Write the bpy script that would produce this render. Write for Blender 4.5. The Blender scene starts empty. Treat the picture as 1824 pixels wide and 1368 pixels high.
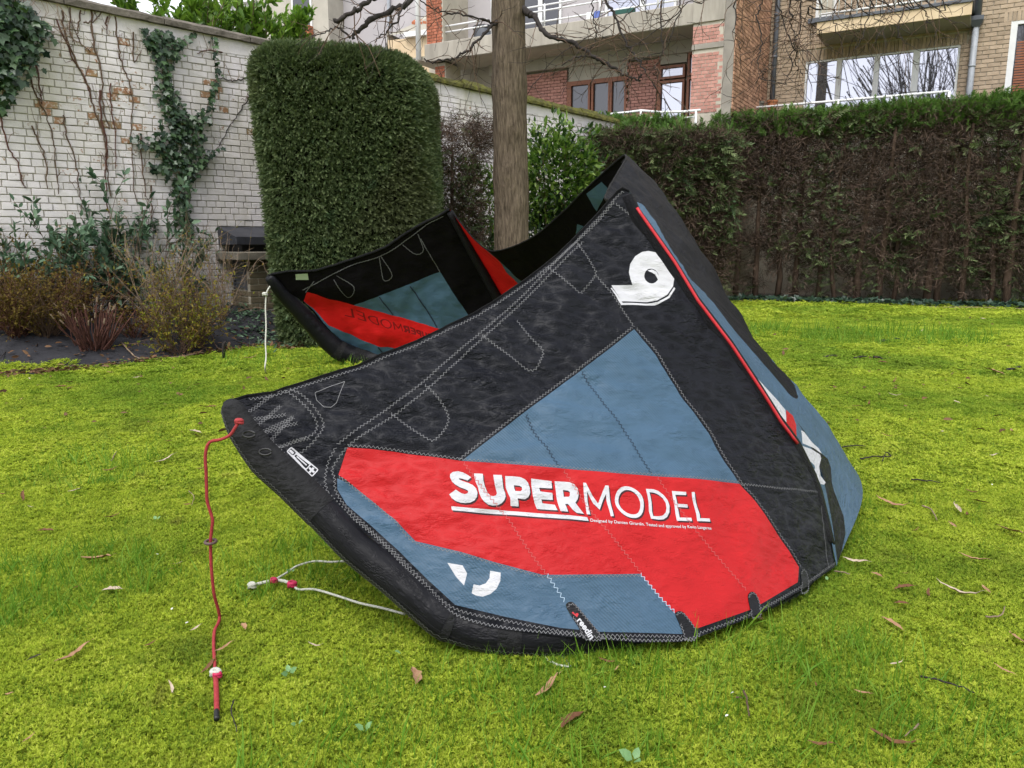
import bpy, math, random
import numpy as np
from mathutils import Vector, Matrix, geometry

R = math.radians
rnd = random.Random(7)
rng = np.random.default_rng(7)
SC = bpy.context.scene
COL = SC.collection

# ------------------------------------------------------------------ camera, sky, sun, exposure
cd = bpy.data.cameras.new('camera')
cam = bpy.data.objects.new('camera', cd)
COL.objects.link(cam)
cam.location = (0, 0, 1.1)
cam.rotation_euler = (R(90) - math.atan(254 / 1370.0), 0, 0)
cd.sensor_width = 36.0
cd.lens = 36.0 * 1370 / 1824
cd.clip_start = 0.05
cd.clip_end = 400
SC.camera = cam

SUN_EL, SUN_AZ = R(58), R(200)
world = bpy.data.worlds.new('World')
SC.world = world
world.use_nodes = True
wt = world.node_tree
for n in list(wt.nodes):
    wt.nodes.remove(n)
w_out = wt.nodes.new('ShaderNodeOutputWorld')
w_bg = wt.nodes.new('ShaderNodeBackground')
w_sky = wt.nodes.new('ShaderNodeTexSky')
w_sky.sky_type = 'NISHITA'
w_sky.sun_disc = False
w_sky.sun_elevation = SUN_EL
w_sky.sun_rotation = SUN_AZ
w_sky.air_density = 1.0
w_sky.dust_density = 1.2
w_sky.ozone_density = 1.0
w_hs = wt.nodes.new('ShaderNodeHueSaturation')      # overcast: the cloud layer takes most of the blue away
w_hs.inputs['Saturation'].default_value = 0.16
w_bg.inputs['Strength'].default_value = 0.13
wt.links.new(w_sky.outputs[0], w_hs.inputs['Color'])
wt.links.new(w_hs.outputs[0], w_bg.inputs['Color'])
wt.links.new(w_bg.outputs[0], w_out.inputs['Surface'])

sd = bpy.data.lights.new('sun', 'SUN')
sd.energy = 1.0
sd.angle = R(30)
sd.color = (1.0, 0.97, 0.93)
sun = bpy.data.objects.new('sun', sd)
COL.objects.link(sun)
sun.rotation_euler = (R(90) - SUN_EL, 0, R(180) - SUN_AZ)

SC.view_settings.view_transform = 'Standard'
SC.view_settings.look = 'None'
SC.view_settings.gamma = 1.0
SC.view_settings.use_curve_mapping = False
SC.view_settings.exposure = 1.38
SC.cycles.max_bounces = 4
SC.cycles.diffuse_bounces = 2
SC.cycles.glossy_bounces = 2
SC.cycles.transmission_bounces = 2
SC.cycles.transparent_max_bounces = 6


# ------------------------------------------------------------------ small helpers
def tag(o, label=None, cat=None, group=None, kind=None):
    if label: o['label'] = label
    if cat: o['category'] = cat
    if group: o['group'] = group
    if kind: o['kind'] = kind
    return o


def thing(name, label, cat, loc=(0, 0, 0), group=None):
    o = bpy.data.objects.new(name, None)
    o.empty_display_size = 0.2
    o.location = loc
    COL.objects.link(o)
    return tag(o, label, cat, group)


def attach(c, p):
    """child keeps its world coordinates"""
    c.parent = p
    if p.type == 'EMPTY' or p.location.length > 0:
        c.matrix_parent_inverse = Matrix.Translation(p.location).inverted()
    return c


def make_mesh(name, V, F, mats, midx=None, smooth=False):
    me = bpy.data.meshes.new(name)
    V = np.asarray(V, dtype=np.float32).reshape(-1, 3)
    if isinstance(F, np.ndarray):
        k = F.shape[1]
        nf = len(F)
        me.vertices.add(len(V)); me.vertices.foreach_set('co', V.ravel())
        me.loops.add(nf * k); me.loops.foreach_set('vertex_index', F.astype(np.int32).ravel())
        me.polygons.add(nf)
        me.polygons.foreach_set('loop_start', np.arange(0, nf * k, k, dtype=np.int32))
        me.polygons.foreach_set('loop_total', np.full(nf, k, dtype=np.int32))
        me.update(calc_edges=True)
    else:
        me.from_pydata([tuple(map(float, v)) for v in V], [], [tuple(f) for f in F])
        me.update()
    for m in (mats if isinstance(mats, (list, tuple)) else [mats]):
        me.materials.append(m)
    if midx is not None:
        me.polygons.foreach_set('material_index', np.asarray(midx, dtype=np.int32))
    if smooth:
        me.polygons.foreach_set('use_smooth', np.ones(len(me.polygons), dtype=bool))
    return me


def link(name, me, parent=None):
    o = bpy.data.objects.new(name, me)
    COL.objects.link(o)
    if parent is not None:
        attach(o, parent)
    return o


class MB:
    """collects faces, builds ONE mesh object"""
    def __init__(s): s.V = []; s.F = []; s.M = []
    def add(s, V, F, m=0):
        b = len(s.V)
        s.V += [tuple(map(float, v)) for v in V]
        s.F += [tuple(int(i) + b for i in f) for f in F]
        s.M += [m] * len(F)
        return s
    def box(s, a, b, m=0, bev=0.0, fr=None):
        (x0, y0, z0), (x1, y1, z1) = a, b
        x0, x1 = min(x0, x1), max(x0, x1); y0, y1 = min(y0, y1), max(y0, y1); z0, z1 = min(z0, z1), max(z0, z1)
        V = []
        if bev <= 0:
            V = [(x, y, z) for z in (z0, z1) for y in (y0, y1) for x in (x0, x1)]
            F = [(0, 2, 3, 1), (4, 5, 7, 6), (0, 1, 5, 4), (2, 6, 7, 3), (0, 4, 6, 2), (1, 3, 7, 5)]
        else:
            V, F = bevel_box(x0, x1, y0, y1, z0, z1, bev)
        if fr is not None:
            V = [fr(*v) for v in V]
        return s.add(V, F, m)
    def tube(s, P, r, n=8, m=0, cap=True):
        V, F = tube(P, r, n, cap)
        return s.add(V, F, m)
    def obj(s, name, mats, parent=None, smooth=False):
        return link(name, make_mesh(name, np.array(s.V), s.F, mats, s.M, smooth), parent)


def bevel_box(x0, x1, y0, y1, z0, z1, b):
    V = []; F = []
    c = [(x0, x1), (y0, y1), (z0, z1)]
    idx = {}
    for sx in (0, 1):
        for sy in (0, 1):
            for sz in (0, 1):
                S = (sx, sy, sz)
                for ax in range(3):
                    p = []
                    for k in range(3):
                        v = c[k][S[k]]
                        if k != ax:
                            v += b if S[k] == 0 else -b
                        p.append(v)
                    idx[(S, ax)] = len(V); V.append(tuple(p))
    def q(l): F.append(tuple(idx[k] for k in l))
    for ax in range(3):
        o = [k for k in range(3) if k != ax]
        for s in (0, 1):
            L = []
            for (i, j) in ((0, 0), (1, 0), (1, 1), (0, 1)):
                S = [0, 0, 0]; S[ax] = s; S[o[0]] = i; S[o[1]] = j
                L.append((tuple(S), ax))
            q(L)
    for ax in range(3):
        o = [k for k in range(3) if k != ax]
        for i in (0, 1):
            for j in (0, 1):
                S0 = [0, 0, 0]; S0[o[0]] = i; S0[o[1]] = j
                S1 = list(S0); S1[ax] = 1
                q([(tuple(S0), o[0]), (tuple(S1), o[0]), (tuple(S1), o[1]), (tuple(S0), o[1])])
    for S in [(a, b_, c_) for a in (0, 1) for b_ in (0, 1) for c_ in (0, 1)]:
        q([(S, 0), (S, 1), (S, 2)])
    return V, F


def tube(P, r, n=8, cap=True):
    P = np.asarray(P, float)
    m = len(P)
    r = np.full(m, r, float) if np.isscalar(r) else np.asarray(r, float)
    T = np.gradient(P, axis=0)
    T /= np.maximum(np.linalg.norm(T, axis=1), 1e-9)[:, None]
    u = np.cross(T[0], (0, 0, 1.0))
    if np.linalg.norm(u) < 1e-3: u = np.cross(T[0], (1.0, 0, 0))
    u /= np.linalg.norm(u)
    V = []
    a = np.linspace(0, 2 * np.pi, n, endpoint=False)
    for i in range(m):
        u = u - T[i] * (u @ T[i]); u /= np.linalg.norm(u)
        w = np.cross(T[i], u)
        V.append(P[i] + r[i] * (np.cos(a)[:, None] * u + np.sin(a)[:, None] * w))
    V = np.concatenate(V)
    F = [(i * n + j, i * n + (j + 1) % n, (i + 1) * n + (j + 1) % n, (i + 1) * n + j) for i in range(m - 1) for j in range(n)]
    if cap:
        F.append(tuple(range(n - 1, -1, -1))); F.append(tuple((m - 1) * n + j for j in range(n)))
    return V, F


def crom(P, k=8):
    """Catmull-Rom subdivision of a polyline"""
    P = np.asarray(P, float)
    n = len(P)
    Q = np.vstack([2 * P[0] - P[1], P, 2 * P[-1] - P[-2]])
    t = np.linspace(0, n - 1, (n - 1) * k + 1)
    i = np.clip(np.floor(t).astype(int), 0, n - 2); f = (t - i)[:, None]
    a, b, c, d = Q[i], Q[i + 1], Q[i + 2], Q[i + 3]
    return .5 * (2 * b + (c - a) * f + (2 * a - 5 * b + 4 * c - d) * f ** 2 + (3 * b - a - 3 * c + d) * f ** 3)


def hash2(i, j, seed):
    h = np.sin(i * 127.1 + j * 311.7 + seed * 74.7) * 43758.5453
    return h - np.floor(h)


def vnoise(x, y, seed=0):
    x = np.asarray(x, float); y = np.asarray(y, float)
    i = np.floor(x); j = np.floor(y); f = x - i; g = y - j
    f = f * f * f * (f * (f * 6 - 15) + 10); g = g * g * g * (g * (g * 6 - 15) + 10)
    a = hash2(i, j, seed); b = hash2(i + 1, j, seed); c = hash2(i, j + 1, seed); d = hash2(i + 1, j + 1, seed)
    return (a * (1 - f) + b * f) * (1 - g) + (c * (1 - f) + d * f) * g


def fbm(x, y, seed=0, o=4):
    s = 0; a = .5
    for k in range(o):
        s = s + a * (vnoise(x, y, seed + k) - .5); x = x * 2.03; y = y * 2.03; a *= .5
    return s


def crumple(x, y, seed=0):
    wx = x + .6 * fbm(x * .7, y * .7, seed + 20, 2); wy = y + .6 * fbm(x * .7 + 9, y * .7, seed + 30, 2)
    return (1 - np.abs(2 * vnoise(wx, wy, seed) - 1)) ** 4


def scatter(proto_V, proto_F, loc, rot, scl):
    """merge many copies of a small mesh: rot (n,3,3), scl (n,) or (n,3)"""
    pv = np.asarray(proto_V, float); pf = np.asarray(proto_F, int)
    n = len(loc)
    scl = np.asarray(scl, float)
    if scl.ndim == 1: scl = np.repeat(scl[:, None], 3, 1)
    W = pv[None] * scl[:, None]
    W = np.einsum('nij,nkj->nki', rot, W) + np.asarray(loc)[:, None]
    F = pf[None] + (np.arange(n) * len(pv))[:, None, None]
    return W.reshape(-1, 3), F.reshape(-1, pf.shape[1])


def frames(z, spin, x_hint=None):
    """rotation matrices with third axis z (n,3) and random spin"""
    z = z / np.linalg.norm(z, axis=1)[:, None]
    h = np.where(np.abs(z[:, 2:3]) > .9, np.array([[1., 0, 0]]), np.array([[0, 0, 1.]]))
    x = np.cross(h, z); x /= np.linalg.norm(x, axis=1)[:, None]
    y = np.cross(z, x)
    c, s = np.cos(spin)[:, None], np.sin(spin)[:, None]
    return np.stack([c * x + s * y, -s * x + c * y, z], -1)


def frames_y(y, zh):
    """second axis along y, third near zh"""
    y = y / np.linalg.norm(y, axis=1)[:, None]
    x = np.cross(y, zh); x /= np.maximum(np.linalg.norm(x, axis=1), 1e-6)[:, None]
    z = np.cross(x, y)
    return np.stack([x, y, z], -1)


def unit(v):
    v = np.asarray(v, float)
    return v / np.maximum(np.linalg.norm(v, axis=-1, keepdims=True), 1e-9)


# ------------------------------------------------------------------ materials
def new_mat(name):
    m = bpy.data.materials.new(name)
    m.use_nodes = True
    t = m.node_tree
    return m, t, t.nodes['Principled BSDF']


def N(t, typ, **kw):
    n = t.nodes.new(typ)
    for k, v in kw.items():
        if k.startswith('i_'):
            key = k[2:]
            n.inputs[int(key) if key.isdigit() else key.replace('_', ' ')].default_value = v
        else:
            setattr(n, k, v)
    return n


def ramp(t, src, stops, interp='LINEAR'):
    r = t.nodes.new('ShaderNodeValToRGB')
    r.color_ramp.interpolation = interp
    e = r.color_ramp.elements
    while len(e) < len(stops): e.new(0.5)
    for k, (p, c) in enumerate(stops):
        e[k].position = p
        e[k].color = (c, c, c, 1) if np.isscalar(c) else (*c, 1)
    t.links.new(src, r.inputs[0])
    return r


def mix(t, f, a, b, mode='MIX'):
    n = t.nodes.new('ShaderNodeMix'); n.data_type = 'RGBA'; n.blend_type = mode
    for s, v in ((n.inputs[0], f), (n.inputs[6], a), (n.inputs[7], b)):
        if hasattr(v, 'is_output') or isinstance(v, bpy.types.NodeSocket): t.links.new(v, s)
        elif np.isscalar(v): s.default_value = v
        else: s.default_value = (*v, 1)
    return n.outputs[2]


def noise(t, scale, detail=4, rough=.55, coord=None, stretch=None, dist=0.0):
    n = N(t, 'ShaderNodeTexNoise', i_Scale=scale, i_Detail=detail, i_Roughness=rough, i_Distortion=dist)
    if coord is None:
        coord = t.nodes.new('ShaderNodeNewGeometry').outputs['Position']
    if stretch is not None:
        mp = N(t, 'ShaderNodeMapping'); mp.inputs['Scale'].default_value = stretch
        t.links.new(coord, mp.inputs[0]); coord = mp.outputs[0]
    t.links.new(coord, n.inputs['Vector'])
    return n.outputs['Fac']


def bump(t, bsdf, h, strength=.3, dist=.01):
    b = N(t, 'ShaderNodeBump', i_Strength=strength, i_Distance=dist)
    t.links.new(h, b.inputs['Height'])
    t.links.new(b.outputs[0], bsdf.inputs['Normal'])
    return b


def simple(name, c1, c2=None, rough=.7, scale=8, bmp=.2, bd=.004, bscale=60, spec=.3, stretch=None, detail=5):
    """two-tone procedural material with relief"""
    m, t, b = new_mat(name)
    c2 = c2 or tuple(.7 * x for x in c1)
    f = noise(t, scale, detail, .6, stretch=stretch)
    r = ramp(t, f, [(.3, c2), (.7, c1)])
    t.links.new(r.outputs[0], b.inputs['Base Color'])
    b.inputs['Roughness'].default_value = rough
    b.inputs['Specular IOR Level'].default_value = spec
    if bmp: bump(t, b, noise(t, bscale, 4, .6, stretch=stretch), bmp, bd)
    return m


def leafy(name, cols, rough=.5, spec=.35, trans=.25, pos_scale=2.0, pos_cols=None, pos_amt=.5):
    """leaf material: per-island random tint, patchy second tint, some light through the blade"""
    m, t, b = new_mat(name)
    g = t.nodes.new('ShaderNodeNewGeometry')
    k = len(cols)
    r = ramp(t, g.outputs['Random Per Island'], [(i / max(1, k - 1), c) for i, c in enumerate(cols)])
    col = r.outputs[0]
    if pos_cols:
        f = noise(t, pos_scale, 3, .6)
        rr = ramp(t, f, [(.42, 0.0), (.62, pos_amt)])
        col = mix(t, rr.outputs[0], col, pos_cols)
    t.links.new(col, b.inputs['Base Color'])
    b.inputs['Roughness'].default_value = rough
    b.inputs['Specular IOR Level'].default_value = spec
    if trans:
        tr = t.nodes.new('ShaderNodeBsdfTranslucent')
        t.links.new(col, tr.inputs['Color'])
        mx = N(t, 'ShaderNodeMixShader', i_0=trans)
        t.links.new(b.outputs[0], mx.inputs[1]); t.links.new(tr.outputs[0], mx.inputs[2])
        t.links.new(mx.outputs[0], t.nodes['Material Output'].inputs['Surface'])
    return m


def inst_leafy(name, cols, rough=.6, spec=.2, trans=.25, pos=None):
    """for scattered instances: random per instance"""
    m, t, b = new_mat(name)
    oi = t.nodes.new('ShaderNodeObjectInfo')
    g = t.nodes.new('ShaderNodeNewGeometry')
    ad = N(t, 'ShaderNodeMath', operation='ADD'); ad.use_clamp = False
    sc = N(t, 'ShaderNodeMath', operation='MULTIPLY', i_1=.45)
    t.links.new(g.outputs['Random Per Island'], sc.inputs[0])
    s2 = N(t, 'ShaderNodeMath', operation='MULTIPLY', i_1=.55)
    t.links.new(oi.outputs['Random'], s2.inputs[0])
    t.links.new(sc.outputs[0], ad.inputs[0]); t.links.new(s2.outputs[0], ad.inputs[1])
    k = len(cols)
    r = ramp(t, ad.outputs[0], [(.1 + .8 * i / max(1, k - 1), c) for i, c in enumerate(cols)])
    col = r.outputs[0]
    if pos:
        for scale, lo, hi, amt, c in pos:
            f = noise(t, scale, 4, .6)
            rr = ramp(t, f, [(lo, 0.0), (hi, amt)])
            col = mix(t, rr.outputs[0], col, c)
    t.links.new(col, b.inputs['Base Color'])
    b.inputs['Roughness'].default_value = rough
    b.inputs['Specular IOR Level'].default_value = spec
    if trans:
        tr = t.nodes.new('ShaderNodeBsdfTranslucent')
        t.links.new(col, tr.inputs['Color'])
        mx = N(t, 'ShaderNodeMixShader', i_0=trans)
        t.links.new(b.outputs[0], mx.inputs[1]); t.links.new(tr.outputs[0], mx.inputs[2])
        t.links.new(mx.outputs[0], t.nodes['Material Output'].inputs['Surface'])
    return m


def fabric(name, c1, c2, rough=.5, spec=.5, stripes=None, crease=.5, sheen=.0, scale=1.0):
    m, t, b = new_mat(name)
    uv = t.nodes.new('ShaderNodeUVMap').outputs[0]
    f = noise(t, 5, 5, .6, uv)
    col = ramp(t, f, [(.3, c2), (.7, c1)]).outputs[0]
    if stripes:
        w = N(t, 'ShaderNodeTexWave', wave_type='BANDS', bands_direction='DIAGONAL', i_Scale=stripes[0], i_Distortion=.3, i_Detail=1.0)
        t.links.new(uv, w.inputs['Vector'])
        msk = ramp(t, noise(t, 2.2, 3, .5, uv), [(.40, 0.0), (.60, 1.0)]).outputs[0]
        wf = ramp(t, w.outputs['Fac'], [(.35, 0.0), (.75, 1.0)]).outputs[0]
        mm = N(t, 'ShaderNodeMath', operation='MULTIPLY'); t.links.new(msk, mm.inputs[0]); t.links.new(wf, mm.inputs[1])
        m2 = N(t, 'ShaderNodeMath', operation='MULTIPLY', i_1=stripes[2]); t.links.new(mm.outputs[0], m2.inputs[0])
        col = mix(t, m2.outputs[0], col, stripes[1])
    # dust specks
    sp = ramp(t, noise(t, 140, 3, .7, uv), [(.68, 0.0), (.8, .25)]).outputs[0]
    col = mix(t, sp, col, (.3, .3, .3))
    t.links.new(col, b.inputs['Base Color'])
    b.inputs['Roughness'].default_value = rough
    b.inputs['Specular IOR Level'].default_value = spec
    b.inputs['Sheen Weight'].default_value = sheen
    # creases: flat facets meeting in straight fold lines, in patches
    hs = []
    for sc_, ang, wgt, off in ((6, .25, 1.0, 0), (14, -.4, .6, 3.3), (33, .9, .26, 7.7)):
        mp = N(t, 'ShaderNodeMapping'); mp.inputs['Rotation'].default_value = (0, 0, ang); mp.inputs['Location'].default_value = (off, off * .7, 0)
        mp.inputs['Scale'].default_value = (sc_ * scale * .5, sc_ * scale, 1)
        t.links.new(uv, mp.inputs[0])
        vo = N(t, 'ShaderNodeTexVoronoi', feature='DISTANCE_TO_EDGE', i_Scale=1.0, i_Randomness=1.0)
        t.links.new(mp.outputs[0], vo.inputs['Vector'])
        mk = ramp(t, noise(t, sc_ * .35, 2, .5, mp.outputs[0]), [(.40, .12), (.60, 1.0)]).outputs[0]
        m1 = N(t, 'ShaderNodeMath', operation='MULTIPLY'); t.links.new(vo.outputs['Distance'], m1.inputs[0]); t.links.new(mk, m1.inputs[1])
        m2_ = N(t, 'ShaderNodeMath', operation='MULTIPLY', i_1=wgt); t.links.new(m1.outputs[0], m2_.inputs[0])
        hs.append(m2_.outputs[0])
    a1 = N(t, 'ShaderNodeMath', operation='ADD'); t.links.new(hs[0], a1.inputs[0]); t.links.new(hs[1], a1.inputs[1])
    a2 = N(t, 'ShaderNodeMath', operation='ADD'); t.links.new(a1.outputs[0], a2.inputs[0]); t.links.new(hs[2], a2.inputs[1])
    bump(t, b, a2.outputs[0], 1.0, .032 * crease)
    return m


M = {}
M['soil'] = simple('soil', (.035, .026, .018), (.015, .011, .008), .95, 12, .8, .02, 40, .1)
M['weed_fabric'] = simple('weed_fabric', (.036, .036, .042), (.016, .016, .02), .8, 6, .5, .006, 30, .3)
M['moss_carpet'] = simple('moss_carpet', (.16, .19, .016), (.05, .07, .01), .95, 60, 1.0, .01, 160, .1)
M['concrete'] = simple('concrete', (.33, .30, .26), (.22, .20, .175), .9, 3, .3, .004, 50, .2)
M['concrete_stained'] = simple('concrete_stained', (.42, .385, .33), (.27, .245, .21), .9, 1.6, .25, .004, 50, .2, stretch=(3, 3, .6))
M['render_beige'] = simple('render_beige', (.46, .43, .37), (.36, .335, .285), .9, 2, .15, .003, 60, .2)
M['fascia_cream'] = simple('fascia_cream', (.66, .53, .36), (.52, .39, .25), .8, 2.5, .15, .003, 60, .2)
M['soffit'] = simple('soffit', (.42, .38, .31), (.34, .31, .25), .9, 2, .1, .003, 60, .2)
M['coping'] = simple('coping', (.21, .185, .16), (.085, .075, .062), .95, 7, .8, .012, 30, .2)
M['coping_moss'] = simple('coping_moss', (.13, .13, .03), (.055, .05, .03), .95, 11, 1.0, .02, 30, .1)
M['mortar'] = simple('mortar', (.48, .45, .39), (.29, .265, .20), .95, 5, .8, .006, 90, .1)
M['mortar_pale'] = simple('mortar_pale', (.50, .46, .38), (.40, .36, .30), .95, 5, .5, .004, 90, .1)
M['tan_brick'] = simple('tan_brick', (.37, .27, .185), (.25, .175, .12), .9, 9, .5, .004, 90, .15)
M['pink_brick'] = simple('pink_brick', (.40, .17, .13), (.29, .115, .085), .9, 9, .5, .004, 90, .15)
M['rust_brick'] = simple('rust_brick', (.40, .20, .11), (.20, .10, .06), .9, 4.5, .5, .004, 90, .15)
M['box_brick'] = simple('box_brick', (.20, .165, .11), (.12, .10, .065), .9, 9, .5, .004, 90, .15)
M['slate'] = simple('slate', (.045, .047, .058), (.022, .023, .03), .55, 7, .3, .003, 40, .4)
M['grey_stone'] = simple('grey_stone', (.21, .19, .155), (.12, .11, .09), .9, 9, .5, .005, 60, .2)
M['white_paint'] = simple('white_paint', (.80, .80, .80), (.70, .70, .71), .45, 6, .05, .002, 80, .4)
M['white_frame'] = simple('white_frame', (.72, .72, .72), (.62, .62, .62), .4, 6, .05, .002, 80, .4)
M['brown_wood'] = simple('brown_wood', (.30, .105, .048), (.19, .065, .03), .45, 5, .2, .002, 60, .4, stretch=(1, 1, 6))
M['zinc'] = simple('zinc', (.36, .38, .42), (.28, .30, .33), .45, 8, .1, .002, 60, .5)
M['lead_dark'] = simple('lead_dark', (.10, .11, .13), (.07, .075, .09), .5, 8, .1, .002, 60, .5)
M['grey_render'] = simple('grey_render', (.44, .41, .42), (.38, .36, .37), .9, 1.2, .1, .003, 40, .2)
M['terracotta'] = simple('terracotta', (.42, .15, .075), (.30, .10, .05), .85, 9, .4, .006, 40, .2)
M['pot_clay'] = simple('pot_clay', (.46, .19, .09), (.36, .14, .065), .85, 9, .2, .003, 60, .2)
M['slate_roof'] = simple('slate_roof', (.12, .12, .14), (.07, .07, .085), .7, 9, .4, .006, 40, .3)
M['bark'] = simple('bark', (.215, .168, .122), (.060, .046, .034), .95, 48, 1.0, .035, 48, .12, stretch=(1, 1, .15), detail=7)
M['twig_dark'] = simple('twig_dark', (.050, .042, .040), (.022, .019, .018), .85, 30, .4, .002, 120, .2)
M['twig_brown'] = simple('twig_brown', (.16, .105, .075), (.08, .05, .035), .9, 30, .4, .002, 120, .2)
M['twig_pale'] = simple('twig_pale', (.32, .235, .165), (.18, .13, .09), .9, 30, .4, .002, 120, .2)
M['twig_red'] = simple('twig_red', (.14, .062, .048), (.07, .033, .026), .9, 30, .3, .002, 120, .2)
M['hedge_trunk'] = simple('hedge_trunk', (.11, .074, .055), (.055, .038, .028), .95, 30, .8, .01, 60, .1, stretch=(1, 1, .3))
M['rope_red'] = simple('rope_red', (.42, .05, .055), (.30, .028, .035), .7, 60, .8, .002, 500, .3)
M['rope_white'] = simple('rope_white', (.62, .62, .56), (.48, .48, .42), .7, 60, .6, .002, 500, .3)
M['black_plastic'] = simple('black_plastic', (.014, .014, .016), (.008, .008, .009), .45, 30, .1, .001, 200, .5)
M['stitch_white'] = simple('stitch_white', (.22, .22, .23), (.16, .16, .17), .8, 90, 0, .001, 200, .2)
M['stitch_grey'] = simple('stitch_grey', (.17, .17, .18), (.12, .12, .13), .8, 90, 0, .001, 200, .2)
M['stitch_dark'] = simple('stitch_dark', (.03, .045, .07), (.02, .03, .05), .8, 90, 0, .001, 200, .2)
M['stitch_red'] = simple('stitch_red', (.55, .12, .12), (.45, .08, .08), .8, 90, 0, .001, 200, .2)
M['stitch_light'] = simple('stitch_light', (.40, .52, .65), (.32, .42, .55), .8, 90, 0, .001, 200, .2)


def painted_brick(name, wear_lo, wear_hi, base):
    m, t, b = new_mat(name)
    under = ramp(t, noise(t, 2.5, 3, .6), [(.35, (.24, .17, .09)), (.55, (.37, .19, .11)), (.7, (.33, .25, .13))]).outputs[0]
    w = ramp(t, noise(t, 24, 6, .68), [(wear_lo, 0.0), (wear_hi, 1.0)]).outputs[0]
    paint = ramp(t, noise(t, 6, 5, .6), [(.3, tuple(.86 * x for x in base)), (.65, base)]).outputs[0]
    dirt = ramp(t, noise(t, 1.1, 5, .62, stretch=(1.6, 1.6, .5)), [(.46, 0.0), (.70, .55)]).outputs[0]
    paint = mix(t, dirt, paint, (.50, .46, .33))
    # grime and algae hugging the foot of the wall
    sx = N(t, 'ShaderNodeSeparateXYZ'); t.links.new(t.nodes.new('ShaderNodeNewGeometry').outputs['Position'], sx.inputs[0])
    mr = N(t, 'ShaderNodeMapRange', i_1=1.7, i_2=.4, i_3=0.0, i_4=.38); t.links.new(sx.outputs['Z'], mr.inputs[0])
    mm = N(t, 'ShaderNodeMath', operation='MULTIPLY'); t.links.new(mr.outputs[0], mm.inputs[0]); t.links.new(noise(t, 9, 4, .6), mm.inputs[1])
    paint = mix(t, mm.outputs[0], paint, (.30, .30, .17))
    t.links.new(mix(t, w, paint, under), b.inputs['Base Color'])
    b.inputs['Roughness'].default_value = .75
    b.inputs['Specular IOR Level'].default_value = .25
    bump(t, b, noise(t, 55, 5, .65), .55, .006)
    return m


M['brick_white'] = painted_brick('brick_white', .69, .73, (.76, .715, .735))
M['brick_chipped'] = painted_brick('brick_chipped', .56, .63, (.74, .70, .71))
M['brick_bare'] = painted_brick('brick_bare', .41, .50, (.72, .68, .66))


def glass_mat(name, tint, fac, rough=.015):
    m, t, b = new_mat(name)
    b.inputs['Base Color'].default_value = (*tint, 1)
    b.inputs['Roughness'].default_value = .3
    gl = N(t, 'ShaderNodeBsdfGlossy', i_Roughness=rough)
    gl.inputs['Color'].default_value = (.86, .87, 1.0, 1)
    mx = N(t, 'ShaderNodeMixShader', i_0=fac)
    t.links.new(b.outputs[0], mx.inputs[1]); t.links.new(gl.outputs[0], mx.inputs[2])
    t.links.new(mx.outputs[0], t.nodes['Material Output'].inputs['Surface'])
    return m


M['glass'] = glass_mat('glass', (.02, .02, .025), .40)
M['glass_dim'] = glass_mat('glass_dim', (.018, .017, .018), .05)
M['glass_mid'] = glass_mat('glass_mid', (.16, .16, .18), .30)

# ------------------------------------------------------------------ ground
WO, WD = np.array([-3.41, 9.1]), np.array([.734, .679]); WD = WD / np.linalg.norm(WD); WN = np.array([WD[1], -WD[0]])
HEDGE_A, HEDGE_B = np.array([3.6, 14.35]), np.array([13.3, 10.9])


def wall_xyz(s, z, off=0.0):
    return (WO[0] + WD[0] * s + WN[0] * off, WO[1] + WD[1] * s + WN[1] * off, z)


def wall_dist(x, y):
    return (np.asarray(x) - WO[0]) * WN[0] + (np.asarray(y) - WO[1]) * WN[1]


BED_LINE = np.array([(-5.162,5.933,0.0),(-4.131,6.107,0.0),(-3.739,6.373,0.0),(-3.478,6.603,0.0),(-3.17,7.013,0.0),(-2.836,7.513,0.0),(-2.603,8.0,-0.0),(-2.237,7.749,0.0),(-2.049,8.268,0.0),(-1.762,9.539,0.0),(-1.308,11.787,0.0),(-0.122,13.967,0.0)])[:, :2]  # converted from image pixels to metres beforehand, like most coordinate tables below


def bed_side(x, y):
    """signed: positive inside the planting bed (beyond the curved lawn edge)"""
    x = np.asarray(x, float); y = np.asarray(y, float)
    yl = np.interp(x, BED_LINE[:, 0], BED_LINE[:, 1])
    return y - yl


def ground_z(x, y):
    x = np.asarray(x, float); y = np.asarray(y, float)
    h = .030 * fbm(x * .55, y * .55, 3, 3) + .016 * fbm(x * 2.2, y * 2.2, 8, 3)
    near_kite = np.clip(1 - np.hypot(x - .4, y - 2.1) / 1.8, 0, 1)
    h = h * (1 - .6 * near_kite)
    d = wall_dist(x, y)
    bank = np.clip((2.3 - d) / 2.0, 0, 1)
    h = h + .34 * bank ** 1.2 * np.clip(bed_side(x, y) / .9, 0, 1) * (x < 1.5)
    return h


def grid_mesh(name, xs, ys, mat, zf):
    X, Y = np.meshgrid(xs, ys, indexing='ij')
    Z = zf(X, Y)
    V = np.stack([X, Y, Z], -1).reshape(-1, 3)
    nx, ny = X.shape
    i = np.arange(nx - 1)[:, None] * ny + np.arange(ny - 1)[None]
    F = np.stack([i, i + ny, i + ny + 1, i + 1], -1).reshape(-1, 4)
    return link(name, make_mesh(name, V, F, mat, smooth=True))


ys = np.concatenate([np.linspace(-40, 0, 12), np.linspace(.3, 6, 120)[1:], np.linspace(6, 18, 110)[1:], np.linspace(18, 130, 30)[1:]])
xs = np.concatenate([np.linspace(-70, -9, 14), np.linspace(-9, 9, 220)[1:], np.linspace(9, 80, 16)[1:]])


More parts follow.
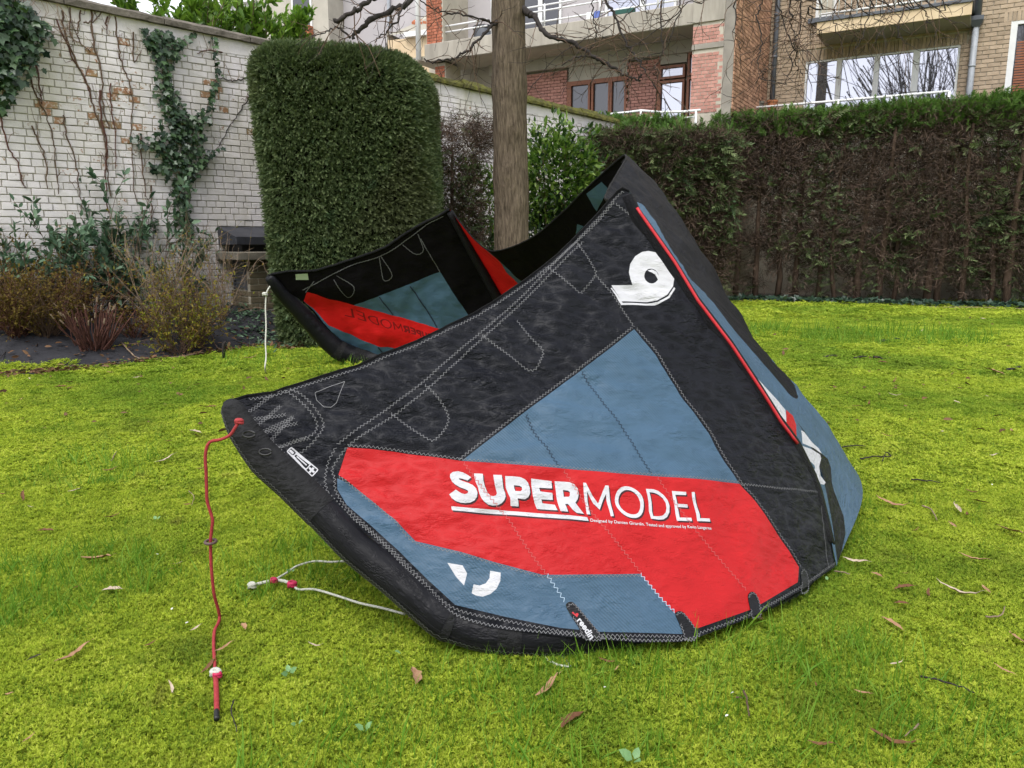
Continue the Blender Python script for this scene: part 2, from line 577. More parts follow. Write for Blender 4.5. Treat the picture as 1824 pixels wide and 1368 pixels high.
def lawn_mat():
    m, t, b = new_mat('lawn_ground')
    c = ramp(t, noise(t, 2.2, 5, .6), [(.3, (.18, .23, .025)), (.6, (.32, .38, .03))]).outputs[0]
    c = mix(t, ramp(t, noise(t, 90, 3, .7), [(.4, 0.0), (.7, .7)]).outputs[0], c, (.40, .47, .04))
    # beyond wall and hedge a made-up grey keeps green bounce off the houses
    pos = t.nodes.new('ShaderNodeNewGeometry').outputs['Position']
    hd_ = HEDGE_B - HEDGE_A; hn = np.array([-hd_[1], hd_[0]]) / np.hypot(*hd_)
    def side(nx, ny, d):
        dt = N(t, 'ShaderNodeVectorMath', operation='DOT_PRODUCT'); t.links.new(pos, dt.inputs[0]); dt.inputs[1].default_value = (nx, ny, 0)
        gt = N(t, 'ShaderNodeMath', operation='GREATER_THAN', i_1=d); t.links.new(dt.outputs['Value'], gt.inputs[0])
        return gt.outputs[0]
    mx = N(t, 'ShaderNodeMath', operation='MAXIMUM')
    t.links.new(side(-WN[0], -WN[1], float(-(WO @ WN))), mx.inputs[0])
    t.links.new(side(hn[0], hn[1], float(HEDGE_A @ hn) + 1.0), mx.inputs[1])
    c = mix(t, mx.outputs[0], c, (.20, .185, .165))
    t.links.new(c, b.inputs['Base Color'])
    b.inputs['Roughness'].default_value = .95
    b.inputs['Specular IOR Level'].default_value = .1
    bump(t, b, noise(t, 120, 4, .7), 1.0, .012)
    return m


M['lawn'] = lawn_mat()
ground = grid_mesh('ground', xs, ys, M['lawn'], ground_z)
tag(ground, 'mossy yellow green lawn ground', None, None, 'structure')

# planting bed: black weed fabric lying over the soil, raised towards the wall
bx = np.linspace(-9.2, 1.6, 150); bt = np.linspace(0, 1, 50)
BX, BT = np.meshgrid(bx, bt, indexing='ij')
yl = np.interp(BX, BED_LINE[:, 0], BED_LINE[:, 1]) + .05 * fbm(BX * 3, 0 * BX, 5, 3)
yw = WO[1] + (BX - WO[0]) * WD[1] / WD[0] - .01
BY = yl + (yw - yl) * BT
BZ = ground_z(BX, BY) + .012 + .02 * np.abs(fbm(BX * 3, BY * 3, 12, 3)) + .02 * crumple(BX * 2, BY * 2, 4) * (BT > .02)
Vb = np.stack([BX, BY, BZ], -1).reshape(-1, 3)
ii = np.arange(149)[:, None] * 50 + np.arange(49)[None]
Fb = np.stack([ii, ii + 50, ii + 51, ii + 1], -1).reshape(-1, 4)
bed = link('weed_fabric', make_mesh('weed_fabric', Vb, Fb, M['weed_fabric'], smooth=True))
tag(bed, 'black weed fabric covering the planting bed below the white wall', None, None, 'structure')


def gn_scatter(name, pts, rot, scl, pid, protos):
    """one stuff object: points carrying small meshes through a geometry node tree"""
    me = bpy.data.meshes.new(name)
    me.vertices.add(len(pts)); me.vertices.foreach_set('co', np.asarray(pts, np.float32).ravel())
    a = me.attributes.new('rot', 'FLOAT_VECTOR', 'POINT'); a.data.foreach_set('vector', np.asarray(rot, np.float32).ravel())
    scl = np.asarray(scl, np.float32)
    if scl.ndim == 1: scl = np.repeat(scl[:, None], 3, 1)
    a = me.attributes.new('scl', 'FLOAT_VECTOR', 'POINT'); a.data.foreach_set('vector', np.ascontiguousarray(scl).ravel())
    a = me.attributes.new('pid', 'INT', 'POINT'); a.data.foreach_set('value', np.asarray(pid, np.int32).ravel())
    o = link(name, me)
    nt = bpy.data.node_groups.new(name, 'GeometryNodeTree')
    nt.interface.new_socket('Geometry', in_out='INPUT', socket_type='NodeSocketGeometry')
    nt.interface.new_socket('Geometry', in_out='OUTPUT', socket_type='NodeSocketGeometry')
    gi = nt.nodes.new('NodeGroupInput'); go = nt.nodes.new('NodeGroupOutput')
    jn = nt.nodes.new('GeometryNodeJoinGeometry')
    def attr(nm, typ):
        n = nt.nodes.new('GeometryNodeInputNamedAttribute'); n.data_type = typ
        n.inputs['Name'].default_value = nm
        return n.outputs[0]
    ra, sa, pa = attr('rot', 'FLOAT_VECTOR'), attr('scl', 'FLOAT_VECTOR'), attr('pid', 'INT')
    e2r = nt.nodes.new('FunctionNodeEulerToRotation'); nt.links.new(ra, e2r.inputs[0])
    for k, p in enumerate(protos):
        oi = nt.nodes.new('GeometryNodeObjectInfo'); oi.inputs['Object'].default_value = p
        ip = nt.nodes.new('GeometryNodeInstanceOnPoints')
        cmp_ = nt.nodes.new('FunctionNodeCompare'); cmp_.data_type = 'INT'; cmp_.operation = 'EQUAL'
        ints = [s for s in cmp_.inputs if s.type == 'INT']
        nt.links.new(pa, ints[0]); ints[1].default_value = k
        nt.links.new(gi.outputs[0], ip.inputs['Points'])
        nt.links.new(cmp_.outputs[0], ip.inputs['Selection'])
        nt.links.new(oi.outputs['Geometry'], ip.inputs['Instance'])
        nt.links.new(e2r.outputs[0], ip.inputs['Rotation'])
        nt.links.new(sa, ip.inputs['Scale'])
        nt.links.new(ip.outputs[0], jn.inputs[0])
    nt.links.new(jn.outputs[0], go.inputs[0])
    md = o.modifiers.new('scatter', 'NODES'); md.node_group = nt
    return o


def proto(name, V, F, mat):
    return bpy.data.objects.new(name, make_mesh(name, V, F, mat))      # never linked: only a source for scattering


BLADE_V = [(-.5, 0, 0), (.5, 0, 0), (.32, .16, .55), (-.32, .16, .55), (0, .45, 1.0)]
BLADE_F = [(0, 1, 2), (0, 2, 3), (3, 2, 4)]


def blades(n, radius, h, w, lean, seed, flat=0.0):
    g = np.random.default_rng(seed)
    r = radius * np.sqrt(g.random(n)); a = g.random(n) * 2 * np.pi
    loc = np.stack([r * np.cos(a), r * np.sin(a), -h * .15 + flat * (1 - (r / radius) ** 2)], 1)
    tilt = g.random(n) * lean
    az = g.random(n) * 2 * np.pi
    z = np.stack([np.sin(tilt) * np.cos(az), np.sin(tilt) * np.sin(az), np.cos(tilt)], 1)
    rot = frames(z, g.random(n) * 2 * np.pi)
    hh = h * (.5 + .8 * g.random(n))
    scl = np.stack([w * (.6 + .8 * g.random(n)), hh, hh], 1)
    return scatter(BLADE_V, BLADE_F, loc, rot, scl)


moss_cols = [(.19, .285, .035), (.40, .515, .05), (.54, .635, .07), (.62, .68, .115)]
moss_pos = [(.45, .50, .60, .6, (.15, .29, .03)), (1.9, .56, .68, .5, (.13, .21, .03)), (5.0, .64, .74, .5, (.20, .15, .06)), (38.0, .64, .72, .65, (.09, .085, .02))]
M['moss'] = inst_leafy('moss', moss_cols, .75, .12, .42, moss_pos)
M['grass'] = inst_leafy('grass', [(.07, .17, .014), (.13, .28, .02), (.22, .38, .04)], .55, .25, .35)
def moss_tuft(seed):
    """a cushion of small star shaped shoots"""
    g = np.random.default_rng(seed)
    n = 44; R_ = .055
    r = R_ * np.sqrt(g.random(n)); a = g.random(n) * 6.283
    ctr = np.stack([r * np.cos(a), r * np.sin(a), .016 * (1 - (r / R_) ** 2) + .007 * g.random(n)], 1)
    k = 9
    c = np.repeat(ctr, k, 0); m = n * k
    az = g.random(m) * 6.283; el = g.uniform(.15, 1.45, m)
    z = np.stack([np.cos(el) * np.cos(az), np.cos(el) * np.sin(az), np.sin(el)], 1)
    L = .0095 * (.6 + .7 * g.random(m))
    return scatter(BLADE_V, BLADE_F, c - z * .001, frames(z, g.random(m) * 6.283), np.stack([.0036 * (.7 + .6 * g.random(m)), L, L], 1))


moss_protos = [proto('moss_tuft', *moss_tuft(k), M['moss']) for k in range(4)]
grass_protos = [proto('grass_tuft', *blades(16, .05, .065, .0028, .8, 40 + k), M['grass']) for k in range(3)]


def in_view(x, y, m=.36):
    return (np.abs(x) < (.675 + m) * (y * .985 + .2) + .15)


def lawn_points(n_target, y0, y1, seed):
    g = np.random.default_rng(seed)
    out = []
    while sum(map(len, out)) < n_target:
        y = np.sqrt(g.random(n_target) * (y1 ** 2 - y0 ** 2) + y0 ** 2)
        x = (g.random(n_target) * 2 - 1) * (1.04 * y + .5)
        ok = in_view(x, y)
        s = bed_side(x, y)
        patch = (fbm(x * 1.5, y * 1.5, 31, 2) > .10) & (x < -3.5) & (s < .40)      # moss creeping on the fabric
        ok &= (s < 0) | patch
        # no lawn inside the hedge strip
        hx = HEDGE_B - HEDGE_A; L = np.hypot(*hx)
        hd = ((x - HEDGE_A[0]) * hx[1] - (y - HEDGE_A[1]) * hx[0]) / L
        ok &= ~((hd < .15) & (hd > -1.0) & (x > 2.8))
        out.append(np.stack([x, y], 1)[ok])
    return np.concatenate(out)[:n_target]


LP = []
for n_, y0_, y1_, sc_, seed_ in ((12500, .9, 3.3, 1.0, 1), (13000, 3.3, 6.2, 1.7, 2), (13500, 6.2, 11, 2.8, 3), (11000, 11, 19, 4.2, 4)):
    p = lawn_points(n_, y0_, y1_, seed_)
    g = np.random.default_rng(seed_ + 70)
    bare = fbm(p[:, 0] * 2.6, p[:, 1] * 2.6, 55, 3)
    p = p[(bare < .19) | (g.random(len(p)) < .7)]
    LP.append((p, sc_ * (.75 + .5 * g.random(len(p)))))
mp = np.concatenate([p for p, _ in LP]); ms = np.concatenate([s for _, s in LP])
mz = ground_z(mp[:, 0], mp[:, 1])
mrot = np.stack([rng.normal(0, .12, len(mp)), rng.normal(0, .12, len(mp)), rng.random(len(mp)) * 6.283], 1)
# tufts grow flatter with distance scaling
moss = gn_scatter('moss', np.column_stack([mp, mz]), mrot, np.column_stack([ms, ms, ms ** .25]), rng.integers(0, 4, len(mp)), moss_protos)
tag(moss, 'soft yellow green moss carpeting the lawn', None, None, 'stuff')

GP = []
for n_, y0_, y1_, sc_, seed_ in ((6200, .9, 3.6, 1.0, 11), (6600, 3.6, 8, 1.25, 12), (6200, 8, 17, 1.9, 13)):
    p = lawn_points(n_, y0_, y1_, seed_)
    g = np.random.default_rng(seed_ + 90)
    f = fbm(p[:, 0] * .9, p[:, 1] * .9, 77, 3)
    lim = .03
    strong = (np.hypot(p[:, 0] - .55, (p[:, 1] - 1.75) * 1.6) < .55) | (np.hypot((p[:, 0] - 4.3) * .8, (p[:, 1] - 8.7) * 1.3) < .95) | (np.hypot((p[:, 0] - 2.7), (p[:, 1] - 9.3) * 1.3) < .7) | (np.hypot((p[:, 0] + 1.6) * .6, (p[:, 1] - 7.0)) < .7) | (np.hypot(p[:, 0] + .15, (p[:, 1] - 1.45)) < .38) | (np.hypot(p[:, 0] + 1.45, (p[:, 1] - 2.3)) < .32) | (np.hypot(p[:, 0] + .75, (p[:, 1] - 2.45) * .8) < .22) | (np.hypot(p[:, 0] - 1.0, (p[:, 1] - 1.55)) < .25) | (np.hypot(p[:, 0] + 2.0, (p[:, 1] - 3.6)) < .3)
    keep = (f > lim) | strong | (g.random(len(p)) < .22)
    p = p[keep]
    GP.append((p, sc_ * (.45 + .75 * g.random(len(p))) * np.where(strong[keep], 1.4, .8)))
g = np.random.default_rng(5)
ed = np.array([(-0.507,2.394,0.0),(-0.235,2.007,0.0),(-0.174,1.961,0.0),(-0.074,1.914,0.0),(0.083,1.891,0.0),(0.283,1.897,0.0),(0.514,1.973,0.0),(0.744,2.13,0.0),(0.913,2.263,0.0),(1.107,2.465,0.0),(1.304,2.737,0.0),(1.507,3.113,0.0)])[:, :2]
t_ = g.random(420) * (len(ed) - 1); i_ = t_.astype(int); f_ = (t_ - i_)[:, None]
pe = ed[i_] * (1 - f_) + ed[i_ + 1] * f_ + g.normal(0, .02, (420, 2)) + np.array([.0, -.012])
pe = pe[fbm(pe[:, 0] * 4, pe[:, 1] * 4, 19, 2) > -.06]
GP.append((pe, .45 + .55 * g.random(len(pe))))
gp = np.concatenate([p for p, _ in GP]); gs = np.concatenate([s for _, s in GP])
grot = np.stack([rng.normal(0, .15, len(gp)), rng.normal(0, .15, len(gp)), rng.random(len(gp)) * 6.283], 1)
grass = gn_scatter('grass', np.column_stack([gp, ground_z(gp[:, 0], gp[:, 1])]), grot, gs, rng.integers(0, 3, len(gp)), grass_protos)
tag(grass, 'thin green grass blades growing through the moss', None, None, 'stuff')

# ------------------------------------------------------------------ the old white brick wall
def wall_fr(x, y, z): return wall_xyz(x, z, y)          # local: x along the wall, y out of the wall, z up
S0, S1 = -5.2, 7.6
WALL_Z0 = -.1
def wall_top(s): return np.interp(s, [-5.2, -1.5, 3.3, 7.6], [3.44, 3.40, 3.28, 3.09])
wall = thing('garden_wall', 'old white painted brick wall with ivy and peeling paint under a grey coping', 'wall', wall_xyz(0, 0, -.12))
mb = MB()
for s0, s1 in zip(np.arange(S0, S1, 1.0), np.arange(S0, S1, 1.0) + 1.0):
    s1 = min(s1, S1)
    mb.add([wall_xyz(s, z, o) for o in (-.004, -.24) for s, z in ((s0, WALL_Z0), (s1, WALL_Z0), (s1, float(wall_top(s1)) - .01), (s0, float(wall_top(s0)) - .01))],
           [(0, 1, 2, 3), (5, 4, 7, 6), (3, 2, 6, 7), (1, 0, 4, 5), (0, 3, 7, 4), (2, 1, 5, 6)])
mb.obj('mortar_bed', M['mortar'], wall)
CH = .0705
BK = []          # s, z, length, kind, wear
bare_c = [(-1.636,2.79),(-0.983,3.091),(-1.245,2.701),(-1.007,2.704),(-0.987,2.624),(-1.558,2.431),(-1.029,2.452),(-1.036,2.057),(-1.253,2.317),(-1.342,1.922),(-0.068,2.826),(-1.805,2.523),(-1.684,2.301),(-0.66,2.319),(0.415,2.264),(-1.877,2.514),(-1.305,2.88),(0.068,2.511),(0.048,2.69),(3.9,3.123),(4.192,3.078)]
for row in range(int((3.5 - .0) / CH)):
    z = .0 + row * CH
    header = row % 2 == 0 if (row // 3) % 2 == 0 else row % 3 == 0
    s = S0 + (.05 if header else 0) + .03 * rnd.random()
    while s < S1:
        L = .098 if header else (.198 if rnd.random() > .2 else .098)
        L += rnd.uniform(-.006, .006)
        if z + CH < wall_top(s) - .005:
            d = min(math.hypot((s - c[0]) * .8, z - c[1]) for c in bare_c)
            run = math.exp(-((s - (-.95 + .12 * (2.2 - z))) / .42) ** 2) * (1 if z < 2.9 else .3)
            p_b = .45 * math.exp(-(d / .075) ** 2) + .02 * run + .003
            p_c = .25 * math.exp(-(d / .18) ** 2) + .22 * run + .03
            r = rnd.random()
            k = 2 if r < p_b else 1 if r < p_b + p_c else 0
            BK.append((s, z, L, k))
        s += L + .0095
BK = [b for b in BK if not (b[1] > 3.02 + .01 * b[0] and rnd.random() < .0)]
# sizes and places in view decide which bricks are objects of their own
def cam_px(x, y, z):
    p = math.atan(254 / 1370.0); c_, s_ = math.cos(p), math.sin(p)
    zc = y * c_ - (z - 1.1) * s_; yc = y * s_ + (z - 1.1) * c_
    return 912 + 1370 * x / zc, 684 - 1370 * yc / zc, zc
vis = []
for i, (s, z, L, k) in enumerate(BK):
    x, y, zz = wall_xyz(s + L / 2, z + .03, 0)
    px, py, zc = cam_px(x, y, zz)
    ok = (8 < px < 445 and 12 < py < 430 and z > .95)
    vis.append((-(L / zc) if ok else 9, i))
own = set(i for v, i in sorted(vis)[:300] if v < 0)


def brick_geo(L, H, D, seed):
    g = np.random.default_rng(seed)
    V, F = bevel_box(-L / 2, L / 2, -D, 0, -H / 2, H / 2, .0035)
    V = np.array(V)
    V[:, 1] += np.where(V[:, 1] > -.01, .0015 * g.normal(0, 1, len(V)), 0)
    V += g.normal(0, .0011, V.shape)
    return V, F


WM = [M['brick_white'], M['brick_chipped'], M['brick_bare']]
BH = CH - .0080
shared = {}
for k in range(3):
    for hd in (0, 1):
        for v in range(4):
            V, F = brick_geo(.098 if hd else .198, BH, .03, 10 * k + v + hd * 50)
            shared[(k, hd, v)] = make_mesh('brick', V, F, WM[k])
wang = math.atan2(WD[1], WD[0])
rest = MB()
for i, (s, z, L, k) in enumerate(BK):
    pr = .006 + rnd.uniform(-.0025, .003)
    zz = z + CH / 2 + .004 * math.sin(s * 1.7 + z)
    if i in own:
        o = bpy.data.objects.new('brick', shared[(k, 1 if L < .15 else 0, rnd.randrange(4))])
        COL.objects.link(o)
        o.location = wall_xyz(s + L / 2, zz, pr)
        # local +y must look out of the wall
        o.rotation_euler = (rnd.uniform(-.006, .006), rnd.uniform(-.012, .012), wang + math.pi + rnd.uniform(-.01, .01))
        o.scale = (L / (.098 if L < .15 else .198), 1, 1)
        attach(o, wall)
    else:
        x, y, zq = wall_xyz(s + L / 2, zz, 0)
        px, py, zc = cam_px(x, y, zq)
        if -900 < px < 1250 and zc > 1:
            a, b_, c_ = (-L / 2, L / 2), (-.03, pr), (-BH / 2, BH / 2)
            V, F = bevel_box(a[0], a[1], b_[0], b_[1], c_[0], c_[1], .0035)
            tl = rnd.uniform(-.012, .012)
            rest.add([wall_xyz(s + L / 2 + v[0], zz + v[2] + tl * v[0], v[1]) for v in V], F, k)
o = rest.obj('brickwork', WM, wall); o['kind'] = 'stuff'
# coping: concrete lengths to the left, mossy worn ones to the right
s = S0
while s < S1:
    L = .95 if s < 2.0 else .42
    L = min(L, S1 - s)
    z0, z1 = float(wall_top(s)), float(wall_top(s + L))
    if s < 2.0:
        prof = [(.065, 0), (.065, .055), (.02, .085), (-.20, .085), (-.31, .05), (-.31, 0)]
    else:
        j = rnd.uniform(-.02, .02)
        prof = [(.075 + j, -.01), (.07 + j, .03), (.0, .10 + j), (-.16, .10), (-.30, .03), (-.30, -.01)]
    m_ = len(prof)
    V = []
    K = 8
    for q in range(K + 1):
        f = q / K
        for a, b in prof:
            V.append(wall_xyz(s + .004 + (L - .008) * f, z0 + (z1 - z0) * f + b + rnd.uniform(-.005, .005), a + rnd.uniform(-.005, .005)))
    F = [(q * m_ + j, q * m_ + (j + 1) % m_, (q + 1) * m_ + (j + 1) % m_, (q + 1) * m_ + j) for q in range(K) for j in range(m_)]
    F += [tuple(range(m_ - 1, -1, -1)), tuple(K * m_ + j for j in range(m_))]
    link('coping_stone', make_mesh('coping_stone', V, F, M['coping'] if s < 2.0 else M['coping_moss']), wall)
    s += L
# bare render strip under the coping
mb = MB()
for s in np.arange(-1.9, 7.4, .5):
    mb.add([wall_xyz(s + a, float(wall_top(s + a)) + z, o) for o in (.010, -.003) for a, z in ((0, -.13 - .04 * rnd.random()), (.5, -.13 - .04 * rnd.random()), (.5, -.002), (0, -.002))],
           [(0, 1, 2, 3), (1, 0, 4, 5), (2, 1, 5, 6), (3, 2, 6, 7), (0, 3, 7, 4)])
mb.obj('lime_render', M['brick_white'], wall)

# ------------------------------------------------------------------ slate topped brick housing at the wall
VS = [(-0.235,1.179),(0.31,1.005),(-0.126,0.855),(0.281,0.539)]
hz = thing('vent_housing', 'squat brick vent housing with grilles and a black slate lid beside the clipped bush', 'vent', wall_xyz(.45, .25, .3))
def hfr(x, y, z): return wall_xyz(x, z, y)
sx0, sx1 = .03, .95
MB().box((sx0 - .04, .0, 1.06), (sx1, .50, 1.15), bev=.008, fr=hfr).add([hfr(x, y, z) for x, y, z in ((sx0 - .04, .5, 1.15), (sx1, .5, 1.15), (sx1, .0, 1.27), (sx0 - .04, .0, 1.27), (sx0 - .04, 0, 1.15), (sx1, 0, 1.15))],
    [(0, 1, 2, 3), (0, 3, 4), (1, 5, 2)]).obj('slate_lid', M['slate'], hz)
MB().box((sx0 - .08, .0, .89), (sx1 + .05, .60, .985), bev=.01, fr=hfr).obj('stone_slab', M['grey_stone'], hz)
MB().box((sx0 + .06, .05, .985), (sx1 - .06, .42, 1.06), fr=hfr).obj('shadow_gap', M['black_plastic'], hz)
MB().box((sx0 + .09, .0, .30), (sx1, .495, .89), fr=hfr).obj('mortar_bed', M['mortar_pale'], hz)
for row in range(8):
    z = .335 + row * .071
    s = sx0 + .09 + (.0 if row % 2 else .105)
    if row % 2 == 0: link('brick', make_mesh('brick', [hfr(*v) for v in bevel_box(sx0 + .088, sx0 + .185, .44, .504, z, z + .060, .004)[0]], bevel_box(0, 1, 0, 1, 0, 1, .004)[1], M['box_brick']), hz)
    while s < sx1 - .05:
        a, b = s, min(s + .205, sx1)
        if not (row > 2 and a > .60):
            V, F = bevel_box(a, b, .44, .504, z, z + .060, .004)
            link('brick', make_mesh('brick', [hfr(*v) for v in V], F, M['box_brick']), hz)
        s += .215
    yb = .02 if row % 2 else -.08
    while yb < .43:
        a, b = max(yb, .0), min(yb + .205, .436)
        if b - a > .03 and not (row > 2 and b > .10):
            V, F = bevel_box(sx0 + .082, sx0 + .14, a, b, z, z + .060, .004)
            link('brick', make_mesh('brick', [hfr(*v) for v in V], F, M['box_brick']), hz)
        yb += .215
fr_ = MB()
for zz in np.linspace(.575, .85, 8): fr_.box((sx0 + .070, .12, zz), (sx0 + .088, .41, zz + .020), fr=hfr)
fr_.box((sx0 + .065, .10, .55), (sx0 + .09, .12, .885), fr=hfr).box((sx0 + .065, .41, .55), (sx0 + .09, .43, .885), fr=hfr)
fr_.obj('grille', M['lead_dark'], hz)
fr_ = MB()
for zz in np.linspace(.56, .86, 8): fr_.box((.64, .495, zz), (.88, .515, zz + .018), fr=hfr)
fr_.box((.62, .49, .545), (.64, .52, .885), fr=hfr).box((.88, .49, .545), (.90, .52, .885), fr=hfr)
fr_.obj('grille', M['lead_dark'], hz)
MB().box((sx0 - .02, .0, .02), (sx1 + .1, .56, .30), bev=.01, fr=hfr).obj('plinth', M['lead_dark'], hz)


# ------------------------------------------------------------------ buildings behind
def frame(o, d):
    d = np.array(d, float); d /= np.linalg.norm(d); n = np.array([d[1], -d[0]])
    def f(t, out, z): return (o[0] + d[0] * t + n[0] * out, o[1] + d[1] * t + n[1] * out, z)
    return f


fC = frame((4.38, 15.5), (.866, -.5))
fT = frame((5.62, 16.45), (.862, -.507))


def brickwork(parent, fr, t0, t1, z0, z1, out, mats, course, length, holes=(), own_max=0, seed=1, prefer=None):
    """real bricks in running bond on a facade; the largest in view are objects of their own"""
    r = random.Random(seed)
    items = []
    row = 0; z = z0
    while z + course <= z1 + 1e-6:
        t = t0 - (length * .5 if row % 2 else 0)
        while t < t1 - .02:
            a, b = max(t, t0), min(t + length - .010, t1)
            if b - a > .03:
                segs = [(a, b)]
                for h in holes:
                    ns = []
                    for (p, q) in segs:
                        if z + course * .5 > h[2] and z + course * .5 < h[3] and q > h[0] and p < h[1]:
                            if h[0] - p > .03: ns.append((p, h[0]))
                            if q - h[1] > .03: ns.append((h[1], q))
                        else: ns.append((p, q))
                    segs = ns
                for p, q in segs: items.append((p, q, z))
            t += length
        z += course; row += 1
    def size(it):
        x, y, zz = fr((it[0] + it[1]) / 2, out, it[2]); px, py, zc = cam_px(x, y, zz)
        return -(it[1] - it[0]) / zc if (4 < px < 1820 and 4 < py < 185) else 9
    order = sorted(range(len(items)), key=lambda i: size(items[i]))
    own_ = set(i for i in order[:own_max] if size(items[i]) < 0)
    cache = {}
    m2 = MB()
    for i, (p, q, z) in enumerate(items):
        h = course - .010
        pr = r.uniform(.002, .007)
        if i in own_:
            key = (round(q - p, 3), r.randrange(3))
            if key not in cache:
                V, F = bevel_box(-(q - p) / 2, (q - p) / 2, -.03, .004, 0, h, .003)
                V0 = np.array([fr(*v) for v in V]) - np.array(fr(0, 0, 0))
                cache[key] = make_mesh('brick', V0, F, mats[r.randrange(len(mats))])
            o = bpy.data.objects.new('brick', cache[key]); COL.objects.link(o)
            o.location = fr((p + q) / 2, out + pr, z)
            attach(o, parent)
        else:
            m2.box((p, out - .03, z), (q, out + .004 + pr, z + h), r.randrange(len(mats)), fr=fr)
    if m2.V:
        o = m2.obj('brickwork', mats, parent); o['kind'] = 'stuff'


def mats2(name, c1, c2, n=3, spread=.25):
    out = []
    for k in range(n):
        f = 1 - spread * k / (n - 1) + spread * .35
        out.append(simple('%s' % name, tuple(x * f for x in c1), tuple(x * f for x in c2), .9, 11, .5, .004, 90, .15))
    return out


TANM = mats2('tan_brick', (.44, .345, .255), (.33, .25, .18), 3, .28)
PINKM = mats2('pink_brick', (.50, .27, .225), (.42, .205, .17), 3, .22)
RUSTM = mats2('rust_brick', (.49, .29, .195), (.30, .16, .105), 3, .5)
REDM = mats2('red_brick', (.42, .155, .095), (.32, .115, .07), 3, .25)


def rail_tube(parent, fr, pts, r, mat, name='rail'):
    V, F = tube([fr(*p) for p in pts], r, 6)
    return link(name, make_mesh(name, V, F, mat, smooth=True), parent)


# --- centre apartment house
apt = thing('apartment_house', 'concrete and pink brick apartment house with a long balcony and brown windows behind the tree', 'building', fC(-3, 0, 0))
B = lambda nm, a, b, mat, bev=0.0: MB().box(a, b, bev=bev, fr=fC).obj(nm, M[mat] if isinstance(mat, str) else mat, apt)
B('wall', (-7.4, -.30, 0), (-.62, -.13, 8.4), 'mortar_pale')
holes = [(-3.70, -2.33, 3.0, 4.80), (-1.68, -.60, 3.0, 4.88)]
brickwork(apt, fC, -5.4, -.62, 3.2, 4.72, 0, PINKM, .0625, .155, holes, 0, 3)
B('lintel', (-5.6, -.02, 4.74), (-.62, .10, 4.97), 'render_beige', .006)
B('balcony_slab', (-6.9, .0, 4.97), (-.62, 1.2, 5.06), 'soffit')
B('parapet', (-6.55, 1.08, 4.93), (-.36, 1.22, 5.29), 'concrete_stained', .01)
B('parapet_end', (-6.56, .0, 4.93), (-6.42, 1.08, 5.29), 'concrete_stained', .01)
B('pillar_core', (-.60, -.25, 0), (-.03, 1.20, 8.4), 'mortar_pale')
B('party_wall_edge', (-.03, -.2, 0), (.155, 1.23, 8.4), 'concrete', .01)
brickwork(apt, fC, -.60, -.04, 3.4, 4.48, 1.2, PINKM, .0605, .125, (), 0, 5)
B('concrete_band', (-.61, 1.05, 4.49), (-.03, 1.225, 4.58), 'concrete', .004)
brickwork(apt, fC, -.60, -.04, 4.59, 4.94, 1.2, PINKM, .0605, .125, (), 0, 6)
B('parapet_return', (-.61, 1.06, 4.94), (-.03, 1.235, 5.62), 'concrete_stained', .006)
# left end of the balcony: brick pier, white downpipe
brickwork(apt, fC, -6.52, -6.12, 5.30, 8.2, 1.15, REDM, .0605, .13, (), 0, 7)
brickwork(apt, fC, -6.42, -6.18, 3.6, 4.90, 1.0, REDM, .0605, .13, (), 0, 8)
B('pier_core', (-6.54, .0, 5.29), (-6.10, 1.14, 8.4), 'mortar_pale')
B('pier_core', (-6.44, .4, 3.2), (-6.16, .99, 4.93), 'mortar_pale')
rail_tube(apt, fC, [(-6.66, 1.28, 4.98), (-6.66, 1.28, 8.3)], .062, M['white_paint'], 'downpipe')
B('grey_panel', (-6.1, .10, 5.06), (-4.9, .16, 8.2), 'grey_render')
# upper storey behind the balcony
B('upper_wall', (-4.9, -.02, 5.06), (-.62, .06, 8.2), 'grey_render')
for t0, t1, gm in ((-4.75, -4.35, 'glass_dim'), (-4.25, -3.85, 'glass_dim'), (-2.75, -2.05, 'glass'), (-1.95, -1.35, 'glass_mid')):
    f_ = MB().box((t0 - .05, .06, 5.10), (t0, .12, 7.4), fr=fC).box((t1, .06, 5.10), (t1 + .05, .12, 7.4), fr=fC).box((t0, .06, 7.34), (t1, .12, 7.4), fr=fC).box((t0, .06, 5.06), (t1, .12, 5.12), fr=fC).obj('window', M['white_frame'], apt)
    MB().box((t0, .062, 5.12), (t1, .085, 7.34), fr=fC).obj('pane', M[gm], f_)


def brown_window(t0, t1, z0, z1, panes, shutter=None):
    """panes: list of (t0, t1, z0, z1, glass)"""
    f_ = MB()
    w = .055
    f_.box((t0, -.10, z0), (t0 + w, .0, z1), fr=fC).box((t1 - w, -.10, z0), (t1, .0, z1), fr=fC).box((t0 + w, -.10, z1 - w), (t1 - w, .0, z1), fr=fC)
    for p in panes:
        a, b, c, d, _ = p
        for q in ((a - .045, a, c, d), (b, b + .045, c, d), (a - .045, b + .045, d, d + .045), (a - .045, b + .045, c - .045, c)):
            f_.box((q[0], -.085, q[2]), (q[1], .012, q[3]), fr=fC)
    o = f_.obj('window', M['brown_wood'], apt)
    for a, b, c, d, g in panes:
        MB().box((a - .004, -.06, c - .004), (b + .004, -.045, d + .004), fr=fC).obj('pane', M[g], o)
    if shutter:
        MB().box((shutter[0], -.07, shutter[2]), (shutter[1], .0, shutter[3]), fr=fC).obj('shutter_box', M['render_beige'], o)


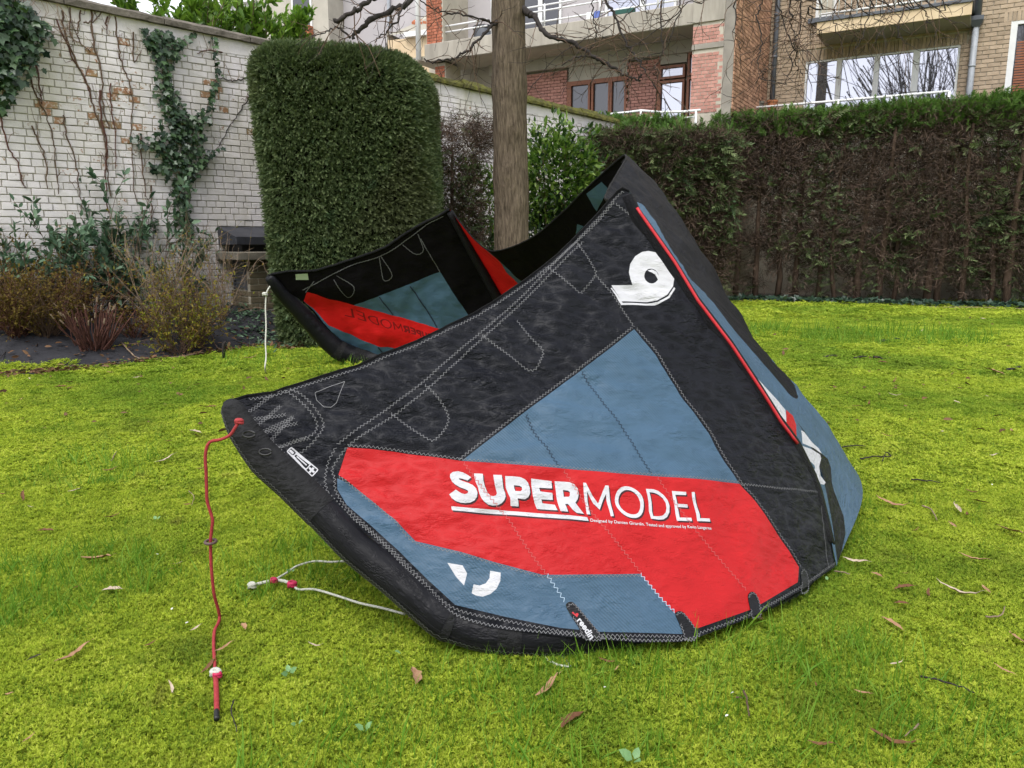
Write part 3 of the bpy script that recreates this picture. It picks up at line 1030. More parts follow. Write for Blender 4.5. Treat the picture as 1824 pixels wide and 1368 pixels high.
brown_window(-3.70, -2.33, 3.2, 4.45, [(-3.60, -3.20, 3.2, 4.36, 'glass_dim'), (-3.08, -2.74, 3.2, 4.36, 'glass_dim'), (-2.66, -2.38, 3.2, 4.36, 'glass_dim')], (-3.66, -2.33, 4.45, 4.80))
brown_window(-1.68, -.60, 3.2, 4.86, [(-1.60, -1.16, 3.2, 4.22, 'glass'), (-1.60, -1.16, 4.34, 4.50, 'glass_mid'), (-1.02, -.66, 3.55, 4.24, 'glass_mid'), (-1.02, -.66, 4.36, 4.70, 'glass_mid')], (-1.64, -1.08, 4.58, 4.88))
# balcony rails
for z in (5.40, 5.60, 5.70):
    rail_tube(apt, fC, [(-4.95 + .1 * (z > 5.5), 1.14, z), (-.70, 1.14, z)], .017, M['white_paint'])
for z in (5.32, 5.52, 5.64):
    rail_tube(apt, fC, [(-6.1, 1.05, z), (-5.05, 1.05, z)], .017, M['white_paint'])
for t in (-4.88, -3.65, -2.45, -1.3):
    rail_tube(apt, fC, [(t, 1.15, 5.28), (t, 1.15, 6.9 if t < -4.5 else 5.72)], .02, M['white_paint'], 'rail_post')
# terrace rail below
tr = thing('terrace_railing', 'white tubular terrace railing below the brown door, rising over the hedge', 'railing', fC(-1.4, 1.9, 3))
P_ = [(-1.866,3.4),(-1.537,3.404),(-1.28,3.413),(-0.899,3.354),(-0.52,3.333),(-0.192,3.335)]
rail_tube(tr, fC, [(t, 1.9, z) for t, z in P_], .022, M['white_paint'])
P_ = [(-1.512,3.285),(-1.085,3.273),(-0.566,3.224),(-0.266,3.229)]
rail_tube(tr, fC, [(t, 1.9, z) for t, z in P_], .018, M['white_paint'])
for t, z in [(-1.28,3.413),(-0.27,3.332)]:
    rail_tube(tr, fC, [(t, 1.9, z), (t, 1.9, z - .8)], .022, M['white_paint'], 'rail_post')
# side wall of the apartment house, rust coloured brick
side = thing('party_wall', 'rust coloured brick side wall between the two apartment houses', 'wall', fC(.5, -.3, 0))
fS = frame((3.917, 14.36), (1.34, 2.30))
MB().box((.01, -.3, 0), (2.64, -.013, 8.4), fr=fS).obj('mortar_bed', M['mortar_pale'], side)
brickwork(side, fS, .0, 2.62, 3.3, 6.1, 0, RUSTM, .064, .20, (), 0, 9)

# --- tan brick apartment house on the right
tanb = thing('apartment_house', 'tan brick apartment house with a wide white window and a cream balcony on the right', 'building', fT(2, 0, 0))
T_ = lambda nm, a, b, mat, bev=0.0: MB().box(a, b, bev=bev, fr=fT).obj(nm, M[mat], tanb)
holes = [(.30, 2.99, 3.0, 4.635), (3.74, 4.9, 3.0, 4.93), (.42, .80, 5.40, 8)]
for a, b, c, d in ((-.60, .30, 0, 8.4), (2.99, 3.74, 0, 8.4), (.30, 2.99, 4.90, 8.4), (3.74, 10, 5.15, 8.4), (4.9, 10, 0, 5.15)):
    T_('wall', (a, -.30, c), (b, -.012, d), 'mortar_pale')
T_('wall', (.30, -.30, 0), (2.99, -.012, 3.2), 'mortar_pale')
T_('wall', (3.74, -.30, 0), (4.9, -.012, 3.2), 'mortar_pale')
T_('wall', (.30, -.30, 4.635), (2.99, -.012, 4.90), 'mortar_pale')
T_('wall', (3.74, -.30, 4.93), (4.9, -.012, 5.15), 'mortar_pale')
lint = [(.18, 3.1, 4.635, 4.83), (3.62, 5.0, 4.93, 5.12)]
brickwork(tanb, fT, -.45, 8.5, 3.15, 6.05, 0, TANM, .0745, .205, holes + lint, 300, 11)
for a, b, c, d in lint:            # soldier courses
    m2 = MB(); t = a; k = 0
    while t < b - .03:
        m2.box((t, -.03, c), (t + .056, .006, d), k % 3, fr=fT); t += .066; k += 1
    o = m2.obj('soldier_course', TANM, tanb); o['kind'] = 'stuff'
# big window
win = MB()
t0, t1, z0, z1 = .30, 2.99, 3.2, 4.635
win.box((t0, -.09, z1 - .035), (t1, -.01, z1), fr=fT).box((t0, -.09, z0), (t0 + .04, -.01, z1 - .035), fr=fT).box((t1 - .04, -.09, z0), (t1, -.01, z1 - .035), fr=fT)
mull = [(.88, .975), (1.555, 1.65), (2.22, 2.335)]
for a, b in mull: win.box((a, -.09, z0), (b, .0, z1 - .035), fr=fT)
wo = win.obj('window', M['white_frame'], tanb)
ed = [t0 + .04] + [v for ab in mull for v in ab] + [t1 - .04]
for a, b in zip(ed[::2], ed[1::2]):
    MB().box((a, -.07, z0), (b, -.05, z1 - .035), fr=fT).obj('pane', M['glass'], wo)
# right window
w2 = MB().box((3.74, -.10, 3.2), (3.84, .0, 4.93), fr=fT).box((3.84, -.10, 4.87), (4.9, .0, 4.93), fr=fT).obj('window', M['white_frame'], tanb)
MB().box((3.84, -.08, 3.2), (4.9, -.06, 4.87), fr=fT).obj('pane', M['glass_dim'], w2)
bl = MB()
for z in np.arange(3.3, 4.6, .045): bl.box((3.86, -.058, z), (4.88, -.052, z + .03), fr=fT)
bl.obj('blind', M['brown_wood'], w2)
w3 = MB().box((.42, -.09, 5.42), (.80, -.01, 5.49), fr=fT).box((.42, -.09, 5.49), (.47, -.01, 8), fr=fT).box((.75, -.09, 5.49), (.80, -.01, 8), fr=fT).obj('window', M['white_frame'], tanb)
MB().box((.47, -.07, 5.49), (.75, -.05, 8), fr=fT).obj('pane', M['glass_mid'], w3)
MB().box((.30, -.02, 5.33), (.95, .07, 5.42), fr=fT).obj('sill', M['lead_dark'], w3)
# balcony
T_('balcony_soffit', (.66, .0, 4.895), (3.12, .96, 4.93), 'soffit')
T_('balcony_fascia', (.64, .96, 4.895), (3.13, 1.0, 5.095), 'fascia_cream', .003)
T_('balcony_side', (.64, .0, 4.895), (.66, .96, 5.095), 'fascia_cream')
T_('lead_edge', (.60, -.0, 5.096), (3.15, 1.03, 5.15), 'lead_dark', .004)
brail = thing('balcony_railing', 'white balcony railing with thin bars above the cream balcony edge', 'railing', fT(2, .95, 5.15))
for z in (5.24, 6.05):
    rail_tube(brail, fT, [(.66, .95, z), (3.1, .95, z)], .018, M['white_paint'])
for i, t in enumerate(np.linspace(.68, 3.08, 24)):
    rail_tube(brail, fT, [(t, .95, 5.16), (t, .95, 6.05)], .016 if i % 6 == 0 else .009, M['white_paint'], 'rail_bar')
# downpipes
dp = thing('downpipe', 'dark grey downpipe in the corner between the rust and tan brick walls', 'downpipe', fT(-.3, .08, 3))
rail_tube(dp, fT, [(-.30, .07, 2.8), (-.30, .07, 8.2)], .05, M['lead_dark'], 'pipe')
for z in (4.75, 5.55): rail_tube(dp, fT, [(-.30, .07, z), (-.30, .07, z + .05)], .058, M['lead_dark'], 'pipe_collar')
dp = thing('downpipe', 'galvanised downpipe with a grey hopper head at the right end of the cream balcony', 'downpipe', fT(3.15, .1, 3))
rail_tube(dp, fT, [(3.20, .12, 2.8), (3.20, .12, 4.88)], .055, M['zinc'], 'pipe')
rail_tube(dp, fT, [(3.20, .14, 5.02), (3.20, .14, 8.2)], .065, M['lead_dark'], 'pipe')
MB().add([fT(t, o, z) for z, h in ((4.88, .06), (4.98, .11), (5.05, .11)) for t, o in ((3.20 - h, .12 - h), (3.20 + h, .12 - h), (3.20 + h, .12 + h), (3.20 - h, .12 + h))],
         [(0, 1, 5, 4), (1, 2, 6, 5), (2, 3, 7, 6), (3, 0, 4, 7), (4, 5, 9, 8), (5, 6, 10, 9), (6, 7, 11, 10), (7, 4, 8, 11), (8, 9, 10, 11), (3, 2, 1, 0)]).obj('hopper', M['lead_dark'], dp)
rail_tube(dp, fT, [(3.20, .12, 4.2), (3.20, .12, 4.24)], .062, M['zinc'], 'pipe_collar')
# rail along the ground floor terrace
tr = thing('terrace_railing', 'white terrace railing running in front of the wide white window', 'railing', fT(1.5, .9, 3))
P_ = [(-0.817,3.667),(0.152,3.682),(1.16,3.697),(2.102,3.702),(2.908,3.695)]
zr = float(np.mean([z for _, z in P_]))
rail_tube(tr, fT, [(P_[0][0], .9, zr), (P_[-1][0], .9, zr)], .024, M['white_paint'])
for t in np.linspace(P_[0][0] + .1, P_[-1][0], 5):
    rail_tube(tr, fT, [(t, .9, zr), (t, .9, zr - .8)], .022, M['white_paint'], 'rail_post')

# --- things on the balconies
def pot(name, label, fr, t, out, z, r, h, mat, group=None, plant=None):
    p = thing(name, label, 'flower pot', fr(t, out, z), group)
    V, F = [], []
    n = 16
    prof = [(.72, 0), (.95, .8), (1.06, .8), (1.06, 1.0), (.92, 1.0), (.85, .82)]
    for a, b in prof:
        for k in range(n):
            th = 2 * math.pi * k / n
            V.append(np.array(fr(t, out, z + b * h)) + np.array([r * a * math.cos(th), r * a * math.sin(th), 0]))
    F = [(i * n + k, i * n + (k + 1) % n, (i + 1) * n + (k + 1) % n, (i + 1) * n + k) for i in range(len(prof) - 1) for k in range(n)]
    F.append(tuple(range((len(prof) - 1) * n, len(prof) * n)))
    link('pot', make_mesh('pot', V, F, mat, smooth=False), p)
    return p


for (px_, py_), r_, h_, mt_, lb in (((1338,185),.11,.22,'grey_stone','grey concrete pot on the terrace beside the party wall'),((1352,187),.09,.20,'grey_stone','smaller grey pot right of the concrete one on the terrace'),((1375,186),.10,.18,'pot_clay','orange clay pot on the terrace below the dark downpipe')):
    t, z = [(p[0], p[1]) for p in [(-0.582,3.7),(-0.425,3.666),(-0.176,3.688)]][0 if px_ == 1338 else 1 if px_ == 1352 else 2]
    pot('flower_pot', lb, fT, t, .6, z - .02, r_, h_, M[mt_])
bxs = thing('drinks_crate', 'white and blue crate standing on the concrete balcony edge', 'crate', fC(-2.62, 1.16, 5.29))
MB().box((-2.72, 1.10, 5.29), (-2.58, 1.2, 5.42), bev=.01, fr=fC).obj('carton', M['white_paint'], bxs)
M['blue_paint'] = simple('blue_paint', (.12, .18, .5), (.1, .14, .4), .5)
MB().box((-2.56, 1.10, 5.29), (-2.44, 1.2, 5.42), bev=.01, fr=fC).obj('carton', M['blue_paint'], bxs)
M['green_dark'] = simple('green_dark', (.02, .09, .07), (.015, .06, .05), .5)
tub = thing('planter_tub', 'dark green tub on the concrete balcony edge left of the party wall', 'planter', fC(-1.9, 1.14, 5.29))
MB().box((-2.18, 1.09, 5.29), (-1.75, 1.2, 5.38), bev=.012, fr=fC).obj('tub', M['green_dark'], tub)
bask = thing('barrel', 'dark grey barrel standing behind the left balcony rails', 'barrel', fC(-5.4, .6, 5.06))
V_, F_ = tube([fC(-5.42, .6, z) for z in (5.06, 5.1, 5.55, 5.6)], [.19, .2, .22, .2], 18)
link('barrel_body', make_mesh('barrel_body', V_, F_, M['lead_dark'], smooth=True), bask)
V_, F_ = tube([fC(-5.42, .6, z) for z in (5.6, 5.64)], [.235, .235], 18)
link('lid', make_mesh('lid', V_, F_, M['slate']), bask)

# --- houses further back, left of the apartment house
fH = frame((-3.2, 24.0), (.93, -.37))
def house(label, boxes, base):
    h = thing('rear_house', label, 'building', fH(*base))
    for nm, a, b, mt in boxes: MB().box(a, b, fr=fH).obj(nm, M[mt], h)
    return h
hA = house('tall grey rendered house with a chimney stack behind the clipped bush', [('wall', (-2.6, -2, 0), (2.2, 0, 11), 'grey_render'), ('flat_roof', (-2.7, -2.1, 11), (2.3, .1, 11.2), 'slate_roof')], (0, 0, 0))
V_, F_ = tube([fH(-.4, .08, 7.3), fH(-.4, .08, 11)], .05, 8); link('downpipe', make_mesh('downpipe', V_, F_, M['zinc']), hA)
hB = thing('rear_house', 'low cream annex with a terracotta parapet and white gutter left of the apartment house', 'building', fH(1, 1.2, 0))
fB = lambda nm, a, b, mt: MB().box(a, b, fr=fH).obj(nm, M[mt], hB)
P1 = [(-4.187,22.5,6.776),(-2.491,22.5,6.877),(-4.196,22.5,6.53),(-2.512,22.5,5.947)]
fB('wall', (.30, .3, 0), (3.3, 1.4, 6.55), 'fascia_cream')
fB('gutter', (.9, 1.4, 6.55), (3.2, 1.55, 6.68), 'white_paint')
fB('side_wall', (.28, .2, 0), (.32, 1.4, 6.75), 'render_beige')
MB().add([fH(*p) for p in ((.3, .2, 7.2), (.3, 1.4, 6.68), (3.3, 1.4, 6.68), (3.3, .2, 7.2), (1.9, .2, 7.9), (1.9, 1.3, 7.15))], [(0, 1, 5, 4), (4, 5, 2, 3), (1, 2, 5)]).obj('roof', M['render_beige'], hB)
for t in np.arange(1.05, 3.2, .17):
    MB().add([fH(*p) for p in ((t, 1.36, 7.02 - .05 * t), (t + .15, 1.36, 6.995 - .05 * t), (t + .15, 1.2, 7.09 - .05 * t), (t, 1.2, 7.115 - .05 * t), (t, 1.36, 6.96 - .05 * t), (t + .15, 1.36, 6.935 - .05 * t))], [(0, 1, 2, 3), (4, 5, 1, 0)]).obj('ridge_tile', M['terracotta'], hB)
fB('brick_infill', (2.75, 1.4, 4.6), (3.25, 1.45, 5.9), 'terracotta')
hC = thing('rear_house', 'pale rendered house with one flower box window above the laurel', 'building', fH(-3.4, 1, 0))
fc_ = lambda nm, a, b, mt, p=None: MB().box(a, b, fr=fH).obj(nm, M[mt], p or hC)
fc_('wall', (-4.6, -.5, 0), (-2.0, .8, 10.5), 'render_beige')
wq = fc_('window', (-3.25, .8, 7.3), (-2.55, .84, 9.2), 'white_frame')
fc_('pane', (-3.18, .83, 7.36), (-2.62, .86, 9.1), 'glass_dim', wq)
fc_('flower_box', (-3.25, .86, 7.08), (-2.5, 1.05, 7.3), 'terracotta')
hD = thing('rear_house', 'white house with a grey slate hung gable at the far left behind the laurel', 'building', fH(-6, 1, 0))
fd_ = lambda nm, a, b, mt, p=None: MB().box(a, b, fr=fH).obj(nm, M[mt], p or hD)
fd_('wall', (-6.3, -.5, 0), (-4.62, .5, 8.3), 'white_paint')
fd_('cornice', (-6.4, -.5, 8.3), (-4.62, .7, 8.5), 'white_paint')
fd_('roof', (-6.4, -.5, 8.5), (-4.62, .5, 10.2), 'terracotta')
wq = fd_('window', (-5.2, .5, 6.5), (-4.8, .54, 7.7), 'white_frame'); fd_('pane', (-5.15, .53, 6.55), (-4.85, .56, 7.65), 'glass_mid', wq)
fd_('gable', (-7.2, -.5, 0), (-6.3, .7, 9.4), 'slate_roof')

# ------------------------------------------------------------------ vegetation
LEAF_V = [(0, 0, 0), (-.2, .32, .05), (0, .36, 0), (.2, .32, .05), (-.16, .7, .04), (0, .74, -.03), (.16, .7, .04), (0, 1, -.10)]
LEAF_F = [(0, 2, 1), (0, 3, 2), (1, 2, 4), (2, 5, 4), (2, 3, 5), (3, 6, 5), (4, 5, 7), (5, 6, 7)]
IVY_V = [(0, .42, 0), (0, 0, 0), (.30, -.04, .03), (.30, .20, .02), (.55, .42, .0), (.28, .52, .03), (.0, 1.0, -.05), (-.28, .52, .03), (-.55, .42, .0), (-.30, .20, .02), (-.30, -.04, .03)]
IVY_F = [(0, k, k + 1 if k < 10 else 1) for k in range(1, 11)]
M['ivy_leaf'] = leafy('ivy_leaf', [(.012, .030, .016), (.022, .050, .024), (.04, .08, .035), (.065, .12, .045)], .38, .45, .12)
M['ivy_small'] = leafy('ivy_small', [(.014, .036, .020), (.03, .065, .034), (.055, .10, .05)], .45, .4, .12)
M['laurel_leaf'] = leafy('laurel_leaf', [(.05, .12, .012), (.12, .24, .022), (.20, .34, .04)], .35, .5, .35)
M['shrub_leaf'] = leafy('shrub_leaf', [(.035, .08, .045), (.07, .135, .075), (.12, .20, .12), (.19, .28, .18)], .5, .35, .25)
M['bush_leaf'] = leafy('bush_leaf', [(.014, .04, .012), (.05, .12, .015), (.13, .23, .03), (.24, .34, .08)], .35, .5, .3)
M['twig_leaf'] = leafy('twig_leaf', [(.12, .15, .012), (.22, .22, .015), (.26, .20, .03), (.20, .11, .035)], .6, .2, .3)
M['twig_leaf_brown'] = leafy('twig_leaf_brown', [(.10, .08, .014), (.15, .10, .02), (.17, .13, .02), (.11, .055, .02)], .7, .2, .25)
M['dead_leaf'] = leafy('dead_leaf', [(.05, .025, .02), (.09, .04, .03), (.13, .065, .05)], .8, .1, .15)
M['conifer'] = inst_leafy('conifer', [(.028, .05, .020), (.06, .095, .034), (.105, .15, .058), (.17, .215, .09)], .55, .3, .2,
                          [(1.1, .52, .64, .4, (.085, .075, .035)), (3.5, .60, .70, .5, (.045, .12, .065))])
M['conifer_green'] = inst_leafy('conifer_green', [(.035, .08, .014), (.065, .14, .022), (.12, .21, .04)], .55, .25, .25)
M['conifer_brown'] = inst_leafy('conifer_brown', [(.045, .034, .027), (.088, .062, .048), (.17, .118, .09)], .85, .1, .05)
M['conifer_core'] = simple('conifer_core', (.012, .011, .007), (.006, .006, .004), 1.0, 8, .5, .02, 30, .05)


def spray(n, length, width, droop, seed, fan=.9):
    """a flat conifer spray: a stalk with narrow scale leaves left and right"""
    g = np.random.default_rng(seed)
    V, F = [], []
    def leaf(b, d, l, w):
        d = unit(d); s = unit(np.cross(d, (0, 0, 1.0)) + g.normal(0, .25, 3))
        i = len(V)
        V.extend([b - s * w * .4, b + s * w * .4, b + d * l * .6 + s * w * .5, b + d * l, b + d * l * .6 - s * w * .5])
        F.extend([(i, i + 1, i + 2), (i, i + 2, i + 4), (i + 4, i + 2, i + 3)])
    for k in range(n):
        f = (k + .5) / n
        b = np.array([0, f * length, -droop * f * f * length])
        sd = 1 if k % 2 else -1
        d = np.array([sd * fan * (1.05 - f * .6), .75, g.normal(0, .18) - droop * f])
        leaf(b, d, length * (.52 - .30 * f) * g.uniform(.75, 1.2), width)
    leaf(np.array([0, .8 * length, -droop * .7 * length]), np.array([0, 1, -droop]), length * .3, width)
    return np.array(V), np.array(F)


def rand_twigs(n, length, seed, w=.0022):
    g = np.random.default_rng(seed)
    V, F = [], []
    for k in range(n):
        p = g.normal(0, length * .12, 3); d = unit(np.array([g.normal(0, .7), 1.0, g.normal(0, .5)]))
        for s in range(3):
            q = p + d * length / 3
            sd = unit(np.cross(d, g.normal(0, 1, 3))) * w
            i = len(V); V.extend([p - sd, p + sd, q + sd * .7, q - sd * .7]); F.append((i, i + 1, i + 2)); F.append((i, i + 2, i + 3))
            p = q; d = unit(d + g.normal(0, .35, 3))
    return np.array(V), np.array(F)


con_p = [proto('conifer_spray', *spray(12, .074, .0044, .12, 10 + k, .5), M['conifer']) for k in range(4)]
green_p = [proto('conifer_spray_green', *spray(14, .13, .0085, .3, 30 + k, .75), M['conifer_green']) for k in range(3)]
brown_p = [proto('conifer_spray_brown', *rand_twigs(7, .16, 50 + k, .0026), M['conifer_brown']) for k in range(3)]
mid_p = [proto('conifer_spray_mid', *spray(13, .11, .0075, .25, 60 + k, .8), M['conifer']) for k in range(3)]


def rot_to_euler(Rm):
    """XYZ euler from rotation matrices (n,3,3)"""
    sy = np.hypot(Rm[:, 0, 0], Rm[:, 1, 0])
    return np.stack([np.arctan2(Rm[:, 2, 1], Rm[:, 2, 2]), np.arctan2(-Rm[:, 2, 0], sy), np.arctan2(Rm[:, 1, 0], Rm[:, 0, 0])], 1)


# --- clipped bush
TC, TRX, TRY, TZ = np.array([-1.745, 8.52]), .885, .76, 2.95
def bush_r(th, f):
    c, s = np.cos(th), np.sin(th)
    e = 3.6
    r = (np.abs(c) ** e + np.abs(s) ** e) ** (-1 / e)
    shoulder = np.where(f > .91, np.sqrt(np.clip(1 - ((f - .91) / .107) ** 2, .0, 1)), 1.0)
    return r * (.93 + .08 * f) * (.52 + .48 * shoulder) * (1 + .03 * fbm(np.cos(th) * 2.2 + 5, np.sin(th) * 2.2 + f * 4, 91, 3))
def bush_p(th, f, k=1.0):
    r = bush_r(th, f) * k
    x = r * np.cos(th) * TRX + .11 * (1 - f); y = r * np.sin(th) * TRY
    top = TZ - .06 * np.clip(x / TRX, -1, 1) - .13 * np.clip((x / TRX - .5), 0, 1) ** 1.2
    z0 = ground_z(TC[0] + x, TC[1] + y) * .8
    return np.stack([TC[0] + x, TC[1] + y, z0 + f * (top - z0)], -1)
bush = thing('clipped_bush', 'tall clipped dark green conifer bush shaped like a drum in front of the white wall', 'bush', (TC[0], TC[1], .1))
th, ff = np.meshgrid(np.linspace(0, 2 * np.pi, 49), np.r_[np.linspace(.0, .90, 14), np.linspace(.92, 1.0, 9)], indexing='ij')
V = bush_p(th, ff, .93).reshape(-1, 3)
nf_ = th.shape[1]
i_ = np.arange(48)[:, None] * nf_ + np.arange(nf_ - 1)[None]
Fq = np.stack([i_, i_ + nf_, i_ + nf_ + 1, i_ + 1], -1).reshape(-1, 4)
link('dark_core', make_mesh('dark_core', V, Fq, M['conifer_core'], smooth=True), bush)  # near-black shell: the shade between the sprays is put into its colour
nb = 90000
f_ = rng.random(nb) ** .9; th_ = rng.random(nb) * 2 * np.pi
m_ = np.sin(th_) < .55                      # the far side rests against the wall and is thinner
th_, f_ = th_[m_], f_[m_]
tops = rng.random(8000)
th_ = np.r_[th_, rng.random(8000) * 2 * np.pi]; f_ = np.r_[f_, .93 + .07 * tops ** .5]
P_ = bush_p(th_, f_, .965 + .05 * rng.random(len(f_)))
e = 1e-2
nrm = unit(np.cross(bush_p(th_ + e, f_) - bush_p(th_ - e, f_), bush_p(th_, np.clip(f_ + e, 0, 1)) - bush_p(th_, np.clip(f_ - e, 0, 1))))
nrm = np.nan_to_num(nrm)
nrm[f_ > .985] = (0, 0, 1)
# the flat top
top_n = 5000
tt_, rr_t = rng.random(top_n) * 6.283, np.sqrt(rng.random(top_n))
Pt = bush_p(tt_, np.full(top_n, 1.0), 1.0); Pt[:, :2] = TC + (Pt[:, :2] - TC) * rr_t[:, None]
P_ = np.concatenate([P_, Pt]); nrm = np.concatenate([nrm, np.tile((0, 0, 1.0), (top_n, 1))]); f_ = np.r_[f_, np.ones(top_n)]
y_ = unit(nrm * .75 + np.stack([rng.normal(0, .35, len(f_)) + .35, rng.normal(0, .35, len(f_)), rng.normal(-.15, .5, len(f_))], 1))
Rm = frames_y(y_, unit(rng.normal(0, 1, (len(f_), 3)) + (0, 0, .4)))
fo = gn_scatter('foliage', P_, rot_to_euler(Rm), .58 + .45 * rng.random(len(f_)), rng.integers(0, 4, len(f_)), con_p)
attach(fo, bush); fo['kind'] = 'stuff'


# --- conifer hedges
def hedge(name, label, A, Bp, depth, top, n_tr, dens, seed, green_top=.35, see=.0, base=0.0, more_green=0.0):
    g = np.random.default_rng(seed)
    A = np.array(A, float); Bp = np.array(Bp, float)
    L = np.hypot(*(Bp - A)); d = (Bp - A) / L; nb_ = np.array([-d[1], d[0]])       # nb_ points away from the camera
    if nb_[1] < 0: nb_ = -nb_
    h = thing(name, label, 'hedge', (*((A + Bp) / 2), 0))
    def at(s, o, z):
        s, o, z = map(lambda q: np.asarray(q, float), (s, o, z))
        return np.stack([A[0] + d[0] * s + nb_[0] * o, A[1] + d[1] * s + nb_[1] * o, z], -1)
    for k in range(n_tr):
        s = (k + .5 + g.uniform(-.25, .25)) * L / n_tr
        o = .10 + g.uniform(-.06, .22)
        zs = np.linspace(-.05, top - .35, 7)
        P = at(s + np.cumsum(g.normal(0, .03, 7)), o + np.cumsum(g.normal(0, .02, 7)), zs)
        V, F = tube(P, np.linspace(.055, .022, 7) * g.uniform(.8, 1.25), 7)
        link('trunk', make_mesh('trunk', V, F, M['hedge_trunk'], smooth=True), h)
    n = int(dens * L * top)
    s = g.random(n) * L; z = g.random(n) ** .8 * (top - .1) + .05
    o = np.abs(g.normal(0, .13, n)) + .05 * fbm(s * 2, z * 2, seed, 3)
    back = g.random(n) < .62
    o = np.where(back, depth * (.25 + .6 * g.random(n)), o)
    keep = g.random(n) < np.clip(.22 + (z - .22) / .9, .16, 1)
    clump = fbm(s * 1.6, z * 1.3, seed + 5, 3)
    keep &= ~((clump < -.13) & (z < 1.9) & (g.random(n) < .85 * see))
    s, z, o, back, clump = s[keep], z[keep], o[keep], back[keep], clump[keep]
    P = at(s, o, z)
    greenish = np.clip(.13 + more_green + 1.7 * clump + .16 * np.clip((1.2 - z), 0, 1), .03, .75)
    gr = g.random(len(s)) < greenish
    y = unit(np.stack([-nb_[0] * .5 + g.normal(0, .6, len(s)), -nb_[1] * .5 + g.normal(0, .35, len(s)), g.normal(.0, .45, len(s)) * np.where(gr, .45, 1)], 1))
    Rm = frames_y(y, unit(g.normal(0, 1, (len(s), 3)) * np.where(gr, .45, 1)[:, None] + (0, 0, .7)))
    ids = np.where(gr, g.integers(0, 3, len(s)), 3 + g.integers(0, 3, len(s)))
    big = np.where(gr, 1.1 + 1.5 * g.random(len(s)) ** 2, .8 + .8 * g.random(len(s)))
    fo = gn_scatter('inner_foliage', P, rot_to_euler(Rm), big, ids, mid_p + brown_p)
    attach(fo, h); fo['kind'] = 'stuff'
    # the living green crown along the top
    n = int(L * 1700 * (1 if green_top > .2 else .12))
    s = g.random(n) * L; o = g.random(n) * depth - .04
    bumpy = .10 * fbm(s * 1.3, o, seed + 9, 3) + .03 * fbm(s * 6, o * 3, seed + 8, 2)
    z = top + bumpy + np.clip(s / 7.3 - .4, -1, .6) * .14 * (L > 5) - green_top * g.random(n) ** 1.3
    P = at(s, o, z)
    y = unit(np.stack([-nb_[0] * .25 + g.normal(0, .5, n), -nb_[1] * .25 + g.normal(0, .5, n), np.abs(g.normal(.75, .4, n))], 1))
    Rm = frames_y(y, unit(g.normal(0, 1, (n, 3))))
    fo = gn_scatter('green_top', P, rot_to_euler(Rm), .7 + .9 * g.random(n) ** 2, g.integers(0, 3, n), green_p)
    attach(fo, h); fo['kind'] = 'stuff'
    return h


M['ivy_ground'] = leafy('ivy_ground', [(.010, .028, .016), (.022, .05, .03), (.05, .09, .055)], .4, .45, .1)
hedge('conifer_hedge', 'long conifer hedge with bare brown stems below and a fresh green top', HEDGE_A, HEDGE_B, 1.25, 3.33, 30, 1000, 21, .42, 1.0)
hedge('conifer_hedge', 'shorter square cut hedge block with a browned top behind the kite', (1.25, 12.75), (3.62, 12.75), 1.3, 2.90, 5, 1900, 22, .12, .1, more_green=.12)
hedge('conifer_hedge', 'low green hedge top showing between the tree trunk and the white wall', (.9, 14.0), (3.0, 14.0), .9, 3.16, 5, 420, 23, .30, .2)


def leaves_obj(name, parent, loc, ydir, size, mat, V=LEAF_V, F=LEAF_F, up=None, seed=0):
    g = np.random.default_rng(seed)
    zh = unit(g.normal(0, .6, (len(loc), 3)) + (np.array([0, 0, 1.0]) if up is None else up))
    W, Fq = scatter(V, F, loc, frames_y(ydir, zh), size)
    o = link(name, make_mesh(name, W, Fq, mat, smooth=False), parent)
    o['kind'] = 'stuff'
    return o


def grow(base, n, height, spread, seed, segs=6, wander=.12, sub=2, sub_len=.4, r0=.006):
    """stems rising from one crown; returns list of (points, radii)"""
    g = np.random.default_rng(seed)
    out = []
    for k in range(n):
        az = g.random() * 6.283; ti = spread * np.sqrt(g.random())
        d = np.array([np.sin(ti) * np.cos(az), np.sin(ti) * np.sin(az), np.cos(ti)])
        h = height * g.uniform(.55, 1.08)
        p = np.array(base, float) + np.array([np.cos(az), np.sin(az), 0]) * .10 * spread * g.random()
        P = [p]
        for s in range(segs):
            d = unit(d + g.normal(0, wander, 3) + np.array([0, 0, .03]))
            p = p + d * h / segs; P.append(p)
        P = np.array(P)
        out.append((P, np.linspace(r0 * g.uniform(.7, 1.2), r0 * .35, segs + 1)))
        for j in range(sub):
            i = g.integers(1, segs)
            q = P[i]; dd = unit(unit(P[min(i + 1, segs)] - P[i]) + g.normal(0, .55, 3))
            Q = [q]
            for s in range(4):
                dd = unit(dd + g.normal(0, .2, 3)); q = q + dd * h * sub_len / 4 * g.uniform(.6, 1.2); Q.append(q)
            out.append((np.array(Q), np.linspace(r0 * .5, r0 * .25, 5)))
    return out


def stems_obj(name, parent, stems, mat, n=5, stuff=True):
    mb = MB()
    for P, r in stems:
        V, F = tube(P, r, n, False); mb.add(V, F)
    o = mb.obj(name, mat, parent, True)
    if stuff: o['kind'] = 'stuff'
    return o


def stem_leaves(stems, per, seed, lo=.25, out=.9):
    g = np.random.default_rng(seed)
    loc, yd = [], []
    for P, r in stems:
        m = g.poisson(per)
        for k in range(m):
            t = lo + (1 - lo) * g.random(); f = t * (len(P) - 1); i = min(int(f), len(P) - 2)
            loc.append(P[i] + (P[i + 1] - P[i]) * (f - i))
            yd.append(unit(unit(P[i + 1] - P[i]) * .7 + g.normal(0, out, 3) * .7))
    return np.array(loc), np.array(yd)


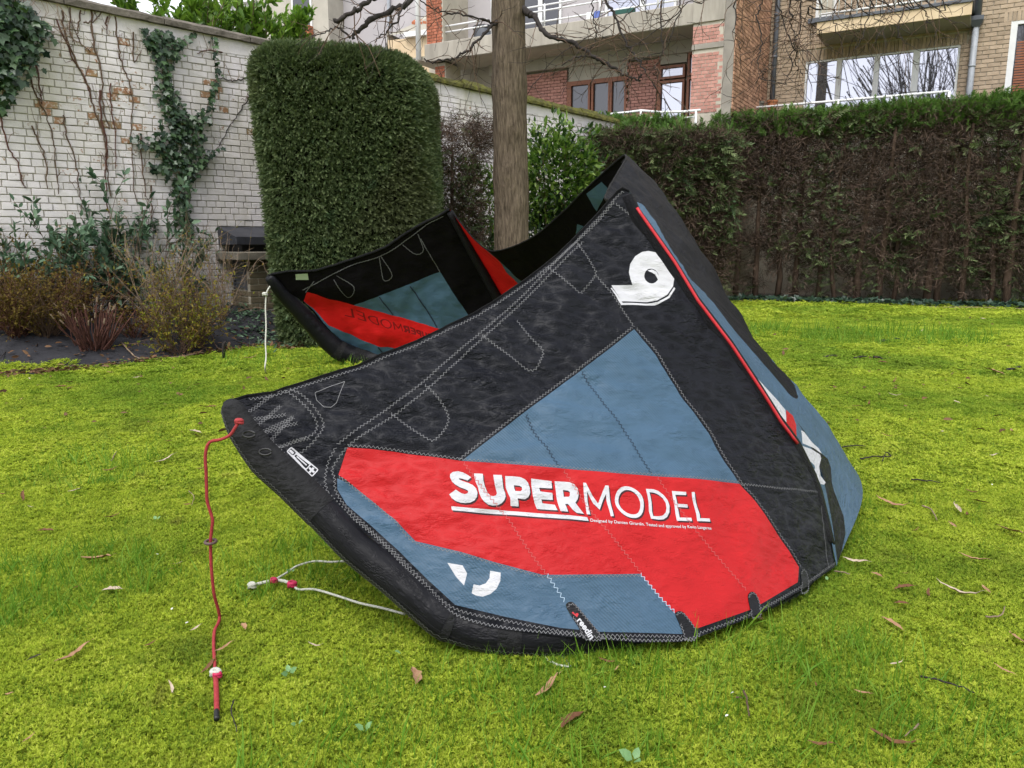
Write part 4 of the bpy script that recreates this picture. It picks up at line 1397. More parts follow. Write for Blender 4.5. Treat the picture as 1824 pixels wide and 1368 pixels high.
def shrub(name, label, cat, base, n, height, spread, seed, per, lsize, lmat, smat, sub=2, r0=.006, wander=.12, lo=.25, group=None, sub_len=.4):
    t = thing(name, label, cat, tuple(base), group)
    st = grow(base, n, height, spread, seed, 6, wander, sub, sub_len, r0)
    stems_obj('stems', t, st, M[smat])
    if per:
        loc, yd = stem_leaves(st, per, seed + 1, lo)
        g = np.random.default_rng(seed + 2)
        leaves_obj('leaves', t, loc, yd, lsize * (.55 + .8 * g.random(len(loc))), M[lmat], seed=seed)
    return t


SHR = [(-4.889,7.55,0.395),(-4.652,7.9,0.392),(-4.445,8.15,0.339),(-4.135,8.25,0.36),(-3.937,8.6,0.297),(-3.699,8.7,0.256)]
for k, ((x, y, z), h, n, per, lb) in enumerate(zip(SHR, (1.05, 1.15, 1.45, 1.25, 1.35, 1.0), (12, 12, 15, 12, 11, 8), (13, 14, 15, 13, 11, 8),
        ('dark leafy shrub at the left edge of the photo below the hanging ivy', 'low leafy shrub between the left edge and the tallest leafy shrub at the wall', 'tallest blue green leafy shrub climbing the white wall',
         'leafy shrub right of the tallest one, leaning over the cut stump', 'loose leafy shrub left of the ivy stem at the wall', 'sparse leafy shrub at the foot of the climbing ivy'))):
    zb = float(ground_z(x, y))
    shrub('leafy_shrub', lb, 'shrub', (x, y, zb), n, h, .62, 200 + k, per * 1.5, .088, 'shrub_leaf', 'twig_brown', 3, .006, .14, .15, 'leafy shrubs along the white wall')
TWG = [(-4.499,6.95,0.247),(-4.281,7.05,0.225),(-4.891,7.5,0.345),(-4.241,7.5,0.263),(-3.631,7.35,0.133),(-3.544,7.7,0.155),(-3.099,7.5,0.113),(-3.169,7.25,0.114),(-3.143,8.3,0.173)]
TL = ('brown twiggy shrub with yellowish buds nearest the left edge', 'brown twiggy shrub right beside the leftmost one', 'dense brown twigs behind the leftmost twiggy shrub', 'brown twigs behind the cut back stump',
      'small twiggy shrub on the fabric right of the stump', 'tall pale bare twigs in the middle of the bed', 'twiggy shrub with bright yellow green buds nearest the vent housing', 'low budding twigs left of the bright budding shrub', 'thin tall bare twigs in front of the vent housing')
for k, ((x, y, z), n, h, sp, per, mt, sm, lb) in enumerate(zip(TWG, (64, 60, 56, 50, 28, 44, 62, 40, 22), (.72, .66, .85, .70, .40, 1.05, .82, .60, 1.05), (.75, .75, .7, .8, .7, .5, .62, .75, .38),
        (13, 12, 11, 11, 7, 3, 9, 11, 1.2), ('twig_leaf_brown',) * 4 + ('twig_leaf_brown', 'twig_leaf', 'twig_leaf', 'twig_leaf', 'twig_leaf'), ('twig_red', 'twig_brown', 'twig_brown', 'twig_red', 'twig_red', 'twig_pale', 'twig_brown', 'twig_brown', 'twig_pale'), TL)):
    shrub('twiggy_shrub', lb, 'shrub', (x, y, float(ground_z(x, y)) + .01), n, h, sp, 300 + k, per, .030, mt, sm, 3, .0042, .16, .25, 'twiggy shrubs on the weed fabric', .45)
# cut back stump
x, y, z = [(-3.836,7.0,0.106)][0]
zb = float(ground_z(x, y))
st_t = thing('cut_shrub', 'shrub cut back to a basket of short stubs on the black fabric', 'shrub', (x, y, zb))
g = np.random.default_rng(5)
cut_st = []
for k in range(70):
    az = g.random() * 6.283; ti = .75 * np.sqrt(g.random()); d = np.array([np.sin(ti) * np.cos(az), np.sin(ti) * np.sin(az), np.cos(ti)])
    b = np.array([x, y, zb]) + np.array([np.cos(az), np.sin(az), 0]) * .13 * g.random()
    h = g.uniform(.22, .40)
    P = np.array([b + d * h * f + g.normal(0, .008, 3) + np.array([0, 0, .05]) * f * f for f in (0, .35, .7, 1)])
    cut_st.append((P, np.array([.008, .007, .006, .0055]) * g.uniform(.7, 1.3)))
stems_obj('stubs', st_t, cut_st, M['twig_red'])
tipm = MB()
for P, r in cut_st[:26]:
    V, F = tube(np.array([P[-1], P[-1] + unit(P[-1] - P[-2]) * .045]), r[-1] * 1.3, 5); tipm.add(V, F)
o = tipm.obj('cut_ends', M['twig_pale'], st_t); o['kind'] = 'stuff'
# ground cover
gx = [(-3.095,8.6,0.203),(-2.97,8.7,0.224),(-2.684,8.3,0.234),(-2.442,7.9,0.218),(-2.745,8.2,0.185)]
loc = np.concatenate([np.array(p)[None] + g.normal(0, 1, (90, 3)) * (.16, .14, .02) for p in gx])
loc[:, 2] = ground_z(loc[:, 0], loc[:, 1]) + .02 + .05 * g.random(len(loc))
gc = leaves_obj('ground_cover', None, loc, unit(g.normal(0, 1, (len(loc), 3)) * (1, 1, .3)), .06 * (.6 + .7 * g.random(len(loc))), M['shrub_leaf'], seed=4)
tag(gc, 'low blue green ground cover at the foot of the clipped bush')

# --- climbing ivy on the wall
def ivy_band(pts, dens, seed):
    """pts: (s, z, half width) along the stem"""
    g = np.random.default_rng(seed); out = []
    for (a, b) in zip(pts[:-1], pts[1:]):
        L = math.hypot(b[0] - a[0], b[1] - a[1]); w = (a[2] + b[2]) / 2
        n = max(1, int(dens * L * (w * 2)))
        f = g.random(n); ww = a[2] + (b[2] - a[2]) * f
        nx, nz = -(b[1] - a[1]) / L, (b[0] - a[0]) / L
        q = np.clip(g.normal(0, .52, n), -1.25, 1.25) * ww
        out.append(np.stack([a[0] + (b[0] - a[0]) * f + nx * q, a[1] + (b[1] - a[1]) * f + nz * q], 1))
    return np.concatenate(out)


def wall_pts(sz, off):
    return np.stack([WO[0] + WD[0] * sz[:, 0] + WN[0] * off, WO[1] + WD[1] * sz[:, 0] + WN[1] * off, sz[:, 1]], 1)


def ivy_leaves(parent, sz, size, mat, seed, thick=.08):
    g = np.random.default_rng(seed)
    n = len(sz)
    off = .025 + thick * g.random(n) ** 1.5
    yd = unit(np.stack([g.normal(0, .55, n), g.normal(0, .3, n), -np.abs(g.normal(.8, .4, n))], 1) + np.array([WN[0], WN[1], 0]) * .35)
    up = np.array([WN[0], WN[1], .35])[None] + g.normal(0, .25, (n, 3))
    W, Fq = scatter(IVY_V, IVY_F, wall_pts(sz, off), frames_y(yd, unit(up)), size * (.5 + .75 * g.random(n)))
    o = link('leaves', make_mesh('leaves', W, Fq, mat), parent); o['kind'] = 'stuff'


def px_w(p): return p
iv = thing('climbing_ivy', 'dark green ivy climbing the middle of the white wall in a forked column', 'ivy', wall_xyz(-.5, .3, .05))
B1 = [(-0.351,1.131,0.0),(-0.399,1.317,0.0),(-0.433,1.592,0.0),(-0.402,1.836,0.0),(-0.343,2.051,0.0),(-0.345,2.26,0.0),(-0.441,2.487,0.0),(-0.496,2.77,0.0),(-0.494,2.943,0.0),(-0.466,3.146,0.0),(-0.481,3.313,0.0)]
hw = (.06, .08, .10, .15, .24, .27, .13, .10, .09, .17, .16)
main = [(s, z, w) for (s, z, _), w in zip(B1, hw)]
B2 = [(s, z, w) for (s, z, _), w in zip([(-0.461,2.084,0),(-0.607,2.108,0),(-0.75,2.137,0),(-0.876,2.184,0)], (.12, .09, .09, .05))]
B3 = [(s, z, w) for (s, z, _), w in zip([(-0.262,2.297,0),(-0.129,2.43,0),(-0.052,2.528,0),(-0.003,2.684,0),(0.089,2.906,0),(0.081,3.144,0),(0.076,3.35,0)], (.10, .11, .06, .03, .035, .02, .03))]
B4 = [(s, z, w) for (s, z, _), w in zip([(-0.511,1.83,0),(-0.637,1.882,0),(-0.749,1.933,0)], (.05, .06, .03))]
B5 = [(s, z, w) for (s, z, _), w in zip([(-0.323,1.901,0),(-0.162,1.972,0),(-0.047,2.072,0),(0.062,2.161,0)], (.05, .05, .03, .02))]
B6 = [(s, z, w) for (s, z, _), w in zip([(-0.47,3.089,0),(-0.609,3.151,0),(-0.669,3.309,0)], (.05, .05, .04))]
B7 = [(s, z, w) for (s, z, _), w in zip([(-0.413,3.069,0),(-0.27,3.235,0),(-0.122,3.357,0)], (.05, .04, .03))]
sz = np.concatenate([ivy_band(main, 1500, 1)] + [ivy_band(b, 1150, 2 + i) for i, b in enumerate((B2, B3, B4, B5, B6, B7))])
ivy_leaves(iv, sz, .060, M['ivy_leaf'], 11)
stv = []
for b in (main, B2, B3, B4, B5, B6, B7):
    P = wall_pts(np.array([(q[0], q[1]) for q in b]), .018); P = crom(P, 4)
    stv.append((P, np.linspace(.012 if b is main else .005, .003, len(P))))
stems_obj('stems', iv, stv, M['twig_brown'])
iv2 = thing('hanging_ivy', 'thick ivy mass hanging over the wall top at the upper left corner', 'ivy', wall_xyz(-2.0, 3.0, .1))
C1 = [(s, z, w) for (s, z, _), w in zip([(-2.188,3.383,0),(-1.894,3.246,0),(-1.865,3.001,0),(-1.921,2.764,0),(-1.996,2.525,0),(-2.045,2.315,0)], (.30, .28, .27, .20, .08, .03))]
C2 = [(s, z, w) for (s, z, _), w in zip([(-1.794,3.339,0),(-1.726,3.176,0),(-1.694,3.029,0),(-1.774,2.837,0)], (.10, .10, .09, .05))]
C3 = [(s, z, w) for (s, z, _), w in zip([(-2.317,2.974,0),(-2.158,2.854,0),(-2.095,2.614,0)], (.3, .3, .1))]
sz = np.concatenate([ivy_band(C1, 1500, 31), ivy_band(C2, 1300, 32), ivy_band(C3, 900, 33)])
sz = sz[sz[:, 1] < 3.5]
ivy_leaves(iv2, sz, .076, M['ivy_leaf'], 12, .2)
stv = []
for b in (C1, C2):
    P = crom(wall_pts(np.array([(q[0], q[1]) for q in b]), .05), 4); stv.append((P, np.linspace(.012, .004, len(P))))
g = np.random.default_rng(8)
for k in range(22):
    s0 = -1.95 + .55 * g.random(); z0 = 3.38
    P = np.array([wall_xyz(s0 + g.normal(0, .05) * i, z0 - .09 * i, .06 + .02 * g.random()) for i in range(5)]); stv.append((P, np.full(5, .0025)))
stems_obj('stems', iv2, stv, M['twig_pale'])

# --- bare creeper stems
CRP = [[(-2.038,2.29),(-2.012,2.008),(-1.943,1.855),(-1.914,1.67),(-1.882,1.613)], [(-1.753,2.814),(-1.731,2.558),(-1.673,2.408),(-1.62,2.2),(-1.613,2.012),(-1.612,1.767),(-1.606,1.57)], [(-1.413,3.335),(-1.398,3.078),(-1.331,2.876),(-1.247,2.673),(-1.214,2.459),(-1.154,2.244),(-1.133,2.066),(-1.136,1.851),(-1.128,1.566)],
       [(-1.47,3.247),(-1.376,2.933),(-1.278,2.734),(-1.232,2.555),(-1.204,2.405)], [(-1.14,3.397),(-1.157,3.09),(-1.116,2.908),(-1.109,2.691),(-1.115,2.442),(-1.068,2.252)], [(-0.921,3.373),(-0.918,3.102),(-0.905,2.939),(-0.85,2.753),(-0.822,2.559),(-0.863,2.271),(-0.88,1.867),(-0.887,1.516)],
       [(-1.034,2.701),(-1.037,2.423),(-1.034,2.142),(-1.048,1.857)], [(-1.492,2.347),(-1.484,2.159),(-1.433,1.944),(-1.417,1.667),(-1.417,1.385)], [(-1.789,2.211),(-1.737,2.056),(-1.696,1.871),(-1.71,1.626)], [(-1.13,2.633),(-1.147,2.328),(-1.116,2.068),(-1.162,1.793),(-1.165,1.391)],
       [(-1.335,3.376),(-1.362,3.136),(-1.326,3.036)], [(-1.245,3.367),(-1.283,3.228),(-1.282,3.07),(-1.192,2.994)], [(-1.013,3.356),(-1.017,3.194)], [(-1.219,3.266),(-1.15,3.289),(-1.024,3.408)], [(-0.759,3.238),(-0.782,2.957),(-0.699,3.081)], [(-1.7,2.874),(-1.677,2.617),(-1.68,2.433)],
       [(0.533,3.027),(0.406,2.942),(0.271,2.906),(0.141,2.913),(0.007,2.823)], [(0.535,2.841),(0.415,2.672),(0.283,2.502),(0.187,2.357),(0.062,2.161)], [(0.18,3.189),(0.034,3.196),(-0.107,3.139)], [(-0.71,1.7),(-0.723,1.402),(-0.728,1.13)], [(-0.771,2.222),(-0.789,1.873),(-0.779,1.579)]]
CRL = ('bare creeper stem curving down the wall at the left edge of the photo', 'bare creeper stem descending just right of the hanging ivy', 'long bare creeper stem slanting across the peeling patch of the wall', 'thin creeper stem beside the long slanting one',
       'upright creeper stem from the coping into the bare brick patch', 'long wavy creeper stem left of the climbing ivy', 'short upright creeper stem between the peeling patch and the climbing ivy', 'creeper stem left of the peeling patch in mid wall', 'short creeper stem low on the wall near the left edge',
       'pale creeper stem running down the middle of the peeling patch', 'short thin stem hanging from the coping near its left end', 'branching thin stem hanging from the coping over the peeling patch', 'very short stem just under the coping', 'thin stem running level under the coping', 'thin stem hanging from the coping left of the climbing ivy',
       'short thin stem just below the hanging ivy', '', '', 'thin dark twig crossing right of the climbing ivy top', 'thin stem rising from the leafy shrubs left of the ivy foot', 'thin stem crossing the left arm of the climbing ivy')
for k, c in enumerate(CRP):
    t = thing('creeper_stem', ('dark bare branch crossing the white wall left of the clipped bush' if k in (16, 17) else CRL[k]), 'creeper', wall_xyz(c[0][0], c[0][1], .03), None if k in (16, 17) else 'bare creeper stems on the white wall')
    if k == 17: t['label'] = 'lower dark bare branch slanting down the white wall left of the clipped bush'
    P = crom(wall_pts(np.array(c), .018), 5)
    g = np.random.default_rng(900 + k)
    P = P + g.normal(0, .006, P.shape)
    sts = [(P, np.linspace(.0085, .0045, len(P)) * (1.25 if k in (2, 9, 4) else .9))]
    main_o = stems_obj('stem', t, sts, M['twig_dark'] if k in (16, 17) else M['twig_brown'] if k % 3 else M['twig_red'], 6, False)
    side_t = []
    for j in range(5):
        i = g.integers(1, len(P) - 1); d = WD * g.choice((-1, 1)); q = P[i]; Q = [q]
        for s in range(3):
            q = q + np.array([d[0] * .05 * g.random(), d[1] * .05 * g.random(), g.normal(.04, .05)]); Q.append(q)
        side_t.append((np.array(Q), np.array([.003, .0025, .002, .0015])))
    stems_obj('side_twigs', t, side_t, M['twig_red'] if k % 2 else M['twig_pale'], 4)

# --- laurel behind the wall
for k, (x, y, z, h) in enumerate([(-4.302,9.6,3.675,0.75),(-4.09,9.8,3.729,1.0),(-3.831,9.9,3.724,0.95),(-3.709,10.3,3.764,0.9),(-3.423,10.4,3.823,1.0),(-3.234,10.7,3.833,0.9),(-2.982,10.9,3.87,0.75),(-2.839,11.0,3.839,0.35)]):
    base = (x, y, z - .15 - .35 * h)
    t = thing('laurel_bush', ('leftmost','second','third','fourth','fifth','sixth','seventh','rightmost')[k] + ' bright green laurel crown from the left rising behind the wall coping', 'bush', (x, y, 2.2), 'laurels behind the white wall')
    st = grow(base, 9, .75 * h + .2, .55, 500 + k, 6, .10, 2, .4, .008)
    st.append((np.array([(x, y, 0), (x, y, 1.2), base]), np.array([.03, .025, .02])))
    stems_obj('stems', t, st, M['twig_brown'])
    loc, yd = stem_leaves(st[:-1], 17, 510 + k, .1, .7)
    yd = unit(yd + (0, 0, .5))
    leaves_obj('leaves', t, loc, yd, .125 * (.65 + .6 * np.random.default_rng(k).random(len(loc))), M['laurel_leaf'], seed=k)

# --- shrubs round the trunk
def bushy(name, label, c, rad, n, lsize, mat, seed, stem_mat='twig_brown', n_st=10, base_z=0.0):
    g = np.random.default_rng(seed)
    t = thing(name, label, 'shrub', (c[0], c[1], base_z))
    st = []
    for k in range(n_st):
        e = np.array(c) + unit(g.normal(0, 1, 3)) * np.array(rad) * g.uniform(.4, .95)
        b = np.array([c[0] + g.normal(0, .12), c[1] + g.normal(0, .12), base_z])
        m = (b + e) / 2 + g.normal(0, .08, 3)
        st.append((crom(np.array([b, m, e]), 4), np.linspace(.014, .004, 9)))
    stems_obj('stems', t, st, M[stem_mat])
    u = unit(g.normal(0, 1, (n, 3)))
    clump = fbm(u[:, 0] * 3 + c[0], u[:, 2] * 3 + u[:, 1] * 2, seed, 3)
    r = (.55 + .5 * g.random(n)) * (1 + .9 * clump)
    loc = np.array(c) + u * np.array(rad) * r[:, None]
    yd = unit(u * .6 + g.normal(0, .6, (n, 3)) + (0, 0, .25))
    leaves_obj('leaves', t, loc, yd, lsize * (.6 + .7 * g.random(n)), M[mat], seed=seed)
    return t


bushy('evergreen_shrub', 'glossy green shrub right of the tree trunk with pale new leaves', (.62, 11.2, 1.95), (.62, .5, .75), 4200, .10, 'bush_leaf', 61, n_st=14)
bushy('evergreen_shrub', 'dark leafy shrub low between the trunk and the hedge block', (.75, 11.3, .95), (.7, .5, .75), 2400, .10, 'ivy_leaf', 62, 'twig_pale', 22)
bushy('evergreen_shrub', 'loose green shrub left of the tree trunk against the wall', (-.42, 10.4, 1.45), (.42, .4, .75), 1300, .09, 'bush_leaf', 63, n_st=10)
bushy('evergreen_shrub', 'low dark undergrowth behind the red strut of the kite', (-.5, 10.2, .75), (.55, .35, .55), 800, .09, 'ivy_leaf', 64, n_st=12)
# half dead conifer left of the trunk
dc = thing('dying_conifer', 'half dead brown conifer between the clipped bush and the tree trunk', 'shrub', (-.75, 9.9, 0))
g = np.random.default_rng(65)
n = 2600
zz = .3 + 2.25 * g.random(n); rr = np.where(zz > 2.1, .50, .40) * np.sqrt(g.random(n)); aa = g.random(n) * 6.283
P_ = np.stack([-.78 + rr * np.cos(aa) + .12 * (zz > 2.15), 9.9 + rr * np.sin(aa), zz], 1)
y_ = unit(np.stack([np.cos(aa) * .6 + g.normal(0, .4, n), np.sin(aa) * .6 + g.normal(0, .4, n), g.normal(0, .4, n)], 1))
ids = np.where(g.random(n) < np.where(zz > 2.15, .05, .42), g.integers(0, 3, n), 3 + g.integers(0, 3, n))
fo = gn_scatter('foliage', P_, rot_to_euler(frames_y(y_, unit(g.normal(0, 1, (n, 3))))), .7 + .6 * g.random(n), ids, mid_p + brown_p)
attach(fo, dc); fo['kind'] = 'stuff'
stems_obj('trunk', dc, [(np.array([(-.78, 9.9, 0), (-.76, 9.9, 1.2), (-.74, 9.9, 2.2)]), np.array([.04, .03, .015]))], M['hedge_trunk'], 7, False)

# --- the tree
tree = thing('bare_tree', 'grey brown tree trunk with bare drooping branches behind the kite', 'tree', (0, 8.8, 0))
zs = np.linspace(-.1, 7.2, 90); na = 72
tv = []
for z in zs:
    cx = -.012 + .012 * math.sin(z * 1.3) - .004 * z; cy = 8.8 + .01 * math.sin(z)
    r = .192 + .07 * math.exp(-max(z, 0) / .22) - .006 * max(z - 1, 0) + .010 * math.exp(-((z - 2.75) / .14) ** 2) + .010 * math.exp(-((z - 1.75) / .12) ** 2)
    if z > 4: r *= 1 - .06 * (z - 4)
    a = np.linspace(0, 2 * np.pi, na, endpoint=False)
    ridge = .013 * (np.abs(2 * vnoise(a * 6.2 + .35 * np.sin(z * 5), np.full(na, z * 2.6), 4) - 1)) + .006 * fbm(a * 9, np.full(na, z * 6), 14, 2)
    ridge[:] = ridge * np.ones(na)
    knot_ = sum(.022 * math.exp(-((z - kz) / .07) ** 2) * np.exp(-((np.angle(np.exp(1j * (a - ka)))) / .35) ** 2) for kz, ka in ((3.02, -2.0), (2.28, -1.3), (1.86, -1.75), (1.5, -1.1), (3.5, -1.0)))
    rr = r + ridge - .004 + knot_
    tv.append(np.stack([cx + rr * np.cos(a), cy + rr * np.sin(a), np.full(na, z)], 1))
V = np.concatenate(tv)
F = [(i * na + j, i * na + (j + 1) % na, (i + 1) * na + (j + 1) % na, (i + 1) * na + j) for i in range(len(zs) - 1) for j in range(na)]
link('trunk', make_mesh('trunk', V, F, M['bark'], smooth=True), tree)


def branch(pts, r, mat='twig_dark', n=7, nm='branch', jit=.012, seed=0, twigs=6, tl=.35):
    g = np.random.default_rng(seed)
    P = crom(np.array(pts, float), 6)
    P = P + g.normal(0, jit, P.shape) * np.linspace(.3, 1, len(P))[:, None]
    rr = np.interp(np.linspace(0, 1, len(P)), np.linspace(0, 1, len(r)), r)
    rr = rr * (1 + .10 * g.normal(0, 1, len(P)))
    rr = rr * .68
    V, F = tube(P, rr, n)
    link(nm, make_mesh(nm, V, F, M[mat], smooth=True), tree)
    tw = []
    for k in range(twigs):
        i = g.integers(max(1, len(P) // 5), len(P) - 1); q = P[i]
        d = unit(unit(P[i] - P[i - 1]) * .6 + g.normal(0, .6, 3) * (1, .6, 1) + np.array([0, 0, -.15]))
        L = tl * g.uniform(.4, 1.3)
        Q = [q]
        for s in range(7):
            d = unit(d + g.normal(0, .20, 3) + np.array([0, 0, -.05])); q = q + d * L / 7; Q.append(q)
        Q = np.array(Q); tw.append((Q, np.linspace(min(.006, rr[i] * .6), .0018, 8)))
        for j in range(2):
            i2 = g.integers(2, 7); q2 = Q[i2]; d2 = unit(unit(Q[i2] - Q[i2 - 1]) + g.normal(0, .7, 3)); Q2 = [q2]
            for s in range(4):
                d2 = unit(d2 + g.normal(0, .22, 3)); q2 = q2 + d2 * L * .12; Q2.append(q2)
            tw.append((np.array(Q2), np.linspace(.0028, .0014, 5)))
    return tw


TW = []
TW += branch([(0.077,8.75,3.547),(0.195,8.65,3.442),(0.24,8.6,3.407),(0.32,8.5,3.244),(0.443,8.4,3.154),(0.642,8.35,3.088),(0.828,8.3,2.947),(0.949,8.25,2.877),(1.059,8.25,2.818),(1.15,8.2,2.749),(1.259,8.2,2.711),(1.304,8.2,2.733)], [.07, .045, .038, .034, .03, .026, .022, .016, .012], 'twig_dark', 8, seed=1, twigs=16, tl=.5)
TW += branch([(0.828,8.3,2.947),(0.698,8.25,2.936),(0.503,8.2,2.856)], [.018, .012, .008], seed=2, twigs=4)
TW += branch([(-0.072,8.8,3.432),(-0.177,8.65,3.359),(-0.271,8.6,3.253),(-0.364,8.55,3.152),(-0.491,8.5,3.036),(-0.617,8.45,2.964),(-0.764,8.4,2.932),(-0.914,8.4,2.932)], [.04, .026, .022, .02, .017, .013, .009], seed=3, twigs=10, tl=.5)
TW += branch([(-0.072,8.8,3.46),(-0.189,8.65,3.365),(-0.27,8.6,3.374),(-0.504,8.5,3.402),(-0.658,8.4,3.396),(-0.83,8.3,3.427),(-0.985,8.2,3.497)], [.03, .018, .014, .012, .01, .008], seed=4, twigs=10, tl=.5)
TW += branch([(0, 8.8, 5.6)] + [(-0.63,8.4,4.141),(-0.934,8.0,3.439),(-1.135,7.9,3.289),(-1.342,7.8,3.162),(-1.453,7.75,3.055),(-1.524,7.7,2.988)], [.07, .05, .04, .036, .034, .028, .016], 'twig_dark', 8, seed=5, twigs=10, tl=.5)
TW += branch([(-1.524,7.7,2.988),(-1.627,7.7,3.072),(-1.674,7.65,3.04),(-1.753,7.6,2.993),(-1.854,7.6,2.963)], [.016, .013, .01, .008, .006], seed=6, twigs=6)
TW += branch([(0, 8.8, 5.9)] + [(-0.842,8.3,4.257),(-1.174,7.8,3.439),(-1.329,7.7,3.312),(-1.453,7.65,3.21),(-1.555,7.6,3.139),(-1.645,7.6,3.095)], [.06, .045, .034, .032, .030, .028], 'twig_dark', 8, seed=7, twigs=8, tl=.5)
TW += branch([(-0.961,8.0,3.459),(-1.043,7.9,3.314),(-1.091,7.8,3.162),(-1.204,7.75,3.04),(-1.299,7.7,2.948)], [.02, .017, .014, .011, .007], seed=8, twigs=10, tl=.45)
TW += branch([(0, 8.8, 6.3)] + [(0.548,8.4,4.347),(0.819,8.1,3.732),(0.908,8.0,3.398),(0.997,7.95,3.248),(1.083,7.9,3.022),(1.183,7.85,2.847),(1.315,7.8,2.653),(1.407,7.8,2.515),(1.526,7.8,2.355)], [.05, .03, .022, .02, .018, .015, .013, .010, .008, .006], seed=9, twigs=18, tl=.55)
BRP = [[(0.755,8.0,3.7),(0.783,8.0,3.398),(0.786,8.0,3.215),(0.827,8.0,3.077),(0.769,8.0,2.948),(0.65,8.0,2.834)], [(1.396,7.6,3.664),(1.379,7.6,3.283),(1.378,7.6,3.017),(1.415,7.6,2.856),(1.352,7.6,2.723),(1.344,7.6,2.623)], [(1.549,7.6,3.664),(1.544,7.6,3.283),(1.535,7.6,3.124),(1.43,7.6,2.87),(1.374,7.6,2.821),(1.089,7.6,2.747)],
       [(1.959,7.4,3.551),(2.001,7.4,3.226),(2.005,7.4,2.967),(2.062,7.4,2.838)], [(2.127,7.2,3.44),(2.172,7.2,3.168),(2.15,7.2,3.045),(2.198,7.2,2.814),(2.167,7.2,2.661),(2.219,7.2,2.548),(2.263,7.2,2.472)], [(2.248,7.2,3.44),(2.304,7.2,3.168),(2.385,7.2,2.981),(2.483,7.2,2.763),(2.522,7.2,2.623),(2.576,7.2,2.557)],
       [(2.37,7.2,3.44),(2.417,7.2,3.168),(2.444,7.2,2.981),(2.493,7.2,2.828),(2.512,7.2,2.703)], [(2.506,7.2,3.44),(2.51,7.2,3.168),(2.524,7.2,2.953),(2.48,7.2,2.8),(2.463,7.2,2.614),(2.433,7.2,2.472)], [(2.482,7.0,3.331),(2.516,7.0,3.049),(2.573,7.0,2.915),(2.636,7.0,2.843)], [(2.874,7.0,3.331),(2.954,7.0,3.111),(3.011,7.0,3.0),(3.189,7.0,2.928)],
       [(3.205,7.0,3.331),(3.263,7.0,3.111),(3.348,7.0,3.062),(3.658,7.0,3.062),(3.857,7.0,3.155)], [(1.703,7.7,3.602),(1.639,7.7,3.288),(1.307,7.7,3.018),(1.1,7.7,2.894),(0.916,7.7,2.829)], [(1.222,8.3,3.745),(1.286,8.3,3.484),(1.066,8.3,3.273),(0.728,8.3,3.114),(0.417,8.3,2.91),(0.161,8.3,2.6)],
       [(2.776,7.0,3.375),(2.749,7.0,3.111),(2.744,7.0,2.933),(2.821,7.0,2.798)], [(3.016,6.9,3.342),(3.019,6.9,3.082),(2.947,6.9,2.818),(2.883,6.9,2.685)], [(3.295,6.9,3.342),(3.282,6.9,3.082),(3.25,6.9,2.818),(3.311,6.9,2.765)], [(3.434,6.9,3.342),(3.413,6.9,3.082),(3.496,6.9,2.951),(3.481,6.9,2.871)]]
for k, pts in enumerate(BRP):
    top = (pts[0][0] * .35, 8.8 + (pts[0][1] - 8.8) * .4, 5.4 + .12 * k)
    rr = [.022, .011, .010, .009, .0075, .006, .005] if k < 9 else [.018, .008, .007, .006, .005]
    TW += branch([top] + pts, rr, seed=20 + k, twigs=11 if k < 13 else 6, tl=.5)
o = stems_obj('twigs', tree, [t for i, t in enumerate(TW) if i % 3], M['twig_dark'], 4)
o = stems_obj('twigs', tree, [t for i, t in enumerate(TW) if i % 3 == 0], M['twig_brown'], 4)

# --- ivy and litter at the hedge foot
g = np.random.default_rng(88)
n = 7000
s = g.random(n); o_ = g.normal(.0, .16, n) - .18
d = (HEDGE_B - HEDGE_A) / np.hypot(*(HEDGE_B - HEDGE_A)); nb2 = np.array([-d[1], d[0]])
loc = np.stack([HEDGE_A[0] + (HEDGE_B - HEDGE_A)[0] * s + nb2[0] * o_, HEDGE_A[1] + (HEDGE_B - HEDGE_A)[1] * s + nb2[1] * o_, 0 * s], 1)
loc[:, 2] = ground_z(loc[:, 0], loc[:, 1]) + .02 + .10 * g.random(n)
W, Fq = scatter(IVY_V, IVY_F, loc, frames_y(unit(g.normal(0, 1, (n, 3)) * (1, 1, .3)), unit(g.normal(0, .35, (n, 3)) + (0, -.3, 1.0))), .085 * (.5 + .8 * g.random(n)))
o = link('ground_ivy', make_mesh('ground_ivy', W, Fq, M['ivy_ground'])); tag(o, 'dark ivy creeping along the foot of the long hedge', None, None, 'stuff')
n = 2600
s = g.random(n); o_ = g.normal(-.42, .10, n)
loc = np.stack([HEDGE_A[0] + (HEDGE_B - HEDGE_A)[0] * s + nb2[0] * o_, HEDGE_A[1] + (HEDGE_B - HEDGE_A)[1] * s + nb2[1] * o_, 0 * s], 1)
n2 = 1500
xb = g.uniform(-5.2, .6, n2); yb = np.interp(xb, BED_LINE[:, 0], BED_LINE[:, 1]) + g.normal(.0, .06, n2)
n5 = 650
yf = g.uniform(4.2, 13.5, n5); xf = (g.random(n5) * 2 - 1) * .7 * yf
mf = (bed_side(xf, yf) < -.05)
n3 = 500
xc = g.uniform(-5, -1, n3); yc = np.interp(xc, BED_LINE[:, 0], BED_LINE[:, 1]) + np.abs(g.normal(0, .8, n3))
loc = np.concatenate([loc, np.stack([xb, yb, 0 * xb], 1), np.stack([xc, yc, 0 * xc], 1), np.stack([xf, yf, 0 * xf], 1)[mf]])
loc[:, 2] = ground_z(loc[:, 0], loc[:, 1]) + .035 + .02 * g.random(len(loc))
M['litter'] = leafy('litter', [(.07, .04, .022), (.14, .075, .04), (.22, .13, .075), (.10, .055, .035)], .85, .1, .1)
